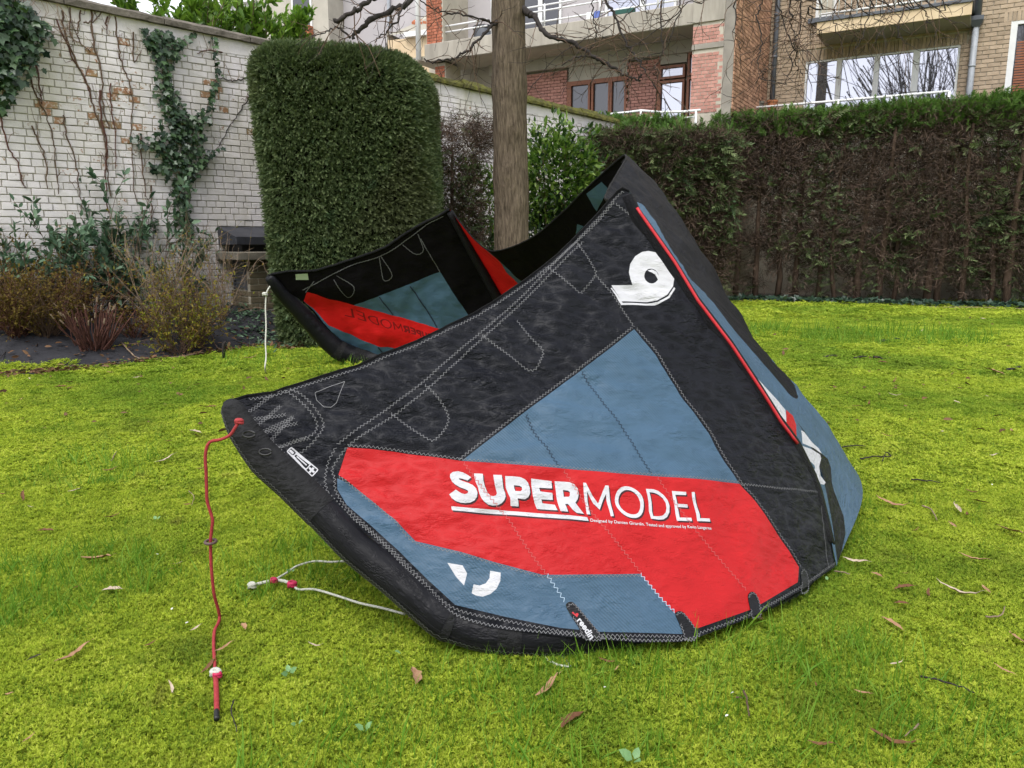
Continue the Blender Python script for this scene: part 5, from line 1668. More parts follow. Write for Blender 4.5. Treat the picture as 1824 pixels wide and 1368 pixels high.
W, Fq = scatter(LEAF_V, LEAF_F, loc, frames_y(unit(g.normal(0, 1, (len(loc), 3)) * (1, 1, .2)), unit(g.normal(0, .5, (len(loc), 3)) + (0, 0, 1.0))), .055 * (.4 + .9 * g.random(len(loc))))
o = link('leaf_litter', make_mesh('leaf_litter', W, Fq, M['litter'])); tag(o, 'brown leaf litter along the lawn edges', None, None, 'stuff')

# ------------------------------------------------------------------ the kite
KITE = {  # traced in image pixels, cast beforehand onto surfaces at chosen depths
 'outline': [[[-1.0074,0.117],[-0.9547,0.0699],[-0.8728,-0.0042],[-0.8129,-0.0561],[-0.7104,-0.1421],[-0.6603,-0.1902],[-0.5603,-0.2713],[-0.4652,-0.3654],[-0.3735,-0.4496],[-0.262,-0.487],[-0.0814,-0.5081],[0.1097,-0.5218],[0.2412,-0.5179],[0.2924,-0.5049],[0.4782,-0.4428],[0.7058,-0.3459],[0.8594,-0.2745],[0.9534,-0.2327],[0.959,-0.1004],[0.9397,0.0422],[0.8462,0.1634],[0.7654,0.226],[0.6887,0.3146],[0.5655,0.4592],[0.4395,0.5959],[0.3556,0.7203],[0.2214,0.8947],[0.1912,0.9609],[0.1664,0.9686],[0.1502,0.9573],[0.1024,0.8968],[0.0274,0.8081],[-0.0396,0.7302],[-0.1717,0.6055],[-0.2339,0.55],[-0.3323,0.4753],[-0.4143,0.4194],[-0.5476,0.3406],[-0.6693,0.273],[-0.7984,0.2146],[-0.8985,0.1672],[-0.9689,0.1529],[-1.0273,0.1273]]],
 'red': [[[-0.6717,0.0075],[-0.5435,-0.0009],[-0.3523,-0.0252],[-0.2241,-0.0298],[-0.061,-0.0403],[0.215,-0.0442],[0.5349,-0.0294],[0.5852,-0.0794],[0.6758,-0.2009],[0.7195,-0.2731],[0.696,-0.323],[0.4838,-0.4206],[0.2945,-0.4814],[0.2613,-0.4692],[0.2337,-0.4434],[0.1936,-0.3997],[0.147,-0.3385],[0.079,-0.3425],[-0.0764,-0.3477],[-0.1263,-0.3485],[-0.2562,-0.3149],[-0.3478,-0.288],[-0.4656,-0.2592],[-0.5312,-0.1959],[-0.6383,-0.111],[-0.6894,-0.0728]]],
 'blue_low': [[[-0.6914,-0.0843],[-0.6383,-0.111],[-0.5312,-0.1959],[-0.4656,-0.2592],[-0.3478,-0.288],[-0.2562,-0.3149],[-0.1263,-0.3485],[-0.0764,-0.3477],[0.079,-0.3425],[0.147,-0.3385],[0.1936,-0.3997],[0.2337,-0.4434],[0.2613,-0.4692],[0.2709,-0.4939],[0.2473,-0.4975],[0.0186,-0.496],[-0.0809,-0.4869],[-0.2253,-0.4588],[-0.3543,-0.4283],[-0.4319,-0.3597],[-0.5102,-0.285],[-0.5885,-0.2178],[-0.6585,-0.1589],[-0.6885,-0.1148]]],
 'blue_up': [[[0.2091,0.4665],[0.0302,0.3058],[-0.1708,0.1327],[-0.3475,-0.0251],[-0.2241,-0.0298],[-0.061,-0.0403],[0.215,-0.0442],[0.5349,-0.0294],[0.4905,0.0354],[0.4424,0.1298],[0.3564,0.2447],[0.2775,0.3806]]],
 'letters': [[[[-0.3206,-0.0754],[-0.3297,-0.0682],[-0.3436,-0.0604],[-0.3576,-0.057],[-0.3714,-0.0595],[-0.3795,-0.0664],[-0.3799,-0.0768],[-0.3748,-0.0885],[-0.3649,-0.0985],[-0.3524,-0.1063],[-0.3386,-0.1119],[-0.3311,-0.1154],[-0.3289,-0.1197],[-0.3316,-0.1248],[-0.3384,-0.1264],[-0.3466,-0.1244],[-0.3549,-0.1195],[-0.3632,-0.1131],[-0.3713,-0.1198],[-0.3806,-0.1271],[-0.3735,-0.1378],[-0.3624,-0.1455],[-0.3488,-0.1503],[-0.3352,-0.1515],[-0.3217,-0.1499],[-0.3109,-0.1439],[-0.3042,-0.1337],[-0.3029,-0.1206],[-0.3071,-0.109],[-0.3169,-0.099],[-0.3293,-0.0926],[-0.3404,-0.0885],[-0.3501,-0.0843],[-0.3557,-0.0807],[-0.353,-0.0784],[-0.3447,-0.0797],[-0.3378,-0.0825],[-0.3308,-0.0853]]],[[[-0.3131,-0.0633],[-0.288,-0.0641],[-0.2873,-0.0835],[-0.2838,-0.0982],[-0.2782,-0.1113],[-0.2727,-0.1214],[-0.2658,-0.1285],[-0.2576,-0.1298],[-0.2507,-0.1274],[-0.2479,-0.1208],[-0.2506,-0.1106],[-0.2547,-0.0974],[-0.2574,-0.0827],[-0.2588,-0.0663],[-0.235,-0.067],[-0.2324,-0.0894],[-0.2298,-0.1071],[-0.2251,-0.1202],[-0.2239,-0.1304],[-0.2274,-0.1407],[-0.2344,-0.1495],[-0.2454,-0.1555],[-0.259,-0.1566],[-0.2727,-0.154],[-0.2836,-0.1463],[-0.2918,-0.1363],[-0.2974,-0.1234],[-0.3017,-0.106],[-0.3087,-0.0885],[-0.3116,-0.0752]]],[[[-0.2252,-0.0697],[-0.2014,-0.0704],[-0.1831,-0.0721],[-0.1691,-0.0776],[-0.1595,-0.087],[-0.1551,-0.1033],[-0.1548,-0.1181],[-0.1594,-0.13],[-0.1693,-0.1362],[-0.179,-0.1365],[-0.1901,-0.1346],[-0.1875,-0.144],[-0.1864,-0.157],[-0.209,-0.1562],[-0.2108,-0.1344],[-0.2175,-0.12],[-0.2229,-0.1054],[-0.2247,-0.0862]],[[-0.2004,-0.0959],[-0.1851,-0.0969],[-0.1782,-0.1011],[-0.177,-0.1085],[-0.1813,-0.1138],[-0.1966,-0.1135],[-0.1992,-0.1062]]],[[[-0.1505,-0.0743],[-0.0894,-0.0771],[-0.0891,-0.0997],[-0.1274,-0.1005],[-0.125,-0.1116],[-0.089,-0.1139],[-0.0886,-0.1346],[-0.1217,-0.1344],[-0.1186,-0.1452],[-0.0837,-0.1491],[-0.0768,-0.1657],[-0.1345,-0.1618],[-0.1409,-0.1452],[-0.1472,-0.1249],[-0.1499,-0.0983]]],[[[-0.0808,-0.0775],[-0.0399,-0.0801],[-0.0257,-0.0855],[-0.015,-0.0986],[-0.0124,-0.1135],[-0.0156,-0.1286],[-0.0228,-0.1393],[-0.0131,-0.1551],[-0.0015,-0.1729],[-0.0227,-0.1709],[-0.0335,-0.1618],[-0.0453,-0.1447],[-0.0538,-0.145],[-0.0502,-0.1566],[-0.0474,-0.1689],[-0.0691,-0.1676],[-0.0744,-0.1459],[-0.0774,-0.1224],[-0.0796,-0.0956]],[[-0.0578,-0.1029],[-0.0428,-0.1044],[-0.0373,-0.1087],[-0.038,-0.1192],[-0.041,-0.1223],[-0.0554,-0.1229],[-0.0562,-0.1125]]],[[[0.0005,-0.0805],[0.0087,-0.0806],[0.0274,-0.1154],[0.044,-0.1392],[0.0536,-0.1173],[0.0678,-0.084],[0.0778,-0.084],[0.0804,-0.1044],[0.0822,-0.1315],[0.0857,-0.1758],[0.0768,-0.1768],[0.0743,-0.1565],[0.0704,-0.1277],[0.07,-0.1085],[0.0592,-0.1294],[0.0468,-0.158],[0.0288,-0.1389],[0.0118,-0.1049],[0.0135,-0.1397],[0.0174,-0.1737],[0.0072,-0.1736],[0.0053,-0.1401],[0.0022,-0.1088]]],[[[0.1355,-0.0827],[0.1418,-0.0831],[0.1488,-0.0849],[0.1565,-0.0881],[0.1635,-0.0926],[0.1697,-0.0985],[0.1747,-0.105],[0.1785,-0.1122],[0.1808,-0.1203],[0.1817,-0.1294],[0.181,-0.1391],[0.1789,-0.1494],[0.1756,-0.1581],[0.1713,-0.1651],[0.1661,-0.1707],[0.1599,-0.175],[0.1534,-0.1777],[0.1465,-0.1786],[0.1395,-0.1785],[0.1324,-0.1773],[0.1251,-0.1745],[0.1178,-0.1703],[0.1111,-0.1646],[0.1052,-0.1574],[0.1007,-0.1497],[0.0977,-0.1415],[0.0962,-0.1329],[0.0962,-0.1238],[0.0975,-0.115],[0.1001,-0.1063],[0.1035,-0.0992],[0.1077,-0.0938],[0.1126,-0.0894],[0.118,-0.0862],[0.1237,-0.084],[0.1295,-0.083]],[[0.1366,-0.0939],[0.1428,-0.0949],[0.1488,-0.0972],[0.1547,-0.1008],[0.1599,-0.1056],[0.1644,-0.1116],[0.1679,-0.1187],[0.1703,-0.1271],[0.1709,-0.1353],[0.1696,-0.1433],[0.1676,-0.1502],[0.1649,-0.156],[0.1613,-0.1607],[0.1569,-0.1644],[0.1519,-0.1666],[0.1461,-0.1676],[0.1402,-0.1674],[0.1342,-0.1661],[0.1283,-0.1637],[0.1225,-0.1601],[0.1174,-0.1554],[0.113,-0.1495],[0.1098,-0.1433],[0.1076,-0.1367],[0.1067,-0.1297],[0.1069,-0.1223],[0.1085,-0.1151],[0.1115,-0.1081],[0.1155,-0.1024],[0.1205,-0.0981],[0.1256,-0.0953],[0.1309,-0.094]]],[[[0.1935,-0.0858],[0.2174,-0.0845],[0.2336,-0.0881],[0.2503,-0.0992],[0.2624,-0.1145],[0.2663,-0.1316],[0.262,-0.1517],[0.2519,-0.1673],[0.2391,-0.1756],[0.2236,-0.1779],[0.1987,-0.1767],[0.1954,-0.1545],[0.1973,-0.1298],[0.1955,-0.1051]],[[0.2038,-0.095],[0.2197,-0.0956],[0.232,-0.0996],[0.2461,-0.1096],[0.2544,-0.1239],[0.2548,-0.1388],[0.2502,-0.1527],[0.2396,-0.1633],[0.2263,-0.1674],[0.2073,-0.1682],[0.2055,-0.1537],[0.2075,-0.129],[0.2054,-0.1068]]],[[[0.2803,-0.0832],[0.3282,-0.0822],[0.3273,-0.0918],[0.2905,-0.0942],[0.2922,-0.1092],[0.2928,-0.1224],[0.3264,-0.1217],[0.3253,-0.1318],[0.2924,-0.133],[0.2924,-0.1491],[0.2924,-0.1658],[0.3298,-0.1643],[0.33,-0.1747],[0.2815,-0.1765],[0.2812,-0.1538],[0.2825,-0.1289],[0.2811,-0.104]]],[[[0.3463,-0.0809],[0.3562,-0.0798],[0.3566,-0.1053],[0.3578,-0.1292],[0.3592,-0.1515],[0.3584,-0.1634],[0.3929,-0.1606],[0.3931,-0.1705],[0.3471,-0.1732],[0.3474,-0.149],[0.3478,-0.1239],[0.3462,-0.1013]]],[[[-0.3742,-0.1613],[-0.179,-0.1724],[0.0069,-0.1828],[0.0098,-0.1942],[-0.1792,-0.1838],[-0.3718,-0.1727]]]],
 'nine': [[[0.1377,0.6224],[0.209,0.6282],[0.2009,0.6472],[0.197,0.6721],[0.2035,0.7061],[0.2204,0.7349],[0.2441,0.7518],[0.268,0.7572],[0.3002,0.7531],[0.3302,0.735],[0.3497,0.7072],[0.3582,0.6702],[0.3514,0.6367],[0.3299,0.6041],[0.2938,0.5807],[0.2611,0.5744],[0.1702,0.5655]],[[0.3019,0.67],[0.3006,0.6614],[0.2969,0.6534],[0.2912,0.6467],[0.284,0.6421],[0.2761,0.64],[0.2683,0.6406],[0.2613,0.6439],[0.2558,0.6495],[0.2523,0.6569],[0.2512,0.6654],[0.2525,0.6741],[0.2561,0.6821],[0.2617,0.6887],[0.2688,0.6932],[0.2766,0.6952],[0.2844,0.6945],[0.2914,0.6912],[0.2971,0.6857],[0.3007,0.6784]]],
 'nine_drop': [[[0.1349,0.6119],[0.1391,0.614],[0.1742,0.5602],[0.2608,0.5682],[0.2963,0.5754],[0.3326,0.5989],[0.3552,0.6344],[0.3596,0.6295],[0.338,0.594],[0.2988,0.5685],[0.2878,0.5639],[0.1687,0.5518]],[[0.2631,0.6858],[0.2792,0.6926],[0.2954,0.6858],[0.3019,0.67],[0.2996,0.656],[0.29,0.6744],[0.2765,0.6814]]],
 'logo': [[[[-0.3788,-0.3183],[-0.3381,-0.3248],[-0.3253,-0.3461],[-0.3331,-0.3785],[-0.3552,-0.3542]]],[[[-0.2647,-0.3386],[-0.237,-0.3438],[-0.2381,-0.3663],[-0.2479,-0.3865],[-0.2637,-0.4006],[-0.2835,-0.4074],[-0.3015,-0.4045],[-0.3125,-0.3985],[-0.3083,-0.3753],[-0.2922,-0.3785],[-0.2763,-0.3725],[-0.2664,-0.3583]]]],
 'patches': [[[-0.0646,-0.4273],[-0.062,-0.4229],[-0.0581,-0.4201],[-0.0529,-0.4188],[-0.0481,-0.4194],[-0.0437,-0.422],[-0.0339,-0.4327],[-0.0189,-0.4514],[-0.0037,-0.4705],[0.0116,-0.4899],[0.0231,-0.5054],[0.031,-0.5169],[0.0216,-0.5228],[-0.005,-0.523],[-0.0219,-0.5145],[-0.0292,-0.4971],[-0.0376,-0.4806],[-0.0471,-0.465],[-0.0553,-0.4503],[-0.0624,-0.4365]],[[0.2345,-0.4434],[0.2389,-0.4396],[0.2439,-0.4376],[0.2496,-0.4374],[0.2546,-0.4385],[0.2588,-0.441],[0.2657,-0.4488],[0.2751,-0.4617],[0.2834,-0.4746],[0.2906,-0.4875],[0.2927,-0.4995],[0.2897,-0.5106],[0.2796,-0.517],[0.2625,-0.5188],[0.2531,-0.5146],[0.2512,-0.5044],[0.2484,-0.4923],[0.2448,-0.4784],[0.2403,-0.4649],[0.235,-0.4519]],[[0.4768,-0.3837],[0.481,-0.3779],[0.4862,-0.3737],[0.4925,-0.371],[0.4986,-0.3711],[0.5046,-0.374],[0.51,-0.3813],[0.5148,-0.393],[0.5168,-0.4054],[0.5161,-0.4185],[0.5145,-0.4294],[0.5121,-0.4382],[0.502,-0.4447],[0.4845,-0.4489],[0.4766,-0.4441],[0.478,-0.4301],[0.4777,-0.4141],[0.4757,-0.3958]],[[0.723,-0.2875],[0.7339,-0.2783],[0.7431,-0.2765],[0.7506,-0.282],[0.7542,-0.2914],[0.754,-0.3047],[0.7504,-0.3202],[0.7434,-0.3376],[0.7293,-0.3504],[0.7087,-0.3586],[0.7028,-0.3522],[0.7114,-0.3314],[0.7162,-0.3137],[0.7172,-0.2993]]],
 'tag_w': [[[-0.8383,-0.0095],[-0.8374,-0.0063],[-0.8302,0.0016],[-0.8274,0.0028],[-0.8238,0.0014],[-0.7481,-0.056],[-0.7463,-0.059],[-0.747,-0.0622],[-0.758,-0.0784],[-0.762,-0.0807],[-0.7655,-0.0794],[-0.8371,-0.0122]]],
 'tag_b': [[[-0.835,-0.009],[-0.8279,-0.0005],[-0.8181,-0.0079],[-0.8124,-0.0132],[-0.8185,-0.0197],[-0.8227,-0.0198]],[[-0.8165,-0.0223],[-0.8119,-0.0177],[-0.7715,-0.0462],[-0.7804,-0.058],[-0.784,-0.0555]],[[-0.7673,-0.0461],[-0.749,-0.0591],[-0.7615,-0.0772],[-0.7792,-0.0616]]],
 'tag_in': [[[-0.8329,-0.008],[-0.8283,-0.0037],[-0.8176,-0.0124],[-0.8216,-0.018]],[[-0.8108,-0.024],[-0.808,-0.0221],[-0.7783,-0.0464],[-0.7805,-0.0496]],[[-0.7734,-0.0561],[-0.7704,-0.0525],[-0.7654,-0.0564],[-0.7616,-0.0522],[-0.757,-0.0557],[-0.7598,-0.0611],[-0.7547,-0.0655],[-0.7589,-0.07],[-0.764,-0.0657],[-0.7672,-0.0711],[-0.7722,-0.0672],[-0.7685,-0.0622]]],
 'bottom': [[[-1.0074,0.117],[-0.9547,0.0699],[-0.8728,-0.0042],[-0.8129,-0.0561],[-0.7104,-0.1421],[-0.6603,-0.1902],[-0.5603,-0.2713],[-0.4652,-0.3654],[-0.3735,-0.4496],[-0.262,-0.487],[-0.0814,-0.5081],[0.1097,-0.5218],[0.2412,-0.5179],[0.2924,-0.5049],[0.4782,-0.4428],[0.7058,-0.3459],[0.8594,-0.2745],[0.9534,-0.2327]]],
 'te': [[[-1.0273,0.1273],[-0.9689,0.1529],[-0.8985,0.1672],[-0.7984,0.2146],[-0.6693,0.273],[-0.5476,0.3406],[-0.4143,0.4194],[-0.3323,0.4753],[-0.2339,0.55],[-0.1717,0.6055],[-0.0396,0.7302],[0.0274,0.8081],[0.1024,0.8968],[0.1502,0.9573],[0.1664,0.9686],[0.1912,0.9609]]],
 'right': [[[0.9534,-0.2327],[0.959,-0.1004],[0.9397,0.0422],[0.8462,0.1634],[0.7654,0.226],[0.6887,0.3146],[0.5655,0.4592],[0.4395,0.5959],[0.3556,0.7203],[0.2214,0.8947],[0.1912,0.9609]]],
 'stitch': [([[-0.9629,0.1429],[-0.8925,0.157],[-0.7924,0.2039],[-0.6635,0.2617],[-0.5419,0.3289],[-0.4087,0.4071],[-0.3269,0.4629],[-0.2285,0.5374],[-0.1662,0.5928],[-0.034,0.7176],[0.0332,0.7958],[0.1084,0.8849],[0.1565,0.9458],[0.1727,0.9572]],'z',),([[-0.7006,0.0152],[-0.5646,0.137],[-0.4651,0.2305],[-0.3928,0.3096],[-0.3228,0.3854],[-0.2051,0.5088],[-0.1425,0.5834],[-0.0809,0.662],[0.0165,0.7744],[0.0777,0.8381],[0.1427,0.9207]],'z',),([[-0.6705,0.0127],[-0.5548,0.1082],[-0.438,0.2203],[-0.3087,0.3717],[-0.1871,0.5056],[-0.0585,0.6631],[0.0446,0.7816]],'z',),([[-0.5556,0.1227],[-0.45,0.0402],[-0.4196,0.043],[-0.3886,0.0983],[-0.3994,0.1441],[-0.4614,0.2191]],'z',),([[-0.2895,0.4062],[-0.1471,0.2903],[-0.1052,0.3296],[-0.1004,0.3647],[-0.1384,0.4097],[-0.1786,0.4679]],'z',),([[-0.0752,0.6816],[0.0205,0.5914],[0.0411,0.5949],[0.0838,0.6565],[0.0729,0.6893],[0.0221,0.7788]],'z',),([[0.1486,0.9149],[0.2011,0.8807],[0.2195,0.8946]],'z',),([[0.0838,0.6565],[0.1448,0.58],[0.2076,0.4745]],'z',),([[0.024,0.2932],[0.0872,0.1879],[0.1493,0.0938],[0.2173,-0.0403]],'d',),([[-0.1573,0.1316],[-0.1324,0.0732],[-0.1009,0.0255],[-0.0705,-0.0319]],'d',),([[-0.3427,-0.0301],[-0.2882,-0.1086],[-0.2228,-0.1861],[-0.182,-0.2523],[-0.142,-0.3122],[-0.1142,-0.3483]],'r',),([[-0.0547,-0.0452],[0.0227,-0.1682],[0.0857,-0.2524],[0.1475,-0.3338]],'r',),([[0.2349,-0.0459],[0.3101,-0.1591],[0.3317,-0.1968],[0.3905,-0.2659],[0.4753,-0.3672]],'r',),([[-0.1142,-0.3483],[-0.067,-0.4176]],'l',),([[0.147,-0.3385],[0.1936,-0.3997],[0.2341,-0.4404]],'l',),([[-0.6721,0.0126],[-0.5438,0.0042],[-0.3524,-0.02],[-0.224,-0.0245],[-0.0607,-0.0349],[0.2157,-0.0387],[0.5361,-0.0236]],'z',),([[0.5349,-0.0294],[0.712,-0.014],[0.9293,0.0196]],'z',),([[0.5423,-0.0264],[0.593,-0.0763],[0.6845,-0.1978],[0.7287,-0.2701]],'z',),([[-0.6889,-0.0777],[-0.6378,-0.1158],[-0.5308,-0.2006],[-0.4653,-0.2638],[-0.3476,-0.2926],[-0.2562,-0.3195],[-0.1264,-0.353],[-0.0766,-0.3523],[0.0786,-0.3471],[0.1465,-0.3432]],'z',),([[0.2016,0.4718],[0.0233,0.3113],[-0.1774,0.138],[-0.354,-0.02]],'z',),([[0.2171,0.4714],[0.2858,0.3857],[0.3651,0.2499],[0.4517,0.1351],[0.5003,0.0407],[0.545,-0.0241]],'z',),([[-0.7045,0.0066],[-0.7208,-0.0357],[-0.7247,-0.0897],[-0.7176,-0.1152],[-0.7025,-0.1451],[-0.6603,-0.1902]],'z',),([[-0.6717,0.0075],[-0.683,-0.0063],[-0.7082,-0.0536],[-0.6992,-0.0828],[-0.6927,-0.1197],[-0.6628,-0.1621],[-0.5955,-0.224],[-0.5155,-0.294],[-0.4371,-0.3699],[-0.3583,-0.4369],[-0.2251,-0.4687],[-0.0811,-0.4954],[0.0181,-0.5045],[0.2463,-0.5047]],'z',),([[-1.0022,0.1242],[-0.9495,0.077],[-0.8675,0.0026],[-0.8075,-0.0494],[-0.7049,-0.1357],[-0.6548,-0.1839],[-0.5548,-0.2652],[-0.4597,-0.3596],[-0.368,-0.444],[-0.2564,-0.4814],[-0.0755,-0.5024],[0.1163,-0.516],[0.2486,-0.5119],[0.3001,-0.4988]],'b',),([[0.2921,-0.4962],[0.4786,-0.4334],[0.7071,-0.3355],[0.8612,-0.2633],[0.9554,-0.221]],'z',),([[-0.8895,0.1714],[-0.8509,0.167],[-0.7985,0.1256],[-0.7676,0.0884],[-0.7636,0.0643],[-0.7795,0.0362],[-0.8682,-0.004]],'z',),([[-0.8523,0.1796],[-0.8154,0.164],[-0.7763,0.1268],[-0.7487,0.0893],[-0.7475,0.0615],[-0.7698,0.0179],[-0.8007,-0.0132]],'z',),([[-0.9688,0.0943],[-0.8976,0.1601]],'x',),([[-0.9331,0.0577],[-0.8714,0.1266]],'x',),([[-0.9561,0.0799],[-0.8539,0.098]],'x',),([[-0.9156,0.0419],[-0.8294,0.0906]],'x',),([[-0.9167,0.0386],[-0.8179,0.0722]],'x',),([[-0.8893,0.0166],[-0.8326,0.0905]],'x',),([[-0.873,-0.0025],[-0.779,0.0311]],'x',),([[-0.6977,0.2175],[-0.7797,0.1753],[-0.7726,0.1522],[-0.7499,0.1336],[-0.7292,0.1347],[-0.7145,0.1499],[-0.6977,0.2175]],'s',),([[0.9333,0.0206],[0.9366,-0.0265],[0.9157,-0.1484],[0.897,-0.2464]],'s',),([[-0.0605,-0.4345],[-0.056,-0.4269],[-0.0471,-0.4247],[-0.0396,-0.4291],[-0.0137,-0.4613],[0.0126,-0.4947],[0.0262,-0.5146],[-0.0195,-0.515],[-0.0322,-0.4851],[-0.0485,-0.4583]],'g',),([[0.2361,-0.4493],[0.2437,-0.4427],[0.2535,-0.4423],[0.2607,-0.4467],[0.277,-0.4689],[0.2893,-0.491],[0.2843,-0.5101],[0.2548,-0.5133],[0.2515,-0.4956],[0.2453,-0.4716]],'g',),([[0.4776,-0.3893],[0.4849,-0.3793],[0.4956,-0.3747],[0.5059,-0.3796],[0.5141,-0.3998],[0.5128,-0.4223],[0.5088,-0.4374],[0.4786,-0.4447],[0.481,-0.4207]],'g',),([[0.7195,-0.295],[0.7382,-0.2793],[0.751,-0.2888],[0.7507,-0.3116],[0.7387,-0.3417],[0.703,-0.3558],[0.7178,-0.3198]],'g',)],
 'smalltext': [[[0.014,-0.196],[0.1943,-0.2004],[0.3921,-0.1955]]],
 'patchtext': [[[-0.0363,-0.4615],[-0.0205,-0.4833],[-0.0034,-0.5111]]],
 'patchred': [[[-0.0509,-0.4479],[-0.047,-0.4447],[-0.0423,-0.451],[-0.0362,-0.4478],[-0.0326,-0.4509],[-0.0373,-0.4594],[-0.042,-0.4552]]],
 'cwhite': [[[0.0213,0.56],[0.0171,0.49],[0.0405,0.3975],[0.0443,0.3625],[0.0128,0.345],[0.0107,0.4475],[0.0117,0.5125]]],
 'cred': [[[0.0459,0.36],[0.0507,0.335],[0.0389,0.3175],[0.0005,0.2975],[0.0107,0.345]]],
 'cblack': [[[0.0507,0.335],[0.048,0.3175],[0.048,0.29],[0.0496,0.2525],[0.0613,0.2075],[0.0699,0.1825],[0.0688,0.16],[0.0533,0.1375],[0.0507,0.1175],[0.0528,0.0925],[0.056,0.0475],[0.0464,0.015],[0.0224,0],[0.0048,0]]],
 'cw1': [[[0.04,0.2975],[0.0464,0.285],[0.0517,0.2525],[0.0619,0.2225],[0.0613,0.2075],[0.0464,0.24],[0.0197,0.28]]],
 'cw2': [[[0.0149,0.2775],[0.0379,0.245],[0.0544,0.2125],[0.0512,0.205],[0.032,0.2025],[0.0213,0.1875],[0.032,0.16],[0.0245,0.1625],[0.0117,0.1775],[0.0059,0.2275],[0.016,0.2125],[0.0203,0.2175],[0.0165,0.23],[0.0075,0.2475],[0.0059,0.2675]]],
 'cblack_top': [[(0.325,0.3331,),(0.275,0.3319,),(0.2328,0.3306,),(0.1984,0.3294,),(0.1719,0.3281,),(0.1531,0.3269,),(0.1375,0.3272,),(0.125,0.3291,),(0.1156,0.3325,),(0.1094,0.3375,),(0.105,0.3447,),(0.1025,0.3541,),(0.1019,0.3656,),(0.1031,0.3794,),(0.1038,0.3928,),(0.1038,0.4059,),(0.1031,0.4188,),(0.1019,0.4313,),(0.1009,0.4469,),(0.1003,0.4656,),(0.1,0.4875,),(0.1,0.5125,),(0.1013,0.5356,),(0.1038,0.5569,),(0.1075,0.5763,),(0.1125,0.5938,),(0.1212,0.6113,),(0.1338,0.6287,),(0.15,0.6462,),(0.17,0.6638,),(0.1881,0.6794,),(0.2044,0.6931,),(0.2188,0.705,),(0.2312,0.715,),(0.2437,0.7269,),(0.2563,0.7406,),(0.2688,0.7563,),(0.2812,0.7738,),(0.2925,0.7906,),(0.3025,0.8069,),(0.3113,0.8225,),(0.3187,0.8375,),(0.325,0.8513,),(0.33,0.8638,),(0.3337,0.875,),(0.3363,0.885,),(0.3356,0.8956,),(0.3319,0.9069,),(0.325,0.9188,),(0.315,0.9312,),(0.2963,0.9431,),(0.2687,0.9544,),(0.2325,0.965,),(0.1875,0.975,),(0.1525,0.9925,),(0.1275,1.0175,),(0.1125,1.05,),(0.1075,1.09,),(0.1444,1.12,),(0.2231,1.14,),(0.3438,1.15,),(0.5063,1.15,),(0.6281,1.0991,),(0.7094,0.9972,),(0.75,0.8444,),(0.75,0.6406,),(0.7281,0.4878,),(0.6844,0.3859,),(0.6187,0.335,),(0.5312,0.335,),(0.4531,0.3347,),(0.3844,0.3341,)]],
 'ired': [[(1,1,),(0.942,0.985,),(0.915,0.99,),(0.905,0.9,),(0.925,0.75,),(0.92,0.6,),(0.915,0.5,),(0.92,0.33,),(0.93,0.05,),(1,0.05,)]],
 'iblue1': [[[0.6083,0.985],[0.5717,0.98],[0.575,0.9425],[0.6233,0.9075]]],
 'iblue2': [[[0.6767,0.92],[0.6717,0.895],[0.6983,0.8875]]],
 'f_outline': [[[-0.8884,0.1449],[-0.8234,0.0138],[-0.6861,-0.1244],[-0.5208,-0.3965],[-0.4014,-0.5462],[-0.2665,-0.5987],[-0.1239,-0.6369],[0.3663,-0.6621],[1.2869,-0.5644],[1.2828,-0.4635],[1.1165,-0.1508],[1.0018,0.0671],[0.8839,0.2946],[0.7683,0.5254],[0.63,0.8235],[0.5528,0.768],[0.3505,0.6523],[0.0972,0.4637],[-0.1726,0.3346],[-0.5163,0.2092],[-0.8828,0.1681],[-0.9201,0.1499]]],
 'f_te': [[[-0.9201,0.1499],[-0.8828,0.1681],[-0.5163,0.2092],[-0.1726,0.3346],[0.0972,0.4637],[0.3505,0.6523],[0.5528,0.768],[0.63,0.8235]]],
 'f_bottom': [[[-0.8884,0.1449],[-0.8234,0.0138],[-0.6861,-0.1244],[-0.5208,-0.3965],[-0.4014,-0.5462],[-0.2665,-0.5987],[-0.1239,-0.6369],[0.3663,-0.6621],[1.2869,-0.5644]]],
 'f_red': [[[-0.6351,-0.0115],[-0.2521,-0.1259],[0.1589,-0.2084],[0.5194,-0.2715],[1.063,-0.3456],[1.0651,-0.4481],[0.1022,-0.512],[-0.0461,-0.5085],[-0.1759,-0.468],[-0.3684,-0.4041],[-0.4975,-0.3419],[-0.6066,-0.2061],[-0.6827,-0.1067]]],
 'f_blue_low': [[[-0.6827,-0.1067],[-0.6066,-0.2061],[-0.4975,-0.3419],[-0.3684,-0.4041],[-0.1759,-0.468],[-0.0461,-0.5085],[0.1022,-0.512],[1.0651,-0.4481],[1.0672,-0.5404],[0.3675,-0.624],[-0.122,-0.614],[-0.2642,-0.5755],[-0.3874,-0.5156],[-0.5018,-0.3714],[-0.6683,-0.1349]]],
 'f_blue_up': [[[-0.2521,-0.1259],[0.5248,0.2636],[0.7413,-0.1162],[0.8307,-0.3254],[0.5194,-0.2715],[0.1589,-0.2084]]],
 'f_seam': [[[-0.0087,-0.0112],[0.0915,-0.1879]],[[0.2664,0.1135],[0.4759,-0.255]],[[-0.0642,-0.5092],[-0.0288,-0.5747]]],
 'f_tag': [[[-0.7064,0.1565],[-0.5932,0.178],[-0.596,0.1159],[-0.7138,0.0992]]],
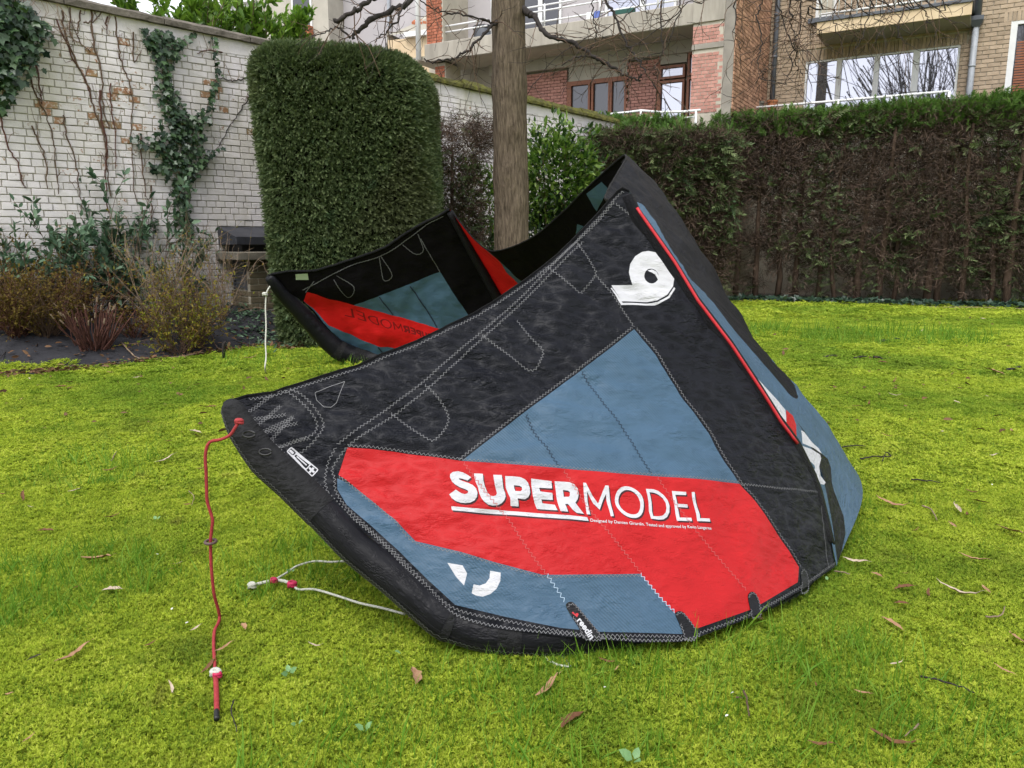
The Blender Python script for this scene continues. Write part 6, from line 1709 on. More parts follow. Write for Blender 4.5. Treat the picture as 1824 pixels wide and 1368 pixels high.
 'f_stitch': [[[-0.55,0.1069],[-0.645,-0.012]],[[-0.3784,0.133],[-0.2843,-0.0389],[-0.2107,0.0719],[-0.348,0.1734]],[[0.0351,0.3668],[0.0477,0.1555],[0.1242,0.2089],[0.0463,0.3831]],[[0.2363,0.4912],[0.3335,0.415],[0.4053,0.4598],[0.3722,0.5987]],[[-0.6649,0.0098],[-0.2914,0.2313],[0.1048,0.4123],[0.4456,0.681],[0.5829,0.7644]],[[0.3911,0.5597],[0.5248,0.2636]],[[-0.8954,0.1158],[-0.8384,-0.0102],[-0.7033,-0.1371],[-0.5329,-0.4093],[-0.4089,-0.5644],[-0.2683,-0.6161],[-0.1253,-0.654]],[[-0.4014,-0.5462],[-0.4856,-0.6786]],[[-0.2718,-0.5994],[-0.3261,-0.7214]]],
 'f_letters': [[[[0.3912,-0.3196],[0.3948,-0.3168],[0.401,-0.3144],[0.4082,-0.3144],[0.4166,-0.3178],[0.4229,-0.3227],[0.4258,-0.3285],[0.4259,-0.3343],[0.423,-0.3387],[0.4179,-0.3416],[0.4113,-0.343],[0.4078,-0.3441],[0.4076,-0.3463],[0.4106,-0.3496],[0.415,-0.3514],[0.4192,-0.3512],[0.4227,-0.3494],[0.4258,-0.3468],[0.4321,-0.3516],[0.4392,-0.3569],[0.4381,-0.3622],[0.4339,-0.3653],[0.4273,-0.3666],[0.4197,-0.3657],[0.4113,-0.3632],[0.4032,-0.3584],[0.3964,-0.3514],[0.3923,-0.3435],[0.3918,-0.3372],[0.3951,-0.3327],[0.4009,-0.3307],[0.4063,-0.3298],[0.4108,-0.3287],[0.4131,-0.3275],[0.411,-0.3258],[0.4065,-0.3254],[0.4032,-0.3261],[0.3999,-0.3267]]],[[[0.3837,-0.3116],[0.3686,-0.3084],[0.373,-0.3195],[0.3746,-0.3277],[0.3745,-0.3347],[0.3737,-0.34],[0.3712,-0.3434],[0.3662,-0.343],[0.3611,-0.3407],[0.3576,-0.3362],[0.3567,-0.3304],[0.356,-0.3231],[0.3539,-0.3147],[0.3506,-0.3052],[0.3353,-0.3019],[0.3393,-0.3149],[0.3421,-0.3253],[0.3423,-0.3326],[0.3441,-0.3388],[0.3492,-0.3457],[0.3562,-0.3521],[0.365,-0.3573],[0.3742,-0.3597],[0.3822,-0.3598],[0.3871,-0.3564],[0.3896,-0.3515],[0.3896,-0.3445],[0.3877,-0.3347],[0.3874,-0.3255],[0.3858,-0.3182]]],[[[0.3294,-0.3019],[0.3134,-0.2985],[0.301,-0.2964],[0.2924,-0.2975],[0.2878,-0.3017],[0.2887,-0.3113],[0.2923,-0.3207],[0.2987,-0.3291],[0.3075,-0.3346],[0.3146,-0.3362],[0.3219,-0.3366],[0.3226,-0.3422],[0.3252,-0.3504],[0.3408,-0.353],[0.3363,-0.3395],[0.3371,-0.3314],[0.337,-0.3232],[0.3333,-0.3118]],[[0.3192,-0.3139],[0.3087,-0.3121],[0.3049,-0.3136],[0.3059,-0.3181],[0.3103,-0.3221],[0.321,-0.3243],[0.321,-0.3201]]],[[[0.278,-0.2922],[0.2316,-0.2828],[0.237,-0.2976],[0.2672,-0.3049],[0.2682,-0.3116],[0.2405,-0.307],[0.2454,-0.3209],[0.2714,-0.3261],[0.2719,-0.3328],[0.2451,-0.3299],[0.2437,-0.3402],[0.2884,-0.3463],[0.2889,-0.3362],[0.2884,-0.3239],[0.2836,-0.3073]]],[[[0.2248,-0.2815],[0.1912,-0.2752],[0.1802,-0.2759],[0.1739,-0.2827],[0.1752,-0.2926],[0.1818,-0.3038],[0.1908,-0.3127],[0.1861,-0.3223],[0.18,-0.3332],[0.1987,-0.3353],[0.206,-0.3306],[0.2118,-0.3205],[0.2192,-0.3222],[0.2191,-0.3297],[0.2198,-0.3379],[0.2379,-0.3404],[0.2366,-0.3262],[0.2332,-0.3107],[0.2283,-0.2931]],[[0.212,-0.294],[0.1997,-0.2922],[0.196,-0.2941],[0.1992,-0.3014],[0.2026,-0.3042],[0.215,-0.3072],[0.2131,-0.3002]]],[[[0.1555,-0.2671],[0.148,-0.2654],[0.1387,-0.286],[0.1283,-0.3],[0.1136,-0.2819],[0.0917,-0.2545],[0.0815,-0.252],[0.0835,-0.2664],[0.0878,-0.2862],[0.0947,-0.3196],[0.1043,-0.3221],[0.1019,-0.3069],[0.0991,-0.2859],[0.0951,-0.2718],[0.1109,-0.2896],[0.1301,-0.3134],[0.1431,-0.3027],[0.1509,-0.2817],[0.1578,-0.3062],[0.1626,-0.3305],[0.1721,-0.3322],[0.1655,-0.3081],[0.1607,-0.2864]]],[[[0.0192,-0.2367],[0.0121,-0.2353],[0.0045,-0.2349],[-0.0037,-0.2352],[-0.011,-0.2369],[-0.0172,-0.2398],[-0.0218,-0.2435],[-0.0249,-0.2482],[-0.0261,-0.2541],[-0.0253,-0.2612],[-0.0224,-0.2692],[-0.0176,-0.2782],[-0.0118,-0.2861],[-0.005,-0.2929],[0.0026,-0.2988],[0.011,-0.3037],[0.0194,-0.3073],[0.0277,-0.3095],[0.0358,-0.3109],[0.0437,-0.3114],[0.0513,-0.3107],[0.0586,-0.3088],[0.0646,-0.3056],[0.0694,-0.3013],[0.0725,-0.2962],[0.0738,-0.2905],[0.0735,-0.2843],[0.0713,-0.2774],[0.0679,-0.2704],[0.0632,-0.2632],[0.058,-0.2571],[0.0522,-0.252],[0.046,-0.2476],[0.0393,-0.2438],[0.0327,-0.2407],[0.026,-0.2385]],[[0.0204,-0.2449],[0.0135,-0.2441],[0.0071,-0.2443],[0.001,-0.2455],[-0.0041,-0.2479],[-0.0081,-0.2514],[-0.0107,-0.2562],[-0.0119,-0.2623],[-0.0108,-0.2687],[-0.0076,-0.2755],[-0.0037,-0.2816],[0.0008,-0.2869],[0.0061,-0.2916],[0.0122,-0.2956],[0.0187,-0.2986],[0.0257,-0.3006],[0.0325,-0.3017],[0.0391,-0.302],[0.0453,-0.3013],[0.0509,-0.2997],[0.0555,-0.2971],[0.059,-0.2934],[0.0612,-0.2893],[0.062,-0.2846],[0.0614,-0.2795],[0.0595,-0.2738],[0.0562,-0.268],[0.0513,-0.2619],[0.0457,-0.2566],[0.0393,-0.2521],[0.033,-0.2487],[0.0268,-0.2465]]],[[[-0.0487,-0.2232],[-0.0792,-0.2151],[-0.0999,-0.2131],[-0.1204,-0.2171],[-0.1346,-0.2262],[-0.1371,-0.2397],[-0.1273,-0.2585],[-0.1101,-0.2749],[-0.0907,-0.2855],[-0.0691,-0.2914],[-0.0367,-0.2963],[-0.0371,-0.2784],[-0.0447,-0.2575],[-0.0473,-0.2379]],[[-0.0598,-0.2275],[-0.0801,-0.2234],[-0.0956,-0.2229],[-0.1128,-0.2271],[-0.1217,-0.2366],[-0.1196,-0.2492],[-0.1104,-0.2626],[-0.0938,-0.2747],[-0.0749,-0.2816],[-0.0496,-0.287],[-0.0502,-0.2752],[-0.0579,-0.2541],[-0.0596,-0.2365]]],[[[-0.1656,-0.194],[-0.2384,-0.1762],[-0.2356,-0.185],[-0.1788,-0.1999],[-0.1788,-0.2123],[-0.1775,-0.2235],[-0.2297,-0.2118],[-0.2265,-0.2213],[-0.1752,-0.233],[-0.1725,-0.2474],[-0.1696,-0.2624],[-0.229,-0.2499],[-0.2277,-0.2597],[-0.1513,-0.2752],[-0.1549,-0.2549],[-0.1611,-0.2325],[-0.1632,-0.2114]]],[[[-0.2677,-0.1683],[-0.2843,-0.1635],[-0.2817,-0.1862],[-0.2808,-0.2077],[-0.2803,-0.2283],[-0.2774,-0.2399],[-0.3398,-0.2253],[-0.339,-0.2351],[-0.2566,-0.2529],[-0.2604,-0.2299],[-0.2645,-0.2064],[-0.2649,-0.1865]]]],
 'E1': [[1.0798,2.4061,0.0383],[1.0818,2.4943,0.1381],[1.0655,2.5641,0.2634],[0.9879,2.5705,0.4067],[0.9187,2.5593,0.4909],[0.8521,2.5681,0.5928],[0.7432,2.5908,0.7534],[0.6287,2.6176,0.9015],[0.553,2.6528,1.0285],[0.4295,2.7032,1.206],[0.4037,2.7233,1.2728]],
 'E3': [[0.1567,6.4342,0.1196],[-0,6.3656,0.4361],[-0.11,6.3036,0.6493],[-0.225,6.2265,0.8655],[-0.3393,6.1357,1.0783],[-0.4787,6,1.3437]],
 'TE': [[0.4037,2.7233,1.2728],[0.4127,3.5,1.2955],[0.6497,4.55,1.5878],[0.4632,4.95,1.4244],[0.3263,5.2,1.2823],[0.1105,5.5,1.1116],[-0.1835,5.8,1.0426],[-0.4787,6,1.3437]],
 'ta': [0,0.25,0.5,0.6,0.68,0.78,0.9,1],
 'LE': [[1.0798,2.4061,0.0383],[1.435,3.02,0.11],[1.55,3.65,0.12],[1.54,4.5,0.12],[1.28,5.4,0.12],[0.9,6.05,0.12],[0.1567,6.4342,0.1196]],
 'la': [0,0.16,0.32,0.5,0.72,0.87,1],
 'tube_near': [[-0.8026,2.1563,0.6284,0.031],[-0.7663,2.1311,0.5725,0.041],[-0.6951,2.0969,0.4935,0.048],[-0.6171,2.071,0.4341,0.049],[-0.507,2.0333,0.3385,0.049],[-0.4279,2.0039,0.2664,0.048],[-0.3207,1.9725,0.1932,0.05],[-0.1929,1.9279,0.1003,0.052],[-0.1528,1.9287,0.083,0.053],[-0.0658,1.919,0.0625,0.054],[0.0861,1.9178,0.0518,0.055],[0.2088,1.943,0.0448,0.056],[0.3881,1.9976,0.0464,0.058],[0.509,2.0428,0.048,0.06],[0.7292,2.1744,0.0496,0.062],[0.9015,2.3166,0.052,0.065]],
 'tube_far': [[-2.0141,6.47,0.796,0.045],[-1.9374,6.55,0.6554,0.06],[-1.786,6.66,0.4493,0.075],[-1.6383,6.72,0.2606,0.085],[-1.526,6.75,0.1519,0.09],[-1.3584,6.77,0.0836,0.09],[-0.9571,6.75,0.0463,0.09]],
 'near': {'cen':[0.189924,2.230833,0.444667],'U':[0.971972,0.192725,-0.134637],'V':[-0,0.572692,0.819771],'N':[0.235096,-0.796794,0.556641],'C':[0.055262,0.059744,-0.105625,-0.195561,-0.053042,0.005416,-0.120143,0.173704,0.284371,0.124057]},
 'far': {'cen':[-1.104434,6.442857,0.645587],'U':[0.99145,-0.115971,-0.059816],'V':[0,-0.458402,0.888745],'N':[-0.130488,-0.881146,-0.454483],'C':[-0.023365,0.006817,-0.002014,0.026526,-0.111735,0.093971,-0.012314,0.012238,-0.000115,-0.009277]},
}

def arr(x): return np.array(x, float)
M['ripstop_black'] = fabric('ripstop_black', (.0088, .0096, .0140), (.0065, .0072, .0108), .44, .15, crease=.8)
M['ripstop_black_soft'] = fabric('ripstop_black_soft', (.0085, .0092, .0130), (.0065, .007, .0100), .5, .10, crease=.4)
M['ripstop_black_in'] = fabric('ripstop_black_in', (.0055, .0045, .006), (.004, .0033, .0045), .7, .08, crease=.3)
M['ripstop_red'] = fabric('ripstop_red', (.46, .0145, .017), (.39, .010, .013), .5, .16, crease=.35)
M['ripstop_red_in'] = fabric('ripstop_red_in', (.6480, .0072, .0090), (.5580, .0054, .0072), .6, .25, crease=.2)
M['ripstop_blue'] = fabric('ripstop_blue', (.062, .118, .188), (.048, .096, .156), .48, .22, stripes=(60, (.038, .075, .110), .85), crease=.3)
M['ripstop_blue_in'] = fabric('ripstop_blue_in', (.0675, .1350, .2115), (.0540, .1125, .1800), .55, .35, crease=.25)
M['print_white'] = fabric('print_white', (.5580, .5580, .5940), (.4860, .4860, .5220), .55, .25, crease=.4)
M['print_shadow'] = fabric('print_shadow', (.03, .006, .010), (.025, .005, .008), .55, .3, crease=.3)
M['print_show_through'] = fabric('print_show_through', (.20, .006, .008), (.16, .005, .006), .6, .2, crease=.2)
M['dacron'] = fabric('dacron', (.0125, .0125, .0155), (.0065, .0065, .0085), .40, .17, crease=.5, scale=.5)
M['dacron_patch'] = fabric('dacron_patch', (.022, .022, .024), (.012, .012, .013), .75, .2, crease=.5, scale=2)
M['label_green'] = fabric('label_green', (.42, .50, .36), (.35, .43, .30), .6, .3, crease=.1)
M['red_mark'] = fabric('red_mark', (.55, .02, .03), (.45, .02, .03), .5, .3, crease=.1)
M['piping_red'] = simple('piping_red', (.58, .03, .045), (.48, .02, .03), .5, 20, .1, .001, 200, .4)

NR, FRW = KITE['near'], KITE['far']
for d in (NR, FRW):
    for k in d: d[k] = arr(d[k])


def poly_basis(u, v):
    return np.stack([1 + 0 * u, u, v, u * u, u * v, v * v, u ** 3, u * u * v, u * v * v, v ** 3], -1)


te_uv = arr(KITE['te'][0]); bot_uv = arr(KITE['bottom'][0]); right_uv = arr(KITE['right'][0])


def seg_dist(u, v, L):
    d = np.full(np.shape(u), 9.)
    for a, b in zip(L[:-1], L[1:]):
        e = b - a; l2 = e @ e + 1e-12
        t = np.clip(((u - a[0]) * e[0] + (v - a[1]) * e[1]) / l2, 0, 1)
        d = np.minimum(d, np.hypot(u - a[0] - t * e[0], v - a[1] - t * e[1]))
    return d


def facets(x, y, seed, lam0, n, amp, aniso=0.0):
    """crumpled cloth: many straight folds of random direction, each living in patches"""
    g = np.random.default_rng(seed)
    h = 0 * x
    for q in range(n):
        th = g.uniform(0, np.pi) if g.random() > aniso else np.pi / 2 + g.normal(0, .22)
        lam = lam0 * g.uniform(.55, 1.7); ph = g.random() * 7; o1, o2 = g.uniform(0, 50, 2)
        t = (x * np.cos(th) + y * np.sin(th)) / lam + ph + .55 * fbm(x / lam * .45 + o1, y / lam * .45 + o2, seed + q, 2)
        tri = np.abs(t - np.floor(t) - .5) * 2
        mk = np.clip((vnoise(x / lam * .55 + o2, y / lam * .55 + o1, seed + 40 + q) - .48) / .22, 0, 1)
        h = h + amp * lam * (tri - .5) * mk
    return h


def near_wrinkle(u, v):
    """folds pressed into the cloth: long ripples, sharp crumpling in the black cloth by the trailing edge and below the strut"""
    top = np.clip((v - (.13 + .38 * u)) / .25, 0, 1)
    left = np.clip((.35 - u) / .6, 0, 1)
    soft = .008 * fbm(u * 2.6, v * 7.0, 61, 3) + .008 * fbm(u * 2.0 + 3, v * 4, 66, 2)
    cr = facets(u, v, 5, .17, 6, .050, .5) + facets(u, v, 6, .07, 7, .032, .35)
    folds = facets(u, v, 8, .11, 6, .105, 1.0) * np.clip(1 - np.abs(v - .05 - .2 * u) / .42, 0, 1)
    corner = np.clip((u - .45) / .3, 0, 1) * np.clip((.05 - v) / .3, 0, 1)
    h = soft + cr * (.36 + .95 * top + .55 * corner) + folds * (.35 + .65 * left)
    edge = np.clip(np.minimum(seg_dist(u, v, bot_uv), seg_dist(u, v, right_uv)) / .05, 0, 1)
    return h * edge - .004


def near_P(u, v, lift=0.0):
    u = np.asarray(u, float); v = np.asarray(v, float)
    w = poly_basis(u, v) @ NR['C'] + near_wrinkle(u, v) + lift
    return NR['cen'] + u[..., None] * NR['U'] + v[..., None] * NR['V'] + w[..., None] * NR['N']


def far_P(u, v, lift=0.0):
    u = np.asarray(u, float); v = np.asarray(v, float)
    w = poly_basis(u, v) @ FRW['C'] + .02 * fbm(u * 2.2, v * 5, 71, 3) + facets(u, v, 75, .35, 7, .05, .4) + facets(u, v, 76, .12, 6, .04) + lift
    return FRW['cen'] + u[..., None] * FRW['U'] + v[..., None] * FRW['V'] + w[..., None] * FRW['N']


E1, E3, TE, LE = arr(KITE['E1']), arr(KITE['E3']), arr(KITE['TE']), arr(KITE['LE'])
KA, KL = arr(KITE['ta']), arr(KITE['la'])


def cr_at(P, t):
    n = len(P); Q = np.vstack([2 * P[0] - P[1], P, 2 * P[-1] - P[-2]])
    i = np.clip(np.floor(t).astype(int), 0, n - 2); f = (t - i)[..., None]
    a, b, c, d = Q[i], Q[i + 1], Q[i + 2], Q[i + 3]
    return .5 * (2 * b + (c - a) * f + (2 * a - 5 * b + 4 * c - d) * f ** 2 + (3 * b - a - 3 * c + d) * f ** 3)


def te_curve(a): return cr_at(TE, np.interp(a, KA, np.arange(len(KA))))
def le_curve(a): return cr_at(LE, np.interp(a, KL, np.arange(len(KL))))


def along(Epts):
    d = np.r_[0, np.cumsum(np.linalg.norm(np.diff(Epts, axis=0), axis=1))]; d = d / d[-1]
    return lambda b: np.stack([np.interp(b, d, Epts[:, k]) for k in range(3)], -1)


r1, r3 = along(E1), along(E3)


def mid_P(a, b, lift=0.0, wr=1.0):
    """centre of the canopy: a runs from the near strut (0) to the far strut (1), b from leading (0) to trailing edge (1)"""
    a = np.asarray(a, float); b = np.asarray(b, float)
    l = le_curve(a); t = te_curve(a)
    p = l * (1 - b)[..., None] + t * b[..., None]
    d1 = r1(b) - (E1[0] * (1 - b)[..., None] + E1[-1] * b[..., None])
    d3 = r3(b) - (E3[0] * (1 - b)[..., None] + E3[-1] * b[..., None])
    tl = le_curve(np.clip(a + 1e-3, 0, 1)) - le_curve(np.clip(a - 1e-3, 0, 1))
    n = np.cross(tl, t - l); n = n / np.maximum(np.linalg.norm(n, axis=-1, keepdims=True), 1e-9)
    k1 = np.clip(1 - a / .5, 0, 1); k1 = k1 * k1 * (3 - 2 * k1)
    k3 = np.clip((a - .5) / .5, 0, 1); k3 = k3 * k3 * (3 - 2 * k3)
    x, y = a * 4.6, b * 1.5
    ed = np.clip(np.minimum(np.minimum(a, 1 - a) * 7, b * 8), 0, 1) * np.clip(.3 + a * 2, 0, 1)
    w = wr * ed * (.008 * fbm(x * 2.0, y * 2.0, 81, 2) + facets(x, y, 85, .2, 6, .03) + facets(x, y, 86, .07, 7, .04)) + lift
    return p + d1 * k1[..., None] + d3 * k3[..., None] + n * ((.09 * (1 - k1 - k3)) * 6 * b ** 2 * (1 - b) + w)[..., None]


def densify(c, step, closed=True):
    c = np.asarray(c, float); out = []
    n = len(c)
    for i in range(n if closed else n - 1):
        a, b = c[i], c[(i + 1) % n]
        k = max(1, int(math.ceil(np.hypot(*(b - a)) / step)))
        for j in range(k): out.append(a + (b - a) * j / k)
    if not closed: out.append(c[-1])
    return np.array(out)


def inside(P, contours):
    r = np.zeros(len(P), bool)
    for c in contours:
        x0, y0 = c[:, 0], c[:, 1]; x1, y1 = np.roll(x0, -1), np.roll(y0, -1)
        for a, b, c_, d in zip(x0, y0, x1, y1):
            m = ((b > P[:, 1]) != (d > P[:, 1]))
            if m.any():
                xi = (c_ - a) * (P[m, 1] - b) / (d - b) + a
                r[m] ^= P[m, 0] < xi
    return r


def cut(outline, shapes, step, fine):
    """constrained triangulation of a cloth outline along every seam and print edge; returns uv, faces, key index"""
    V = []; E = []
    def contour(c, st):
        c = densify(c, st); b = len(V)
        V.extend(Vector((float(x), float(y))) for x, y in c)
        E.extend((b + i, b + (i + 1) % len(c)) for i in range(len(c)))
    contour(outline, step)
    for key, cs, st in shapes:
        for c in cs: contour(np.asarray(c, float), st)
    lo, hi = outline.min(0), outline.max(0)
    gx, gy = np.meshgrid(np.arange(lo[0], hi[0], step), np.arange(lo[1], hi[1], step * .87), indexing='ij')
    gx = gx + (np.arange(gx.shape[1]) % 2)[None] * step * .5
    G = np.stack([gx.ravel(), gy.ravel()], 1) + np.random.default_rng(3).normal(0, step * .06, (gx.size, 2))
    G = G[inside(G, [outline])]
    V.extend(Vector((float(x), float(y))) for x, y in G)
    vo, _, fo = geometry.delaunay_2d_cdt(V, E, [], 0, 1e-6, False)[:3]
    P = np.array([tuple(v) for v in vo]); Fc = np.array([tuple(f) for f in fo if len(f) == 3])
    c = P[Fc].mean(1)
    keep = inside(c, [outline])
    Fc, c = Fc[keep], c[keep]
    key = np.full(len(Fc), -1)
    for k in range(len(shapes) - 1, -1, -1):
        m = inside(c, [np.asarray(q, float) for q in shapes[k][1]])
        key[m] = k
    A = P[Fc]
    ar = (A[:, 1, 0] - A[:, 0, 0]) * (A[:, 2, 1] - A[:, 0, 1]) - (A[:, 1, 1] - A[:, 0, 1]) * (A[:, 2, 0] - A[:, 0, 0])
    Fc[ar < 0] = Fc[ar < 0][:, ::-1]
    return P, Fc, key


def vert_normals(X, F):
    fn = np.cross(X[F[:, 1]] - X[F[:, 0]], X[F[:, 2]] - X[F[:, 0]])
    n = np.zeros_like(X)
    for k in range(3): np.add.at(n, F[:, k], fn)
    return unit(n)


def sub_mesh(name, X, Nn, uv, F, fm, mats, parent):
    used, inv = np.unique(F.ravel(), return_inverse=True)
    f = inv.reshape(-1, 3)
    me = make_mesh(name, X[used], f, mats, fm, True)
    ul = me.uv_layers.new(name='UVMap')
    ul.data.foreach_set('uv', np.asarray(uv[used][f.ravel()], np.float32).ravel())
    me.normals_split_custom_set_from_vertices([tuple(v) for v in Nn[used]])
    return link(name, me, parent)


def islands(F):
    """label faces by connected piece"""
    used, inv = np.unique(F.ravel(), return_inverse=True)
    lab = np.arange(len(used)); f = inv.reshape(-1, 3)
    for _ in range(400):
        m = lab[f].min(1); new = lab.copy()
        for c in range(3): np.minimum.at(new, f[:, c], m)
        new = new[new]
        if (new == lab).all(): break
        lab = new
    return lab[f[:, 0]]


kite = thing('inflatable_kite', 'black, blue and red inflatable surf kite standing on its leading edge on the lawn', 'kite', (.9, 4.2, 0))

# --- near wing
let = [c for g in KITE['letters'] for c in g]
let = [arr(c) for c in let]
sh = [c + arr([.0042, -.0060]) for c in let]
shapes = [('tag_in', [arr(c) for c in KITE['tag_in']], .004), ('tag_b', [arr(c) for c in KITE['tag_b']], .006), ('tag_w', [arr(c) for c in KITE['tag_w']], .008),
          ('red_mark', [arr(c) for c in KITE['patchred']], .006)]
i_pr = len(shapes)
for c in KITE['patches']: shapes.append(('patch', [arr(c)], .012))
i_let = len(shapes)
for g in KITE['letters']: shapes.append(('letter', [arr(c) for c in g], .008))
for g in KITE['letters']: shapes.append(('shadow', [arr(c) + arr([.0034, -.0052]) for c in g], .009))
shapes += [('nine', [arr(c) for c in KITE['nine']], .009)] + [('nine_drop', [arr(c)], .009) for c in KITE['nine_drop']]
shapes += [('logo', [arr(c) for c in g], .01) for g in KITE['logo']]
shapes += [('blue_up', [arr(KITE['blue_up'][0])], .012), ('blue_low', [arr(KITE['blue_low'][0])], .012), ('red', [arr(KITE['red'][0])], .012)]
keys = [s[0] for s in shapes]
UV, FT, KEY = cut(arr(KITE['outline'][0]), shapes, .0075, .008)
X = near_P(UV[:, 0], UV[:, 1])
NV = vert_normals(X, FT)
kn = np.array(keys + ['black'])[KEY]
names = {'black': ('canopy_panel', ['ripstop_black'], None), 'red': ('canopy_panel', ['ripstop_red'], None), 'blue_up': ('canopy_panel', ['ripstop_blue'], None), 'blue_low': ('canopy_panel', ['ripstop_blue'], None)}
panels = {}
lab = {'black': 'black ripstop panel of the near wing with a white numeral', 'red': 'red panel with white lettering across the near wing', 'blue_up': 'blue triangular panel of the near wing', 'blue_low': 'blue panel along the leading edge with a white emblem'}
for k in ('black', 'red', 'blue_up', 'blue_low'):
    m = kn == k
    panels[k] = sub_mesh('canopy_panel', X, NV, UV, FT[m], np.zeros(m.sum(), int), [M[names[k][1][0]]], kite)
    panels[k]['label'] = lab[k]
# prints: children of the panel they are printed on
m = (kn == 'letter') | (kn == 'shadow')
sub_mesh('lettering', X, NV, UV, FT[m], (kn[m] == 'shadow').astype(int), [M['print_white'], M['print_shadow']], panels['red'])
m = (kn == 'nine') | (kn == 'nine_drop')
sub_mesh('size_number', X, NV, UV, FT[m], np.zeros(m.sum(), int), [M['print_white']], panels['black'])
m = kn == 'logo'
sub_mesh('emblem', X, NV, UV, FT[m], np.zeros(m.sum(), int), [M['print_white']], panels['blue_low'])
m = np.isin(kn, ['tag_w', 'tag_b', 'tag_in'])
sub_mesh('printed_label', X, NV, UV, FT[m], (kn[m] == 'tag_b').astype(int), [M['print_white'], M['ripstop_black']], panels['black'])
# reinforcement patches: cloth lying proud of the canopy
pidx = [i for i, k in enumerate(keys) if k == 'patch']
for i in pidx:
    c = shapes[i][1][0]
    m = inside(UV[FT].mean(1), [c])
    Xp = near_P(UV[:, 0], UV[:, 1], .0022)
    mm = (kn[m] == 'red_mark').astype(int)
    sub_mesh('reinforcement_patch', Xp, NV, UV, FT[m], mm, [M['dacron'], M['red_mark']], kite)


def text_flat(txt, size, bold=0.0):
    cu = bpy.data.curves.new('text', 'FONT'); cu.body = txt; cu.size = size; cu.offset = bold
    cu.resolution_u = 3
    o = bpy.data.objects.new('text', cu); COL.objects.link(o)
    dg = bpy.context.evaluated_depsgraph_get()
    me = bpy.data.meshes.new_from_object(o.evaluated_get(dg))
    V = np.array([v.co[:] for v in me.vertices]); F = [tuple(p.vertices) for p in me.polygons]
    bpy.data.objects.remove(o); bpy.data.meshes.remove(me)
    return V, F


def text_on(name, txt, path, height, mat, parent, bold=0.0, lift=.0016, P=near_P):
    """lay lettering along a polyline drawn on the cloth"""
    V, F = text_flat(txt, 1.0, bold)
    L = crom(path, 12) if len(path) > 2 else densify(path, .01, False)
    d = np.r_[0, np.cumsum(np.hypot(*np.diff(L, axis=0).T))]
    s = V[:, 0] / V[:, 0].max() * d[-1]
    px = np.interp(s, d, L[:, 0]); py = np.interp(s, d, L[:, 1])
    T = np.gradient(L, axis=0); T /= np.linalg.norm(T, axis=1)[:, None]
    tx = np.interp(s, d, T[:, 0]); ty = np.interp(s, d, T[:, 1])
    h = V[:, 1] * height / .72
    XX = P(px - ty * h, py + tx * h, lift)
    return link(name, make_mesh(name, XX, F, M[mat]), parent)


text_on('small_lettering', 'Designed by Damien Girardin. Tested and approved by Kevin Langeree', arr(KITE['smalltext'][0]), .0095, 'print_white', panels['red'], .012)
text_on('patch_lettering', 'reedin', arr(KITE['patchtext'][0]) + arr([-.004, -.006]), .017, 'print_white', kite, .03, .0038)


def zigzag(L, amp, pitch, width, P, lift, kind):
    """sewn thread as a narrow ribbon over the cloth"""
    L = np.asarray(L, float)
    L = crom(L, 6) if len(L) > 2 and kind not in ('s',) else L
    d = np.r_[0, np.cumsum(np.hypot(*np.diff(L, axis=0).T))]
    n = max(2, int(d[-1] / (pitch / 2)))
    s = np.linspace(0, d[-1], n + 1)
    p = np.stack([np.interp(s, d, L[:, 0]), np.interp(s, d, L[:, 1])], 1)
    T = np.gradient(p, axis=0); T /= np.maximum(np.linalg.norm(T, axis=1), 1e-9)[:, None]
    nn = np.stack([-T[:, 1], T[:, 0]], 1)
    res = []
    for sg in ((1, -1) if kind == 'x' else (1,)):
        q = p + nn * (amp * sg * np.where(np.arange(n + 1) % 2 == 0, 1, -1))[:, None]
        e = np.diff(q, axis=0); e /= np.maximum(np.linalg.norm(e, axis=1), 1e-9)[:, None]
        m = np.stack([-e[:, 1], e[:, 0]], 1) * width * .5
        a, b = q[:-1], q[1:]
        quad = np.stack([a - m, b - m, b + m, a + m], 1).reshape(-1, 2)
        res.append(P(quad[:, 0], quad[:, 1], lift))
    return np.concatenate(res)


SK = {'z': ('stitch_white', .0036, .012, .0013), 'b': ('stitch_white', .0036, .011, .0015), 'x': ('stitch_white', .0056, .018, .0010), 's': ('stitch_white', .0002, .01, .0018),
      'd': ('stitch_dark', .0040, .013, .0018), 'r': ('stitch_red', .0040, .014, .0013), 'l': ('stitch_light', .0042, .014, .0017), 'g': ('stitch_grey', .0026, .009, .0016)}
SG = {}
for L_, k_ in KITE['stitch']:
    mt, am, pi_, wd = SK[k_]
    SG.setdefault(mt, []).append(zigzag(L_, am, pi_, wd, near_P, .0032 if k_ in 'gb' else .0014, k_))
for mt, q in SG.items():
    q = np.concatenate(q); F = np.arange(len(q)).reshape(-1, 4)
    o = link('stitching', make_mesh('stitching', q, F, M[mt]), kite); o['kind'] = 'stuff'

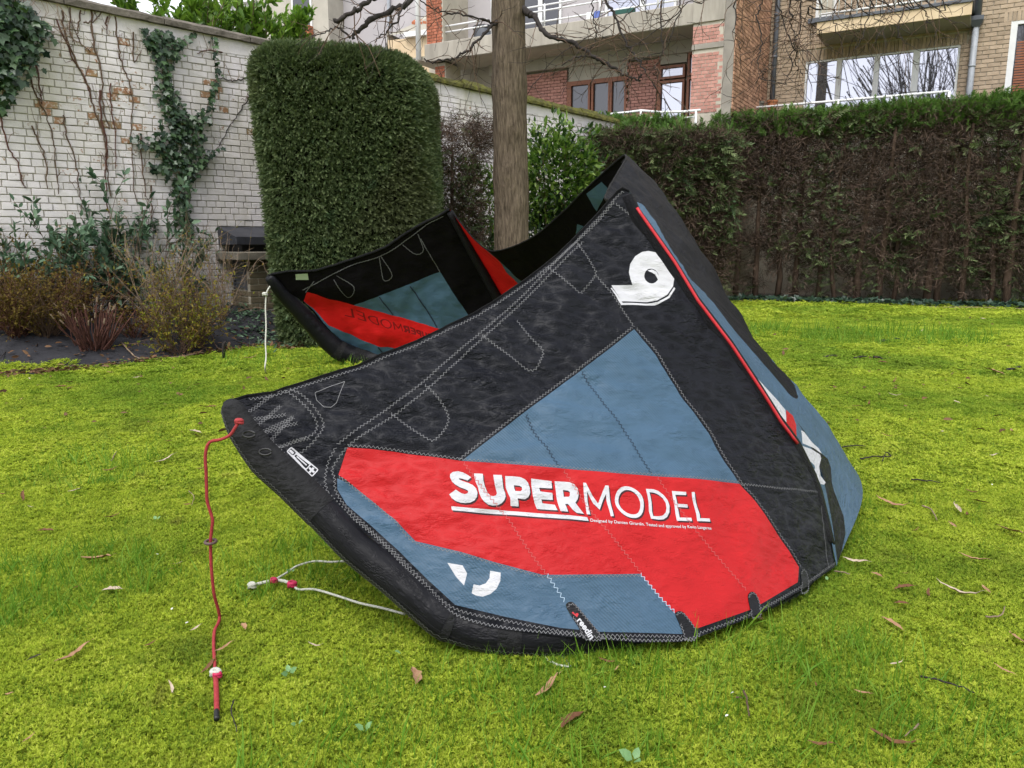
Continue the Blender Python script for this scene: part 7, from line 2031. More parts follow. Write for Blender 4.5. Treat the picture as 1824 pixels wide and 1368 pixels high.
# --- centre section, cut in (a, b) stretched to metres
KS = arr([4.6, 1.5])
ckeys = [('cw', [arr(KITE['cw1'][0]) * KS]), ('cw', [arr(KITE['cw2'][0]) * KS]), ('cred', [arr(KITE['cred'][0]) * KS]), ('cwhite', [arr(KITE['cwhite'][0]) * KS]),
         ('cblack', [arr(KITE['cblack'][0]) * KS]), ('iblue', [arr(KITE['iblue1'][0]) * KS]), ('iblue', [arr(KITE['iblue2'][0]) * KS]), ('ired', [arr(KITE['ired'][0]) * KS]),
         ('ctop', [arr(KITE['cblack_top'][0]) * KS]), ('ctop', [arr([(.5, -.01), (.905, -.01), (.905, 1.01), (.5, 1.01)]) * KS])]
co = arr([(0, 0), (1, 0), (1, 1), (0, 1)]) * KS
UVm, Fm, Km = cut(co, [(k, c, .02) for k, c in ckeys], .022, .02)
Xm = mid_P(np.clip(UVm[:, 0] / KS[0], 0, 1), np.clip(UVm[:, 1] / KS[1], 0, 1))
NVm = vert_normals(Xm, Fm)
km = np.array([k for k, _ in ckeys] + ['cblue'])[Km]
cmid = UVm[Fm].mean(1)[:, 0] / KS[0]
for k, sel, mt, lb in (('cblue', km == 'cblue', ['ripstop_blue'], 'blue centre panel beside the near strut'),
                       ('ctop', (km == 'ctop') & (cmid < .5), ['ripstop_black_soft'], 'black centre panel below the trailing edge'),
                       ('cin', ((km == 'ctop') & (cmid >= .5)), ['ripstop_black_in'], 'black inner side of the centre panel'),
                       ('iblue', km == 'iblue', ['ripstop_blue_in'], 'pale blue patch in the black inner panel'),
                       ('ired', km == 'ired', ['ripstop_red_in'], 'red inner panel beside the far strut')):
    isl = islands(Fm[sel]); first = True
    for q in sorted(set(isl), key=lambda q_: -(isl == q_).sum()):
        ff_ = Fm[sel][isl == q]
        if len(ff_) < 25: continue
        o = sub_mesh('canopy_panel', Xm, NVm, UVm, ff_, np.zeros(len(ff_), int), [M[mt[0]]], kite); o['label'] = lb
        if k == 'cblue' and first: cpanel = o
        first = False
sel = np.isin(km, ['cw', 'cred', 'cwhite', 'cblack'])
mi = np.select([np.isin(km[sel], ['cw', 'cwhite']), km[sel] == 'cred'], [0, 1], 2)
sub_mesh('emblem', Xm, NVm, UVm, Fm[sel], mi, [M['print_white'], M['ripstop_red'], M['ripstop_black']], cpanel)

# --- far wing, seen from its inner side
fsh = [('f_tag', [arr(KITE['f_tag'][0])], .02)]
for g in KITE['f_letters']: fsh.append(('f_letter', [arr(c) for c in g], .015))
fsh += [('f_red', [arr(KITE['f_red'][0])], .03), ('f_blue_up', [arr(KITE['f_blue_up'][0])], .03), ('f_blue_low', [arr(KITE['f_blue_low'][0])], .03)]
UVf, Ff, Kf = cut(arr(KITE['f_outline'][0]), fsh, .03, .015)
Xf = far_P(UVf[:, 0], UVf[:, 1]); NVf = vert_normals(Xf, Ff)
kf = np.array([s[0] for s in fsh] + ['f_black'])[Kf]
fp = {}
for k, mt, lb in (('f_black', 'ripstop_black_in', 'black inner side of the far wing'), ('f_red', 'ripstop_red_in', 'red inner panel of the far wing with mirrored lettering showing through'),
                  ('f_blue_up', 'ripstop_blue_in', 'blue quadrilateral panel inside the far wing'), ('f_blue_low', 'ripstop_blue_in', 'blue strip inside the far wing above the tube')):
    s = kf == k
    fp[k] = sub_mesh('canopy_panel', Xf, NVf, UVf, Ff[s], np.zeros(s.sum(), int), [M[mt]], kite); fp[k]['label'] = lb
s = kf == 'f_letter'
sub_mesh('lettering', Xf, NVf, UVf, Ff[s], np.zeros(s.sum(), int), [M['print_show_through']], fp['f_red'])
s = kf == 'f_tag'
sub_mesh('cloth_label', Xf, NVf, UVf, Ff[s], np.zeros(s.sum(), int), [M['label_green']], fp['f_black'])
q = [zigzag(L_, .0015, .03, .006, far_P, .004, 'z') for L_ in KITE['f_stitch']]
q = np.concatenate(q); o = link('stitching', make_mesh('stitching', q, np.arange(len(q)).reshape(-1, 4), M['stitch_grey']), kite); o['kind'] = 'stuff'
q = [zigzag(L_, .0005, .03, .012, far_P, .004, 's') for L_ in KITE['f_seam']]
q = np.concatenate(q); o = link('seam', make_mesh('seam', q, np.arange(len(q)).reshape(-1, 4), M['stitch_dark']), kite); o['kind'] = 'stuff'

# --- inflated tubes
tn, tf = arr(KITE['tube_near']), arr(KITE['tube_far'])
amid = np.linspace(.06, .94, 26)
lm = le_curve(amid)
out_n = np.cross(le_curve(amid + .01) - le_curve(amid - .01), (0, 0, 1.0)); out_n = unit(out_n)
rm = np.interp(amid, [0, .2, .5, .8, 1], [.07, .09, .10, .10, .09])
cm = lm - out_n * (rm * np.interp(amid, [0, .12, .3], [1.35, 1.15, 1.0]))[:, None]; cm[:, 2] = np.maximum(rm * .92, .05)
path = np.concatenate([tn[:, :3], cm, tf[::-1, :3]]); rad = np.concatenate([tn[:, 3], rm, tf[::-1, 3]])
tip = path[0] + (path[0] - path[1]) * .35
path = np.vstack([tip, path]); rad = np.r_[.016, rad]
endt = path[-1] + (path[-1] - path[-2]) * .15
path = np.vstack([path, endt]); rad = np.r_[rad, rad[-1] * .6]


def fine_path(P, r, k=5):
    t = np.linspace(0, len(P) - 1, (len(P) - 1) * k + 1)
    i = np.clip(np.floor(t).astype(int), 0, len(P) - 2); f = (t - i)[:, None]
    lin = P[i] * (1 - f) + P[i + 1] * f
    return .45 * lin + .55 * crom(P, k), np.interp(t, np.arange(len(r)), r)


fpath, frad = fine_path(path, rad)
Vt, Ft = tube(fpath, frad, 28)
Vt = np.asarray(Vt)
i_a = int(np.argmin(np.linalg.norm(fpath - cm[1], axis=1))); i_b = int(np.argmin(np.linalg.norm(fpath - cm[20], axis=1)))
fidx = np.array([f[0] // 28 for f in Ft[:-2]] + [0, len(fpath) - 2])
lmi = ((fidx >= i_a) & (fidx < i_b)).astype(int)
le_obj = link('leading_edge', make_mesh('leading_edge', Vt, Ft, [M['dacron'], M['ripstop_blue']], lmi, smooth=True), kite)
ul = le_obj.data.uv_layers.new(name='UVMap')
lv = np.zeros(len(le_obj.data.loops), np.int32); le_obj.data.loops.foreach_get('vertex_index', lv)
dl = np.r_[0, np.cumsum(np.linalg.norm(np.diff(fpath, axis=0), axis=1))]
uvt = np.stack([dl[np.minimum(lv // 28, len(dl) - 1)], (lv % 28) / 28 * .4], 1)
ul.data.foreach_set('uv', uvt.astype(np.float32).ravel())
tri_n = Vt.reshape(-1, 28, 3)


def tube_frame(i):
    """centre, radius and the ring of a tube station"""
    return fpath[i], frad[i], tri_n[i]


def sleeve(i0, i1, ang0, ang1, lift, name, mat, cam_side, n=12):
    """a cloth band wrapped part of the way round the tube"""
    rows = []
    for i in range(i0, i1 + 1):
        T = unit(fpath[min(i + 1, len(fpath) - 1)] - fpath[max(i - 1, 0)])
        w = unit(cam_side - T * (cam_side @ T)); v = np.cross(T, w)
        a = np.linspace(ang0, ang1, n)
        rows.append(fpath[i] + (frad[i] + lift) * (np.cos(a)[:, None] * w + np.sin(a)[:, None] * v))
    V = np.concatenate(rows)
    F = [(r * n + j, r * n + j + 1, (r + 1) * n + j + 1, (r + 1) * n + j) for r in range(i1 - i0) for j in range(n - 1)]
    me = make_mesh(name, V, F, M[mat], smooth=True)
    u2 = me.uv_layers.new(name='UVMap')
    l2 = np.zeros(len(me.loops), np.int32); me.loops.foreach_get('vertex_index', l2)
    u2.data.foreach_set('uv', np.stack([V[l2, 0], V[l2, 2]], 1).astype(np.float32).ravel())
    return link(name, me, kite)


front = unit(arr([0, -1.0, .35]))
i_tip = 0
def station(pt): return int(np.argmin(np.linalg.norm(fpath - arr(pt), axis=1)))
sleeve(2, station(tn[4, :3]) - 1, -1.5, 1.3, .0016, 'tip_reinforcement', 'dacron_patch', front)
for c in (8, 10, 12):
    i = station(tn[c - 1, :3] * .6 + tn[c, :3] * .4)
    o = sleeve(i - 1, i + 1, -1.7, 1.5, .0018, 'tube_band', 'dacron_patch', front)
for k, i in enumerate((station(tf[4, :3]), station(tf[5, :3]))):
    sleeve(i - 1, i + 1, -2.2, 2.2, .002, 'tube_band', 'dacron_patch', front)
# stitch lines running along the near tube
q = []
for ang in (-.95, -.75):
    pts = []
    i1 = station(tn[15, :3])
    for i in range(4, i1, 1):
        T = unit(fpath[i + 1] - fpath[i - 1]); w = unit(front - T * (front @ T)); v = np.cross(T, w)
        pts.append((fpath[i], frad[i], w, v))
    L = np.array([p[0] for p in pts]); dd = np.r_[0, np.cumsum(np.linalg.norm(np.diff(L, axis=0), axis=1))]
    ns = int(dd[-1] / .006); s_ = np.linspace(0, dd[-1], ns)
    ctr = np.stack([np.interp(s_, dd, L[:, k]) for k in range(3)], 1)
    rr = np.interp(s_, dd, [p[1] for p in pts])
    ww = np.stack([np.interp(s_, dd, [p[2][k] for p in pts]) for k in range(3)], 1)
    vv = np.stack([np.interp(s_, dd, [p[3][k] for p in pts]) for k in range(3)], 1)
    a_ = ang * -1 + .07 * np.where(np.arange(ns) % 2 == 0, 1, -1)
    c_ = ctr + (rr + .003)[:, None] * (np.cos(a_)[:, None] * ww + np.sin(a_)[:, None] * vv)
    e = np.diff(c_, axis=0); nrm = unit(c_[:-1] - ctr[:-1]); m = unit(np.cross(e, nrm)) * .0008
    q.append(np.stack([c_[:-1] - m, c_[1:] - m, c_[1:] + m, c_[:-1] + m], 1).reshape(-1, 3))
q = np.concatenate(q); o = link('stitching', make_mesh('stitching', q, np.arange(len(q)).reshape(-1, 4), M['stitch_grey']), kite); o['kind'] = 'stuff'

# struts: inflated battens on the inner side of the canopy
inn = arr([-.9, .1, 0])
for a_, nm in ((0.0, E1), (.5, None), (1.0, E3)):
    b_ = np.linspace(.04, .985, 24)
    p = nm_pts = (r1(b_) if a_ == 0 else r3(b_) if a_ == 1 else mid_P(np.full(24, .5), b_, 0, 0))
    rr = np.interp(b_, [0, .2, .8, 1], [.05, .045, .034, .026])
    if a_ == 1: p = p - FRW['N'] * -1 * (rr * .55)[:, None] * 1.0
    elif a_ == 0: p = p + (arr([-.55, .75, -.1])) * (rr * 1.05)[:, None]
    else: p = p + arr([-1, .15, -.25]) * (rr * 1.0)[:, None]
    V_, F_ = tube(p, rr, 14)
    so = link('strut', make_mesh('strut', V_, F_, M['dacron'], smooth=True), kite)
    so.data.uv_layers.new(name='UVMap')
b_ = np.linspace(.30, .955, 40)
V_, F_ = tube(r1(b_) + arr([.35, -.75, .3]) * .004, np.full(40, .0058), 8)
link('piping', make_mesh('piping', V_, F_, M['piping_red'], smooth=True), kite)
# hem rolled along the trailing edge
te = densify(te_uv, .02, False)
hem = near_P(te[:, 0], te[:, 1])
V_, F_ = tube(hem, .004, 6); ho = link('trailing_edge_hem', make_mesh('trailing_edge_hem', V_, F_, M['dacron'], smooth=True), kite); ho.data.uv_layers.new(name='UVMap')
am = np.linspace(0.01, .995, 110)
V_, F_ = tube(mid_P(am, np.ones(110)), .005, 6); ho = link('trailing_edge_hem', make_mesh('trailing_edge_hem', V_, F_, M['dacron'], smooth=True), kite); ho.data.uv_layers.new(name='UVMap')
tf_ = densify(arr(KITE['f_te'][0]), .04, False)
V_, F_ = tube(far_P(tf_[:, 0], tf_[:, 1]), .010, 6); ho = link('trailing_edge_hem', make_mesh('trailing_edge_hem', V_, F_, M['dacron'], smooth=True), kite); ho.data.uv_layers.new(name='UVMap')
# line attachment loops on the tip
for p in [(-0.717,2.06,0.58),(-0.675,2.06,0.53)]:
    th = np.linspace(0, 2 * np.pi, 13)
    P_ = arr(p) + np.stack([.017 * np.cos(th) - .004, -.012 + .004 * np.sin(th), .008 * np.sin(th)], 1)
    V_, F_ = tube(P_, .0032, 6); link('attachment_loop', make_mesh('attachment_loop', V_, F_, M['black_plastic'], smooth=True), kite)

# ------------------------------------------------------------------ ropes
def rope(name, label, cat, segs, loc):
    t = thing(name, label, cat, loc)
    for nm, pts, r, mat in segs:
        P = crom(np.array(pts), 6)
        V, F = tube(P, r if np.isscalar(r) else np.interp(np.linspace(0, 1, len(P)), np.linspace(0, 1, len(r)), r), 8)
        link(nm, make_mesh(nm, V, F, M[mat], smooth=True), t)
    return t


def knot(parent, p, r, mat, nm='knot', seed=0):
    g = np.random.default_rng(seed)
    th = np.linspace(0, 2 * np.pi * 2.6, 30)
    P = np.array(p) + np.stack([r * np.cos(th), r * .8 * np.sin(th), r * .5 * np.sin(th * .7)], 1)
    V, F = tube(P, r * .55, 7)
    return link(nm, make_mesh(nm, V, F, M[mat], smooth=True), parent)


top = [(-0.741,2.035,0.619),(-0.751,2.03,0.603),(-0.767,2.03,0.582),(-0.793,2.03,0.57),(-0.818,2.03,0.565),(-0.831,2.03,0.551),(-0.838,2.03,0.519),(-0.839,2.03,0.479),(-0.841,2.03,0.431),(-0.842,2.03,0.396),(-0.836,2.03,0.366),(-0.831,2.03,0.339),(-0.836,2.03,0.309),(-0.841,2.03,0.276),(-0.844,2.03,0.218),(-0.844,2.03,0.167),(-0.844,2.035,0.114),(-0.842,2.05,0.062)]
low = [(-0.843,2.057,0.034),(-0.834,2.021,0.034),(-0.828,1.979,0.034),(-0.8,1.9,0.034),(-0.766,1.817,0.034),(-0.747,1.769,0.034)]
rr_ = rope('leader_line', 'red braided leader line hanging from the kite tip down onto the moss', 'rope',
           [('cord', top + low, .0044, 'rope_red'), ('thick_end', [(-0.745,1.766,0.036),(-0.717,1.699,0.036),(-0.679,1.602,0.036)], .0062, 'rope_red'), ('black_end', [(-0.681,1.606,0.036),(-0.669,1.575,0.036)], .0066, 'black_plastic')], (-.7, 2.0, 0))
knot(rr_, top[0], .0085, 'rope_red', seed=1)
knot(rr_, [(-0.741,1.759,0.04)][0], .010, 'rope_white', seed=2)
M['bead_red'] = simple('bead_red', (.55, .03, .10), (.45, .02, .08), .5)
knot(rr_, [(-0.733,1.749,0.04)][0], .008, 'bead_red', seed=3)
c = np.array(top[13]); th = np.linspace(0, 2 * np.pi, 25)
V, F = tube(c + np.stack([.0145 * np.cos(th), .0145 * np.sin(th), .001 * np.sin(th)], 1), .0042, 8)
M['ring_brown'] = simple('ring_brown', (.13, .085, .08), (.08, .05, .05), .4)
link('ring', make_mesh('ring', V, F, M['ring_brown'], smooth=True), rr_)
br = rope('bridle_line', 'white bridle line with pink wrapped knots lying on the moss before the kite', 'rope',
          [('cord', [(-0.514,2.434,0.036),(-0.564,2.448,0.036),(-0.61,2.443,0.036),(-0.668,2.448,0.036),(-0.715,2.411,0.036),(-0.738,2.35,0.036),(-0.76,2.299,0.036)], .0038, 'rope_white'),
           ('cord', [(-0.812,2.262,0.038),(-0.789,2.278,0.038),(-0.758,2.295,0.038),(-0.727,2.291,0.038),(-0.694,2.27,0.038)], .0055, 'rope_white'),
           ('cord', [(-0.69,2.266,0.036),(-0.663,2.235,0.036),(-0.614,2.235,0.036),(-0.535,2.192,0.036),(-0.457,2.144,0.036),(-0.384,2.112,0.036),(-0.31,2.073,0.036)], .0036, 'rope_white')], (-.6, 2.4, 0))
knot(br, [(-0.757,2.286,0.042)][0], .009, 'bead_red', seed=4); knot(br, [(-0.689,2.258,0.042)][0], .011, 'bead_red', seed=5); knot(br, [(-0.814,2.254,0.04)][0], .010, 'rope_white', seed=6)
rope('bridle_line', 'short white line end poking out under the lowest edge of the kite', 'rope',
     [('cord', [(0.08,1.898,0.014),(0.094,1.867,0.014),(0.112,1.845,0.014),(0.131,1.834,0.014),(0.152,1.832,0.014)], .0032, 'rope_white'), ('cord', [(0.132,1.884,0.014),(0.145,1.856,0.014),(0.152,1.832,0.014)], .0028, 'stitch_grey')], (.1, 1.85, 0))
tipf = [(-2.007,6.42,0.734),(-2.032,6.4,0.679),(-2.042,6.38,0.56),(-2.036,6.35,0.414),(-2.033,6.3,0.28),(-2.019,6.25,0.166),(-2.017,6.2,0.086)]
fl = rope('leader_line', 'white line hanging from the far tip of the kite to the lawn', 'rope', [('cord', tipf + [(-2.035,6.288,0.01),(-1.904,5.952,0.01)], 0.0065, 'rope_white')], (-2.0, 6.2, 0))
knot(fl, [(-2.043,6.39,0.671)][0], .016, 'rope_white', seed=7)

# ------------------------------------------------------------------ fallen leaves and twigs
M['leaf_tan'] = simple('leaf_tan', (.42, .25, .15), (.28, .15, .085), .75, 60, .4, .002, 200, .2)
M['leaf_brown'] = simple('leaf_brown', (.20, .095, .048), (.11, .05, .026), .75, 60, .4, .002, 200, .2)
M['leaf_pale'] = simple('leaf_pale', (.55, .45, .36), (.40, .31, .23), .75, 60, .4, .002, 200, .2)
M['leaf_dark'] = simple('leaf_dark', (.05, .04, .036), (.03, .024, .02), .8, 60, .4, .002, 200, .2)
M['weed_leaf'] = simple('weed_leaf', (.17, .31, .12), (.12, .24, .09), .5, 50, .4, .002, 200, .35)
M['petal'] = simple('petal', (.78, .76, .74), (.68, .66, .64), .6)


def fallen_leaf_mesh(mat, curl, wid, seed):
    g = np.random.default_rng(seed)
    n = 9; V = []
    for i in range(n + 1):
        f = i / n
        w = wid * (math.sin(math.pi * min(1, f * .94 + .03)) ** .8) * (1 + .12 * g.normal())
        y = f - .5; z = curl * (f - .5) ** 2 * 1.4 + .02 * g.normal()
        bend = .10 * math.sin(f * 3 + seed)
        V += [(bend - w, y, z + w * .55), (bend + .01, y + .01, z), (bend + w, y, z + w * (.45 + .3 * g.random()))]
    F = []
    for i in range(n):
        for j in range(2):
            a = i * 3 + j; F.append((a, a + 1, a + 4, a + 3))
    V += [(-.012, .5, curl * .35 + .01), (.012, .5, curl * .35 + .01), (.0, .66, curl * .35 + .03)]
    k = (n + 1) * 3; F.append((k, k + 1, k + 2))
    return make_mesh('fallen_leaf', V, F, mat, smooth=True)


LM = {}
for key in ('tan', 'brown', 'pale', 'dark'):
    LM[key] = [fallen_leaf_mesh(M['leaf_' + key], c, w, s) for c, w, s in ((.25, .12, 1), (.5, .10, 2), (.15, .15, 3), (.7, .085, 4))]

LEAVES = [(38,723,12,70,'tan'),(109,701,22,5,'brown'),(197,849,28,4,'brown'),(295,830,30,25,'pale'),(134,886,22,8,'pale'),(43,897,28,-35,'brown'),(56,917,14,0,'pale'),(82,959,30,3,'brown'),(199,935,26,50,'brown'),(5,893,16,5,'brown'),(335,912,16,5,'brown'),(377,738,20,3,'brown'),
 (301,798,16,5,'brown'),(359,845,16,3,'brown'),(348,781,26,-4,'pale'),(243,684,13,20,'pale'),(351,698,17,5,'tan'),(197,674,13,0,'tan'),(125,692,19,-5,'brown'),(53,686,9,-20,'pale'),(176,1011,58,2,'tan'),(201,1070,36,4,'pale'),(317,1023,22,20,'pale'),(307,1032,14,10,'tan'),(139,1064,14,50,'brown'),
 (133,1193,62,62,'tan'),(64,1198,22,30,'dark'),(350,1140,18,40,'pale'),(435,1137,26,-40,'tan'),(307,1251,32,-40,'pale'),(373,1209,40,70,'brown'),(400,1176,32,32,'tan'),(54,1344,15,70,'tan'),(20,1262,12,0,'tan'),(269,1170,22,20,'brown'),(737,1223,54,-75,'tan'),(733,1117,18,50,'tan'),(561,1171,28,-3,'pale'),(973,1243,64,36,'tan'),(1021,1306,66,42,'brown'),(1079,1199,32,-4,'brown'),(1098,1212,12,30,'tan'),
 (1356,1117,36,85,'tan'),(1521,1016,44,-10,'pale'),(1560,1039,19,-55,'tan'),(1612,1036,14,-10,'brown'),(1610,1062,40,0,'brown'),(1652,1073,36,35,'brown'),(1703,1069,66,-22,'pale'),(1755,1064,22,75,'tan'),(1732,1012,42,-25,'tan'),(1807,1151,36,60,'tan'),(1587,1129,34,-55,'tan'),(1604,1091,24,-15,'brown'),(1594,1203,26,10,'pale'),(1536,1255,28,-25,'tan'),(1786,1211,28,-40,'tan'),(1459,1348,48,-10,'brown'),(1581,1344,84,-8,'brown'),(1451,1241,15,60,'brown'),
 (1593,718,20,-12,'pale'),(1646,724,18,15,'brown'),(1548,733,20,50,'brown'),(1526,737,16,-25,'brown'),(1703,729,15,80,'pale'),(1578,791,16,-20,'brown'),(1585,915,48,-15,'tan'),(1704,923,36,45,'pale'),(1744,909,24,-20,'brown'),(1799,961,40,-60,'tan'),(1695,952,24,60,'tan'),(1630,961,18,20,'brown'),(1727,892,20,-10,'brown'),(1676,783,13,10,'pale'),(1801,781,22,25,'tan'),(1768,827,18,0,'pale'),(1722,933,22,30,'brown'),
 (1592,691,24,30,'brown'),(1708,670,22,-10,'brown'),(1769,672,30,-35,'tan'),(1572,656,20,0,'brown'),(1783,683,15,80,'brown'),(1757,716,10,60,'pale'),(1425,712,14,75,'brown'),(1480,700,14,0,'brown'),(1640,600,12,20,'pale'),(1672,583,10,0,'tan'),(1420,555,14,10,'brown'),(1500,570,14,10,'tan'),(1570,560,12,0,'brown'),(1750,577,12,60,'pale'),(1700,560,12,10,'tan'),(1620,552,14,0,'brown'),
 (330,648,20,-10,'tan'),(445,648,22,15,'tan'),(150,640,18,10,'tan'),(480,640,20,80,'tan')]
LPX = [(-3.337,5.116,0.0),(-3.315,5.548,0.0),(-1.909,3.516,0.0),(-1.726,3.693,0.0),(-1.909,3.214,0.0),(-2.082,3.134,0.0),(-1.966,2.997,0.0),(-1.755,2.743,0.0),(-1.58,2.883,0.0),(-2.192,3.163,0.0),(-1.339,3.03,0.0),(-1.943,4.857,0.0),(-1.857,4.032,0.0),(-1.491,3.552,0.0),(-1.798,4.237,0.0),(-2.947,5.933,0.0),(-2.342,5.612,0.0),(-3.278,6.185,0.0),(-3.361,5.746,0.0),(-3.754,5.885,0.0),(-1.417,2.479,0.0),(-1.243,2.232,0.0),(-1.123,2.425,0.0),(-1.124,2.385,0.0),(-1.364,2.255,0.0),(-1.142,1.839,0.0),(-1.235,1.826,0.0),(-0.886,1.992,0.0),(-0.755,2.001,0.0),(-0.824,1.695,0.0),(-0.774,1.797,0.0),(-0.768,1.886,0.0),(-1.05,1.502,0.0),(-1.199,1.67,0.0),(-0.972,1.903,0.0),(-0.247,1.762,0.0),(-0.291,2.065,0.0),(-0.53,1.9,0.0),(0.084,1.713,0.0),(0.139,1.576,0.0),(0.243,1.823,0.0),(0.266,1.789,0.0),(0.723,2.065,0.0),(1.163,2.456,0.0),(1.19,2.356,0.0),(1.292,2.368,0.0),(1.236,2.263,0.0),(1.288,2.22,0.0),(1.385,2.235,0.0),(1.488,2.255,0.0),(1.576,2.474,0.0),(1.389,1.958,0.0),(1.08,2.026,0.0),(1.171,2.154,0.0),(0.987,1.813,0.0),(0.846,1.686,0.0),(1.252,1.792,0.0),(0.667,1.494,0.0),(0.819,1.502,0.0),(0.744,1.718,0.0),(2.645,5.209,0.0),(2.793,5.098,0.0),(2.348,4.941,0.0),(2.237,4.874,0.0),(2.96,5.009,0.0),(2.064,4.114,0.0),(1.552,3.01,0.0),(1.797,2.958,0.0),(1.943,3.05,0.0),(1.869,2.732,0.0),(1.678,2.782,0.0),(1.513,2.732,0.0),(1.974,3.17,0.0),(2.421,4.212,0.0),(2.834,4.237,0.0),(2.412,3.723,0.0),(1.802,2.895,0.0),(2.915,5.768,0.0),(3.711,6.291,0.0),(3.962,6.237,0.0),(3.267,6.693,0.0),(3.851,5.957,0.0),(3.305,5.246,0.0),(2.035,5.324,0.0),(2.354,5.569,0.0),(4.791,8.965,0.0),(5.557,9.984,0.0),(4.547,12.266,0.0),(4.699,10.93,0.0),(5.663,11.787,0.0),(6.378,10.4,0.0),(6.781,11.787,0.0),(6.492,12.573,0.0),(-2.987,6.947,0.0),(-2.397,6.947,0.0),(-4.059,7.219,0.0),(-2.301,7.219,0.0)]
LAND = (('red leader line', -.72, 1.85), ('white bridle line', -.55, 2.45), ('near tip of the kite', -.85, 2.6), ('leading edge of the kite', .1, 1.8), ('lower left corner of the photo', -1.0, 1.5), ('lower right corner of the photo', 1.0, 1.55), ('right side of the kite', 1.5, 2.9),
        ('right edge of the photo', 2.9, 4.0), ('left edge of the photo', -2.2, 3.2), ('long hedge', 6.0, 12.6), ('clipped bush', -2.4, 7.3), ('planting bed', -3.6, 6.6))
groups = {}
for (px_, py_, ln, an, kd), (x, y, z) in zip(LEAVES, LPX):
    d = [math.hypot((x - a) * 1.0, (y - b) * .8) for _, a, b in LAND]
    k = int(np.argmin(d)); nm, a, b = LAND[k]
    if 'corner' in nm or 'edge of the photo' in nm: where = 'near the ' + nm
    else: where = ('left of the ' if x < a - .25 else 'right of the ' if x > a + .25 else 'just before the ' if y < b else 'just beyond the ') + nm
    groups.setdefault((kd, where), []).append((d[k], x, y, ln, an))
ORD = ('nearest', 'second nearest', 'third nearest', 'fourth nearest', 'fifth nearest', 'sixth nearest', 'seventh nearest', 'eighth nearest', 'ninth nearest', 'tenth nearest')
li = 0
for (kd, where), L in groups.items():
    L.sort()
    for r_, (dd, x, y, ln, an) in enumerate(L):
        zc = y * .983 + .2
        size = max(.020, min(.12, .92 * ln * zc / 1370))
        o = bpy.data.objects.new('fallen_leaf', LM[kd][li % 4]); COL.objects.link(o); li += 1
        a_ = R(an)
        # the photo's slant seen on the ground: depth is foreshortened
        dx, dy = math.cos(a_), math.sin(a_) * min(3.0, zc / 1.1 * .75 + .4)
        o.location = (x, y, float(ground_z(x, y)) + .026 + .004 * zc)
        o.rotation_euler = (rnd.uniform(-.2, .2), rnd.uniform(-.35, .35), math.atan2(dy, dx) - math.pi / 2)
        o.scale = (size * rnd.uniform(.8, 1.2), size * min(1.5, math.hypot(dx, dy)), size)
        adj = {'tan': 'tan curled', 'brown': 'dark brown', 'pale': 'pale bleached', 'dark': 'blackish rotten'}[kd]
        lead = (ORD[min(r_, 9)] + ' ' if len(L) > 1 else '')
        tag(o, '%s%s fallen leaf %s' % (lead, adj, where), 'leaf', 'fallen leaves on the mossy lawn')

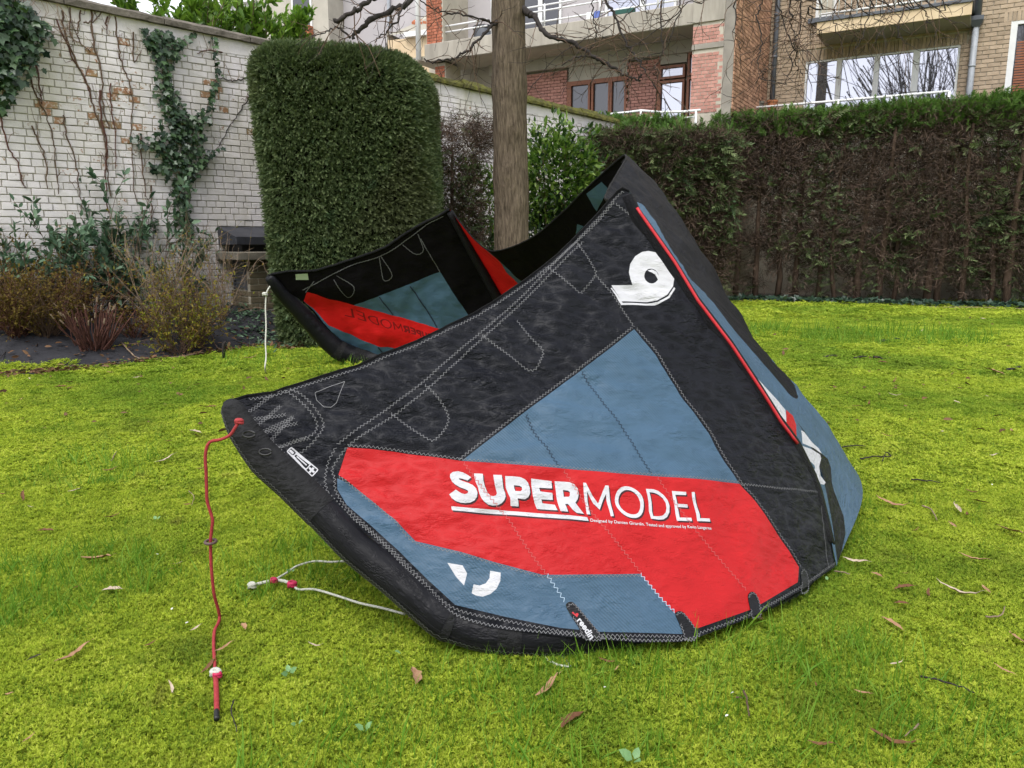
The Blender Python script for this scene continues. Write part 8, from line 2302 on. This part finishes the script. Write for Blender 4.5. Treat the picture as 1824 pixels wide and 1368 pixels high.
TWIGS = [([(-1.41,3.216,0.02),(-1.352,3.127,0.02),(-1.32,3.022,0.02)], .0022, 'pale', 'short pale twig bent on the moss left of the red leader line'), ([(-1.99,3.69,0.03),(-2.035,3.813,0.03),(-2.048,3.856,0.03)], .003, 'pale', 'tiny pale twig on the lawn far left of the kite tip'),
 ([(-0.655,1.647,0.015),(-0.646,1.603,0.015),(-0.605,1.526,0.015)], .002, 'dark', 'thin dark twig right of the black end of the red line'), ([(0.558,1.687,0.02),(0.551,1.633,0.02),(0.541,1.592,0.02)], .003, 'brown', 'brown twig standing in the moss below the right end of the kite'),
 ([(0.531,1.664,0.02),(0.547,1.657,0.02)], .0025, 'brown', 'short brown twig beside the standing one below the kite'), ([(0.914,1.559,0.02),(0.864,1.519,0.02)], .0025, 'pale', 'straw coloured twig above the two large leaves at the lower right'),
 ([(1.017,1.754,0.02),(1.05,1.742,0.02),(1.085,1.718,0.02),(1.113,1.685,0.02)], .003, 'dark', 'long dark twig in the lower right of the lawn'), ([(1.061,2.385,0.02),(1.106,2.355,0.02)], .003, 'pale', 'thin pale twig touching the lower right end of the kite'),
 ([(1.38,2.077,0.02),(1.425,2.084,0.02),(1.475,2.14,0.02)], .003, 'pale', 'hooked pale twig near the right edge of the lawn'), ([(1.732,3.903,0.02),(1.815,3.925,0.02),(1.857,3.914,0.02)], .004, 'dark', 'straight dark twig pointing from the blue side of the kite'),
 ([(1.728,3.684,0.02),(1.816,3.734,0.02),(1.9,3.734,0.02),(1.915,3.806,0.02),(1.816,3.645,0.02)], .004, 'dark', 'forked dark twig below the straight one right of the kite'), ([(1.809,3.351,0.02),(1.872,3.334,0.02),(1.925,3.31,0.02)], .004, 'dark', 'grey twig lying level in the middle of the right lawn'),
 ([(1.677,3.002,0.02),(1.693,2.962,0.02),(1.651,2.842,0.02)], .004, 'pale', 'pale bent twig left of the long bleached leaf'), ([(2.89,7.06,0.04),(3.002,7.167,0.04),(3.08,7.203,0.04)], .012, 'dark', 'thick black twig on the lawn beyond the kite'),
 ([(3.166,7.06,0.04),(3.329,7.131,0.04)], .010, 'dark', 'middle one of three dark twigs in a row beyond the kite'), ([(3.354,7.06,0.04),(3.488,7.025,0.04)], .012, 'dark', 'right one of three dark twigs in a row beyond the kite'),
 ([(4.157,6.363,0.04),(4.39,6.539,0.04)], .014, 'dark', 'thick dark twig at the right edge of the far lawn'), ([(3.978,8.225,0.03),(4.254,8.417,0.03)], .02, 'dark', 'dark bare scrap of bark in the longer grass before the hedge'),
 ([(-3.669,7.171,0.05),(-3.366,6.891,0.05),(-3.047,7.099,0.05),(-2.876,7.555,0.05)], .007, 'pale', 'long pale stick lying along the edge of the weed fabric'), ([(-3.527,8.784,0.1),(-3.193,8.054,0.1),(-2.882,7.433,0.1),(-2.739,7.195,0.1)], .007, 'brown', 'reddish twig arching off the bright budding shrub onto the fabric'),
 ([(-2.694,7.583,0.42),(-2.685,7.972,0.42),(-2.501,7.904,0.42)], .008, 'brown', 'brown stick lying across the foot of the vent housing'), ([(-4.937,7.892,0.12),(-4.329,6.431,0.12),(-4.039,5.856,0.12)], .005, 'dark', 'thin dark branch on the moss patch at the left edge'), ([(6.672,12.404,0.06),(7.601,12.297,0.06),(7.972,11.987,0.06)], .012, 'pale', 'long pale stick lying at the foot of the long hedge')]
for P, r, kd, lb in TWIGS:
    P = np.array(P); g = np.random.default_rng(len(lb))
    P[:, 2] = np.maximum(P[:, 2], ground_z(P[:, 0], P[:, 1]) + .036)
    Q = crom(P, 5) + g.normal(0, r * .4, (len(crom(P, 5)), 3))
    mb = MB(); V, F = tube(Q, np.linspace(r, r * .5, len(Q)), 6); mb.add(V, F)
    o = mb.obj('fallen_twig', M['twig_pale' if kd == 'pale' else 'twig_dark' if kd == 'dark' else 'twig_brown'], None, True)
    tag(o, lb, 'twig', 'twigs on the ground')
pg = [(-2.673,7.051,0.12)][0]
mb = MB(); V, F = tube([(pg[0], pg[1], pg[2] - .12), (pg[0] + .01, pg[1], pg[2] + .05), (pg[0] + .03, pg[1], pg[2] + .07)], [.018, .016, .012], 8); mb.add(V, F)
tag(mb.obj('wooden_peg', M['twig_dark'], None, True), 'short black stub standing at the edge of the weed fabric', 'peg')

# small weeds with round leaves
WEEDS = (((650,1303), 3, .018, 'pale green weed with one upright leaf in front of the kite'), ((515,1200), 3, .014, 'round leaved clover left below the kite edge'), ((717,1165), 1, .013, 'single round leaf just under the bent corner of the kite'), ((1129,1356), 3, .022, 'two leaved seedling at the bottom edge of the photo'),
         ((279,926), 3, .013, 'flat grey green clover left of the red line ring'), ((519,1020), 2, .011, 'small clover behind the pink wrapped knot'), ((1475,1035), 1, .014, 'pale round leaf below the right end of the kite'), ((530,1290), 2, .012, 'faint bluish weed in the moss at the lower left'))
WP = [(-0.325,1.533,0.034),(-0.559,1.764,0.034),(-0.288,1.858,0.034),(0.254,1.434,0.034),(-1.384,2.848,0.034),(-0.722,2.363,0.034),(1.009,2.299,0.034),(-0.482,1.559,0.034)]
for ((q, n, s, lb), p) in zip(WEEDS, WP):
    g = np.random.default_rng(int(q[0]))
    az = g.random() * 6.28 + np.arange(n) * 2.1
    y_ = unit(np.stack([np.cos(az), np.sin(az), .5 + .5 * g.random(n)], 1))
    V = np.array(LEAF_V) * (1.6, 1, 1)
    W, Fq = scatter(V, LEAF_F, np.array(p)[None] + y_ * .004, frames_y(y_, unit(np.array([[0, -.4, 1.0]]) + g.normal(0, .2, (n, 3)))), s * 1.3 * (.8 + .5 * g.random(n)))
    o = link('weed', make_mesh('weed', W, Fq, M['weed_leaf'], smooth=True)); tag(o, lb, 'weed', 'weeds in the moss')
PET = [(0.227,1.698,0.04),(0.484,1.579,0.04),(0.521,1.669,0.04),(-1.217,2.5,0.04),(-0.923,2.012,0.04),(-0.998,2.093,0.04),(2.126,3.265,0.04)]
PL = ('white petal in the grass below the lettered patch of the kite', 'white petal furthest right of the three below the kite', 'small white petal above the standing twig', 'white petal on the moss below the flat clover', 'white petal left of the red line bend', 'tiny white petal further left of the red line', 'white petal on the lawn right of the kite')
for p, lb in zip(PET, PL):
    V = np.array(LEAF_V) * (1.5, 1, 1)
    W, Fq = scatter(V, LEAF_F, [p], frames_y(unit(np.array([[rnd.uniform(-1, 1), rnd.uniform(-1, 1), .2]])), np.array([[0, 0, 1.0]])), np.array([.010]))
    tag(link('petal', make_mesh('petal', W, Fq, M['petal'], smooth=True)), lb, 'petal', 'white petals on the lawn')
bt = [(5.501,17.854,0.12)][0]
V, F = tube([(bt[0] - .12, bt[1], .12), (bt[0] - .08, bt[1], .16), (bt[0] + .12, bt[1], .15), (bt[0] + .16, bt[1], .11)], [.03, .07, .07, .03], 10)
tag(link('plastic_scrap', make_mesh('plastic_scrap', V, F, M['zinc'], smooth=True)), 'grey plastic scrap lying under the left end of the long hedge', 'rubbish')

# ------------------------------------------------------------------ what stands behind the photographer and shows in the windows
def pollard(name, label, x, y, h, seed):
    g = np.random.default_rng(seed)
    t = thing(name, label, 'tree', (x, y, 0))
    th = h * .38
    V, F = tube(crom(np.array([(x, y, -.1), (x + .1, y, th * .5), (x + .25, y, th)]), 5), np.linspace(.28, .2, 11), 10)
    link('trunk', make_mesh('trunk', V, F, M['bark'], smooth=True), t)
    st = []
    for k in range(46):
        a = g.random() * 6.283; ti = .75 * np.sqrt(g.random()); d = np.array([np.sin(ti) * np.cos(a), np.sin(ti) * np.sin(a), np.cos(ti)])
        p = np.array([x + .25, y, th - .1]); P = [p]; L = h * g.uniform(.35, .65)
        for s in range(7):
            d = unit(d + g.normal(0, .09, 3) + (0, 0, .10)); p = p + d * L / 7; P.append(p)
        st.append((np.array(P), np.linspace(.075, .014, 8)))
        for j in range(4):
            i = g.integers(2, 7); q = P[i]; dd = unit(d + g.normal(0, .45, 3)); Q = [q]
            for s in range(4):
                dd = unit(dd + g.normal(0, .15, 3) + (0, 0, .08)); q = q + dd * L * .12; Q.append(q)
            st.append((np.array(Q), np.linspace(.022, .008, 5)))
    stems_obj('branches', t, st, M['twig_dark'], 5)


TP = [(-2.6, -9.0, 11), (-5.2, -10.0, 13), (.2, -8.0, 11), (2.6, -9.5, 12), (-8.5, -9.0, 12)]
for k, ((x, y, h), lb) in enumerate(zip(TP, ('bare pollarded tree reflected in the left pane of the wide window', 'bare tree reflected in the second pane of the wide window', 'bare tree reflected in the third pane of the wide window', 'bare tree reflected in the right pane of the wide window', 'bare tree reflected at the left end of the wide window'))):
    pollard('bare_tree', lb, x, y, h, 700 + k)
rb = thing('apartment_house', 'dark apartment block reflected low in the wide window', 'building', (0, -24, 0))
MB().box((-22, -30, 0), (16, -24, 8.2)).obj('wall', M['slate_roof'], rb)
MB().box((-2, -29, 8.2), (9, -25, 10.2)).obj('roof_storey', M['slate_roof'], rb)
for k in range(12):
    MB().box((-20 + 3 * k, -24.0, 4.6), (-18.4 + 3 * k, -23.95, 6.2)).obj('window', M['glass_mid'], rb)
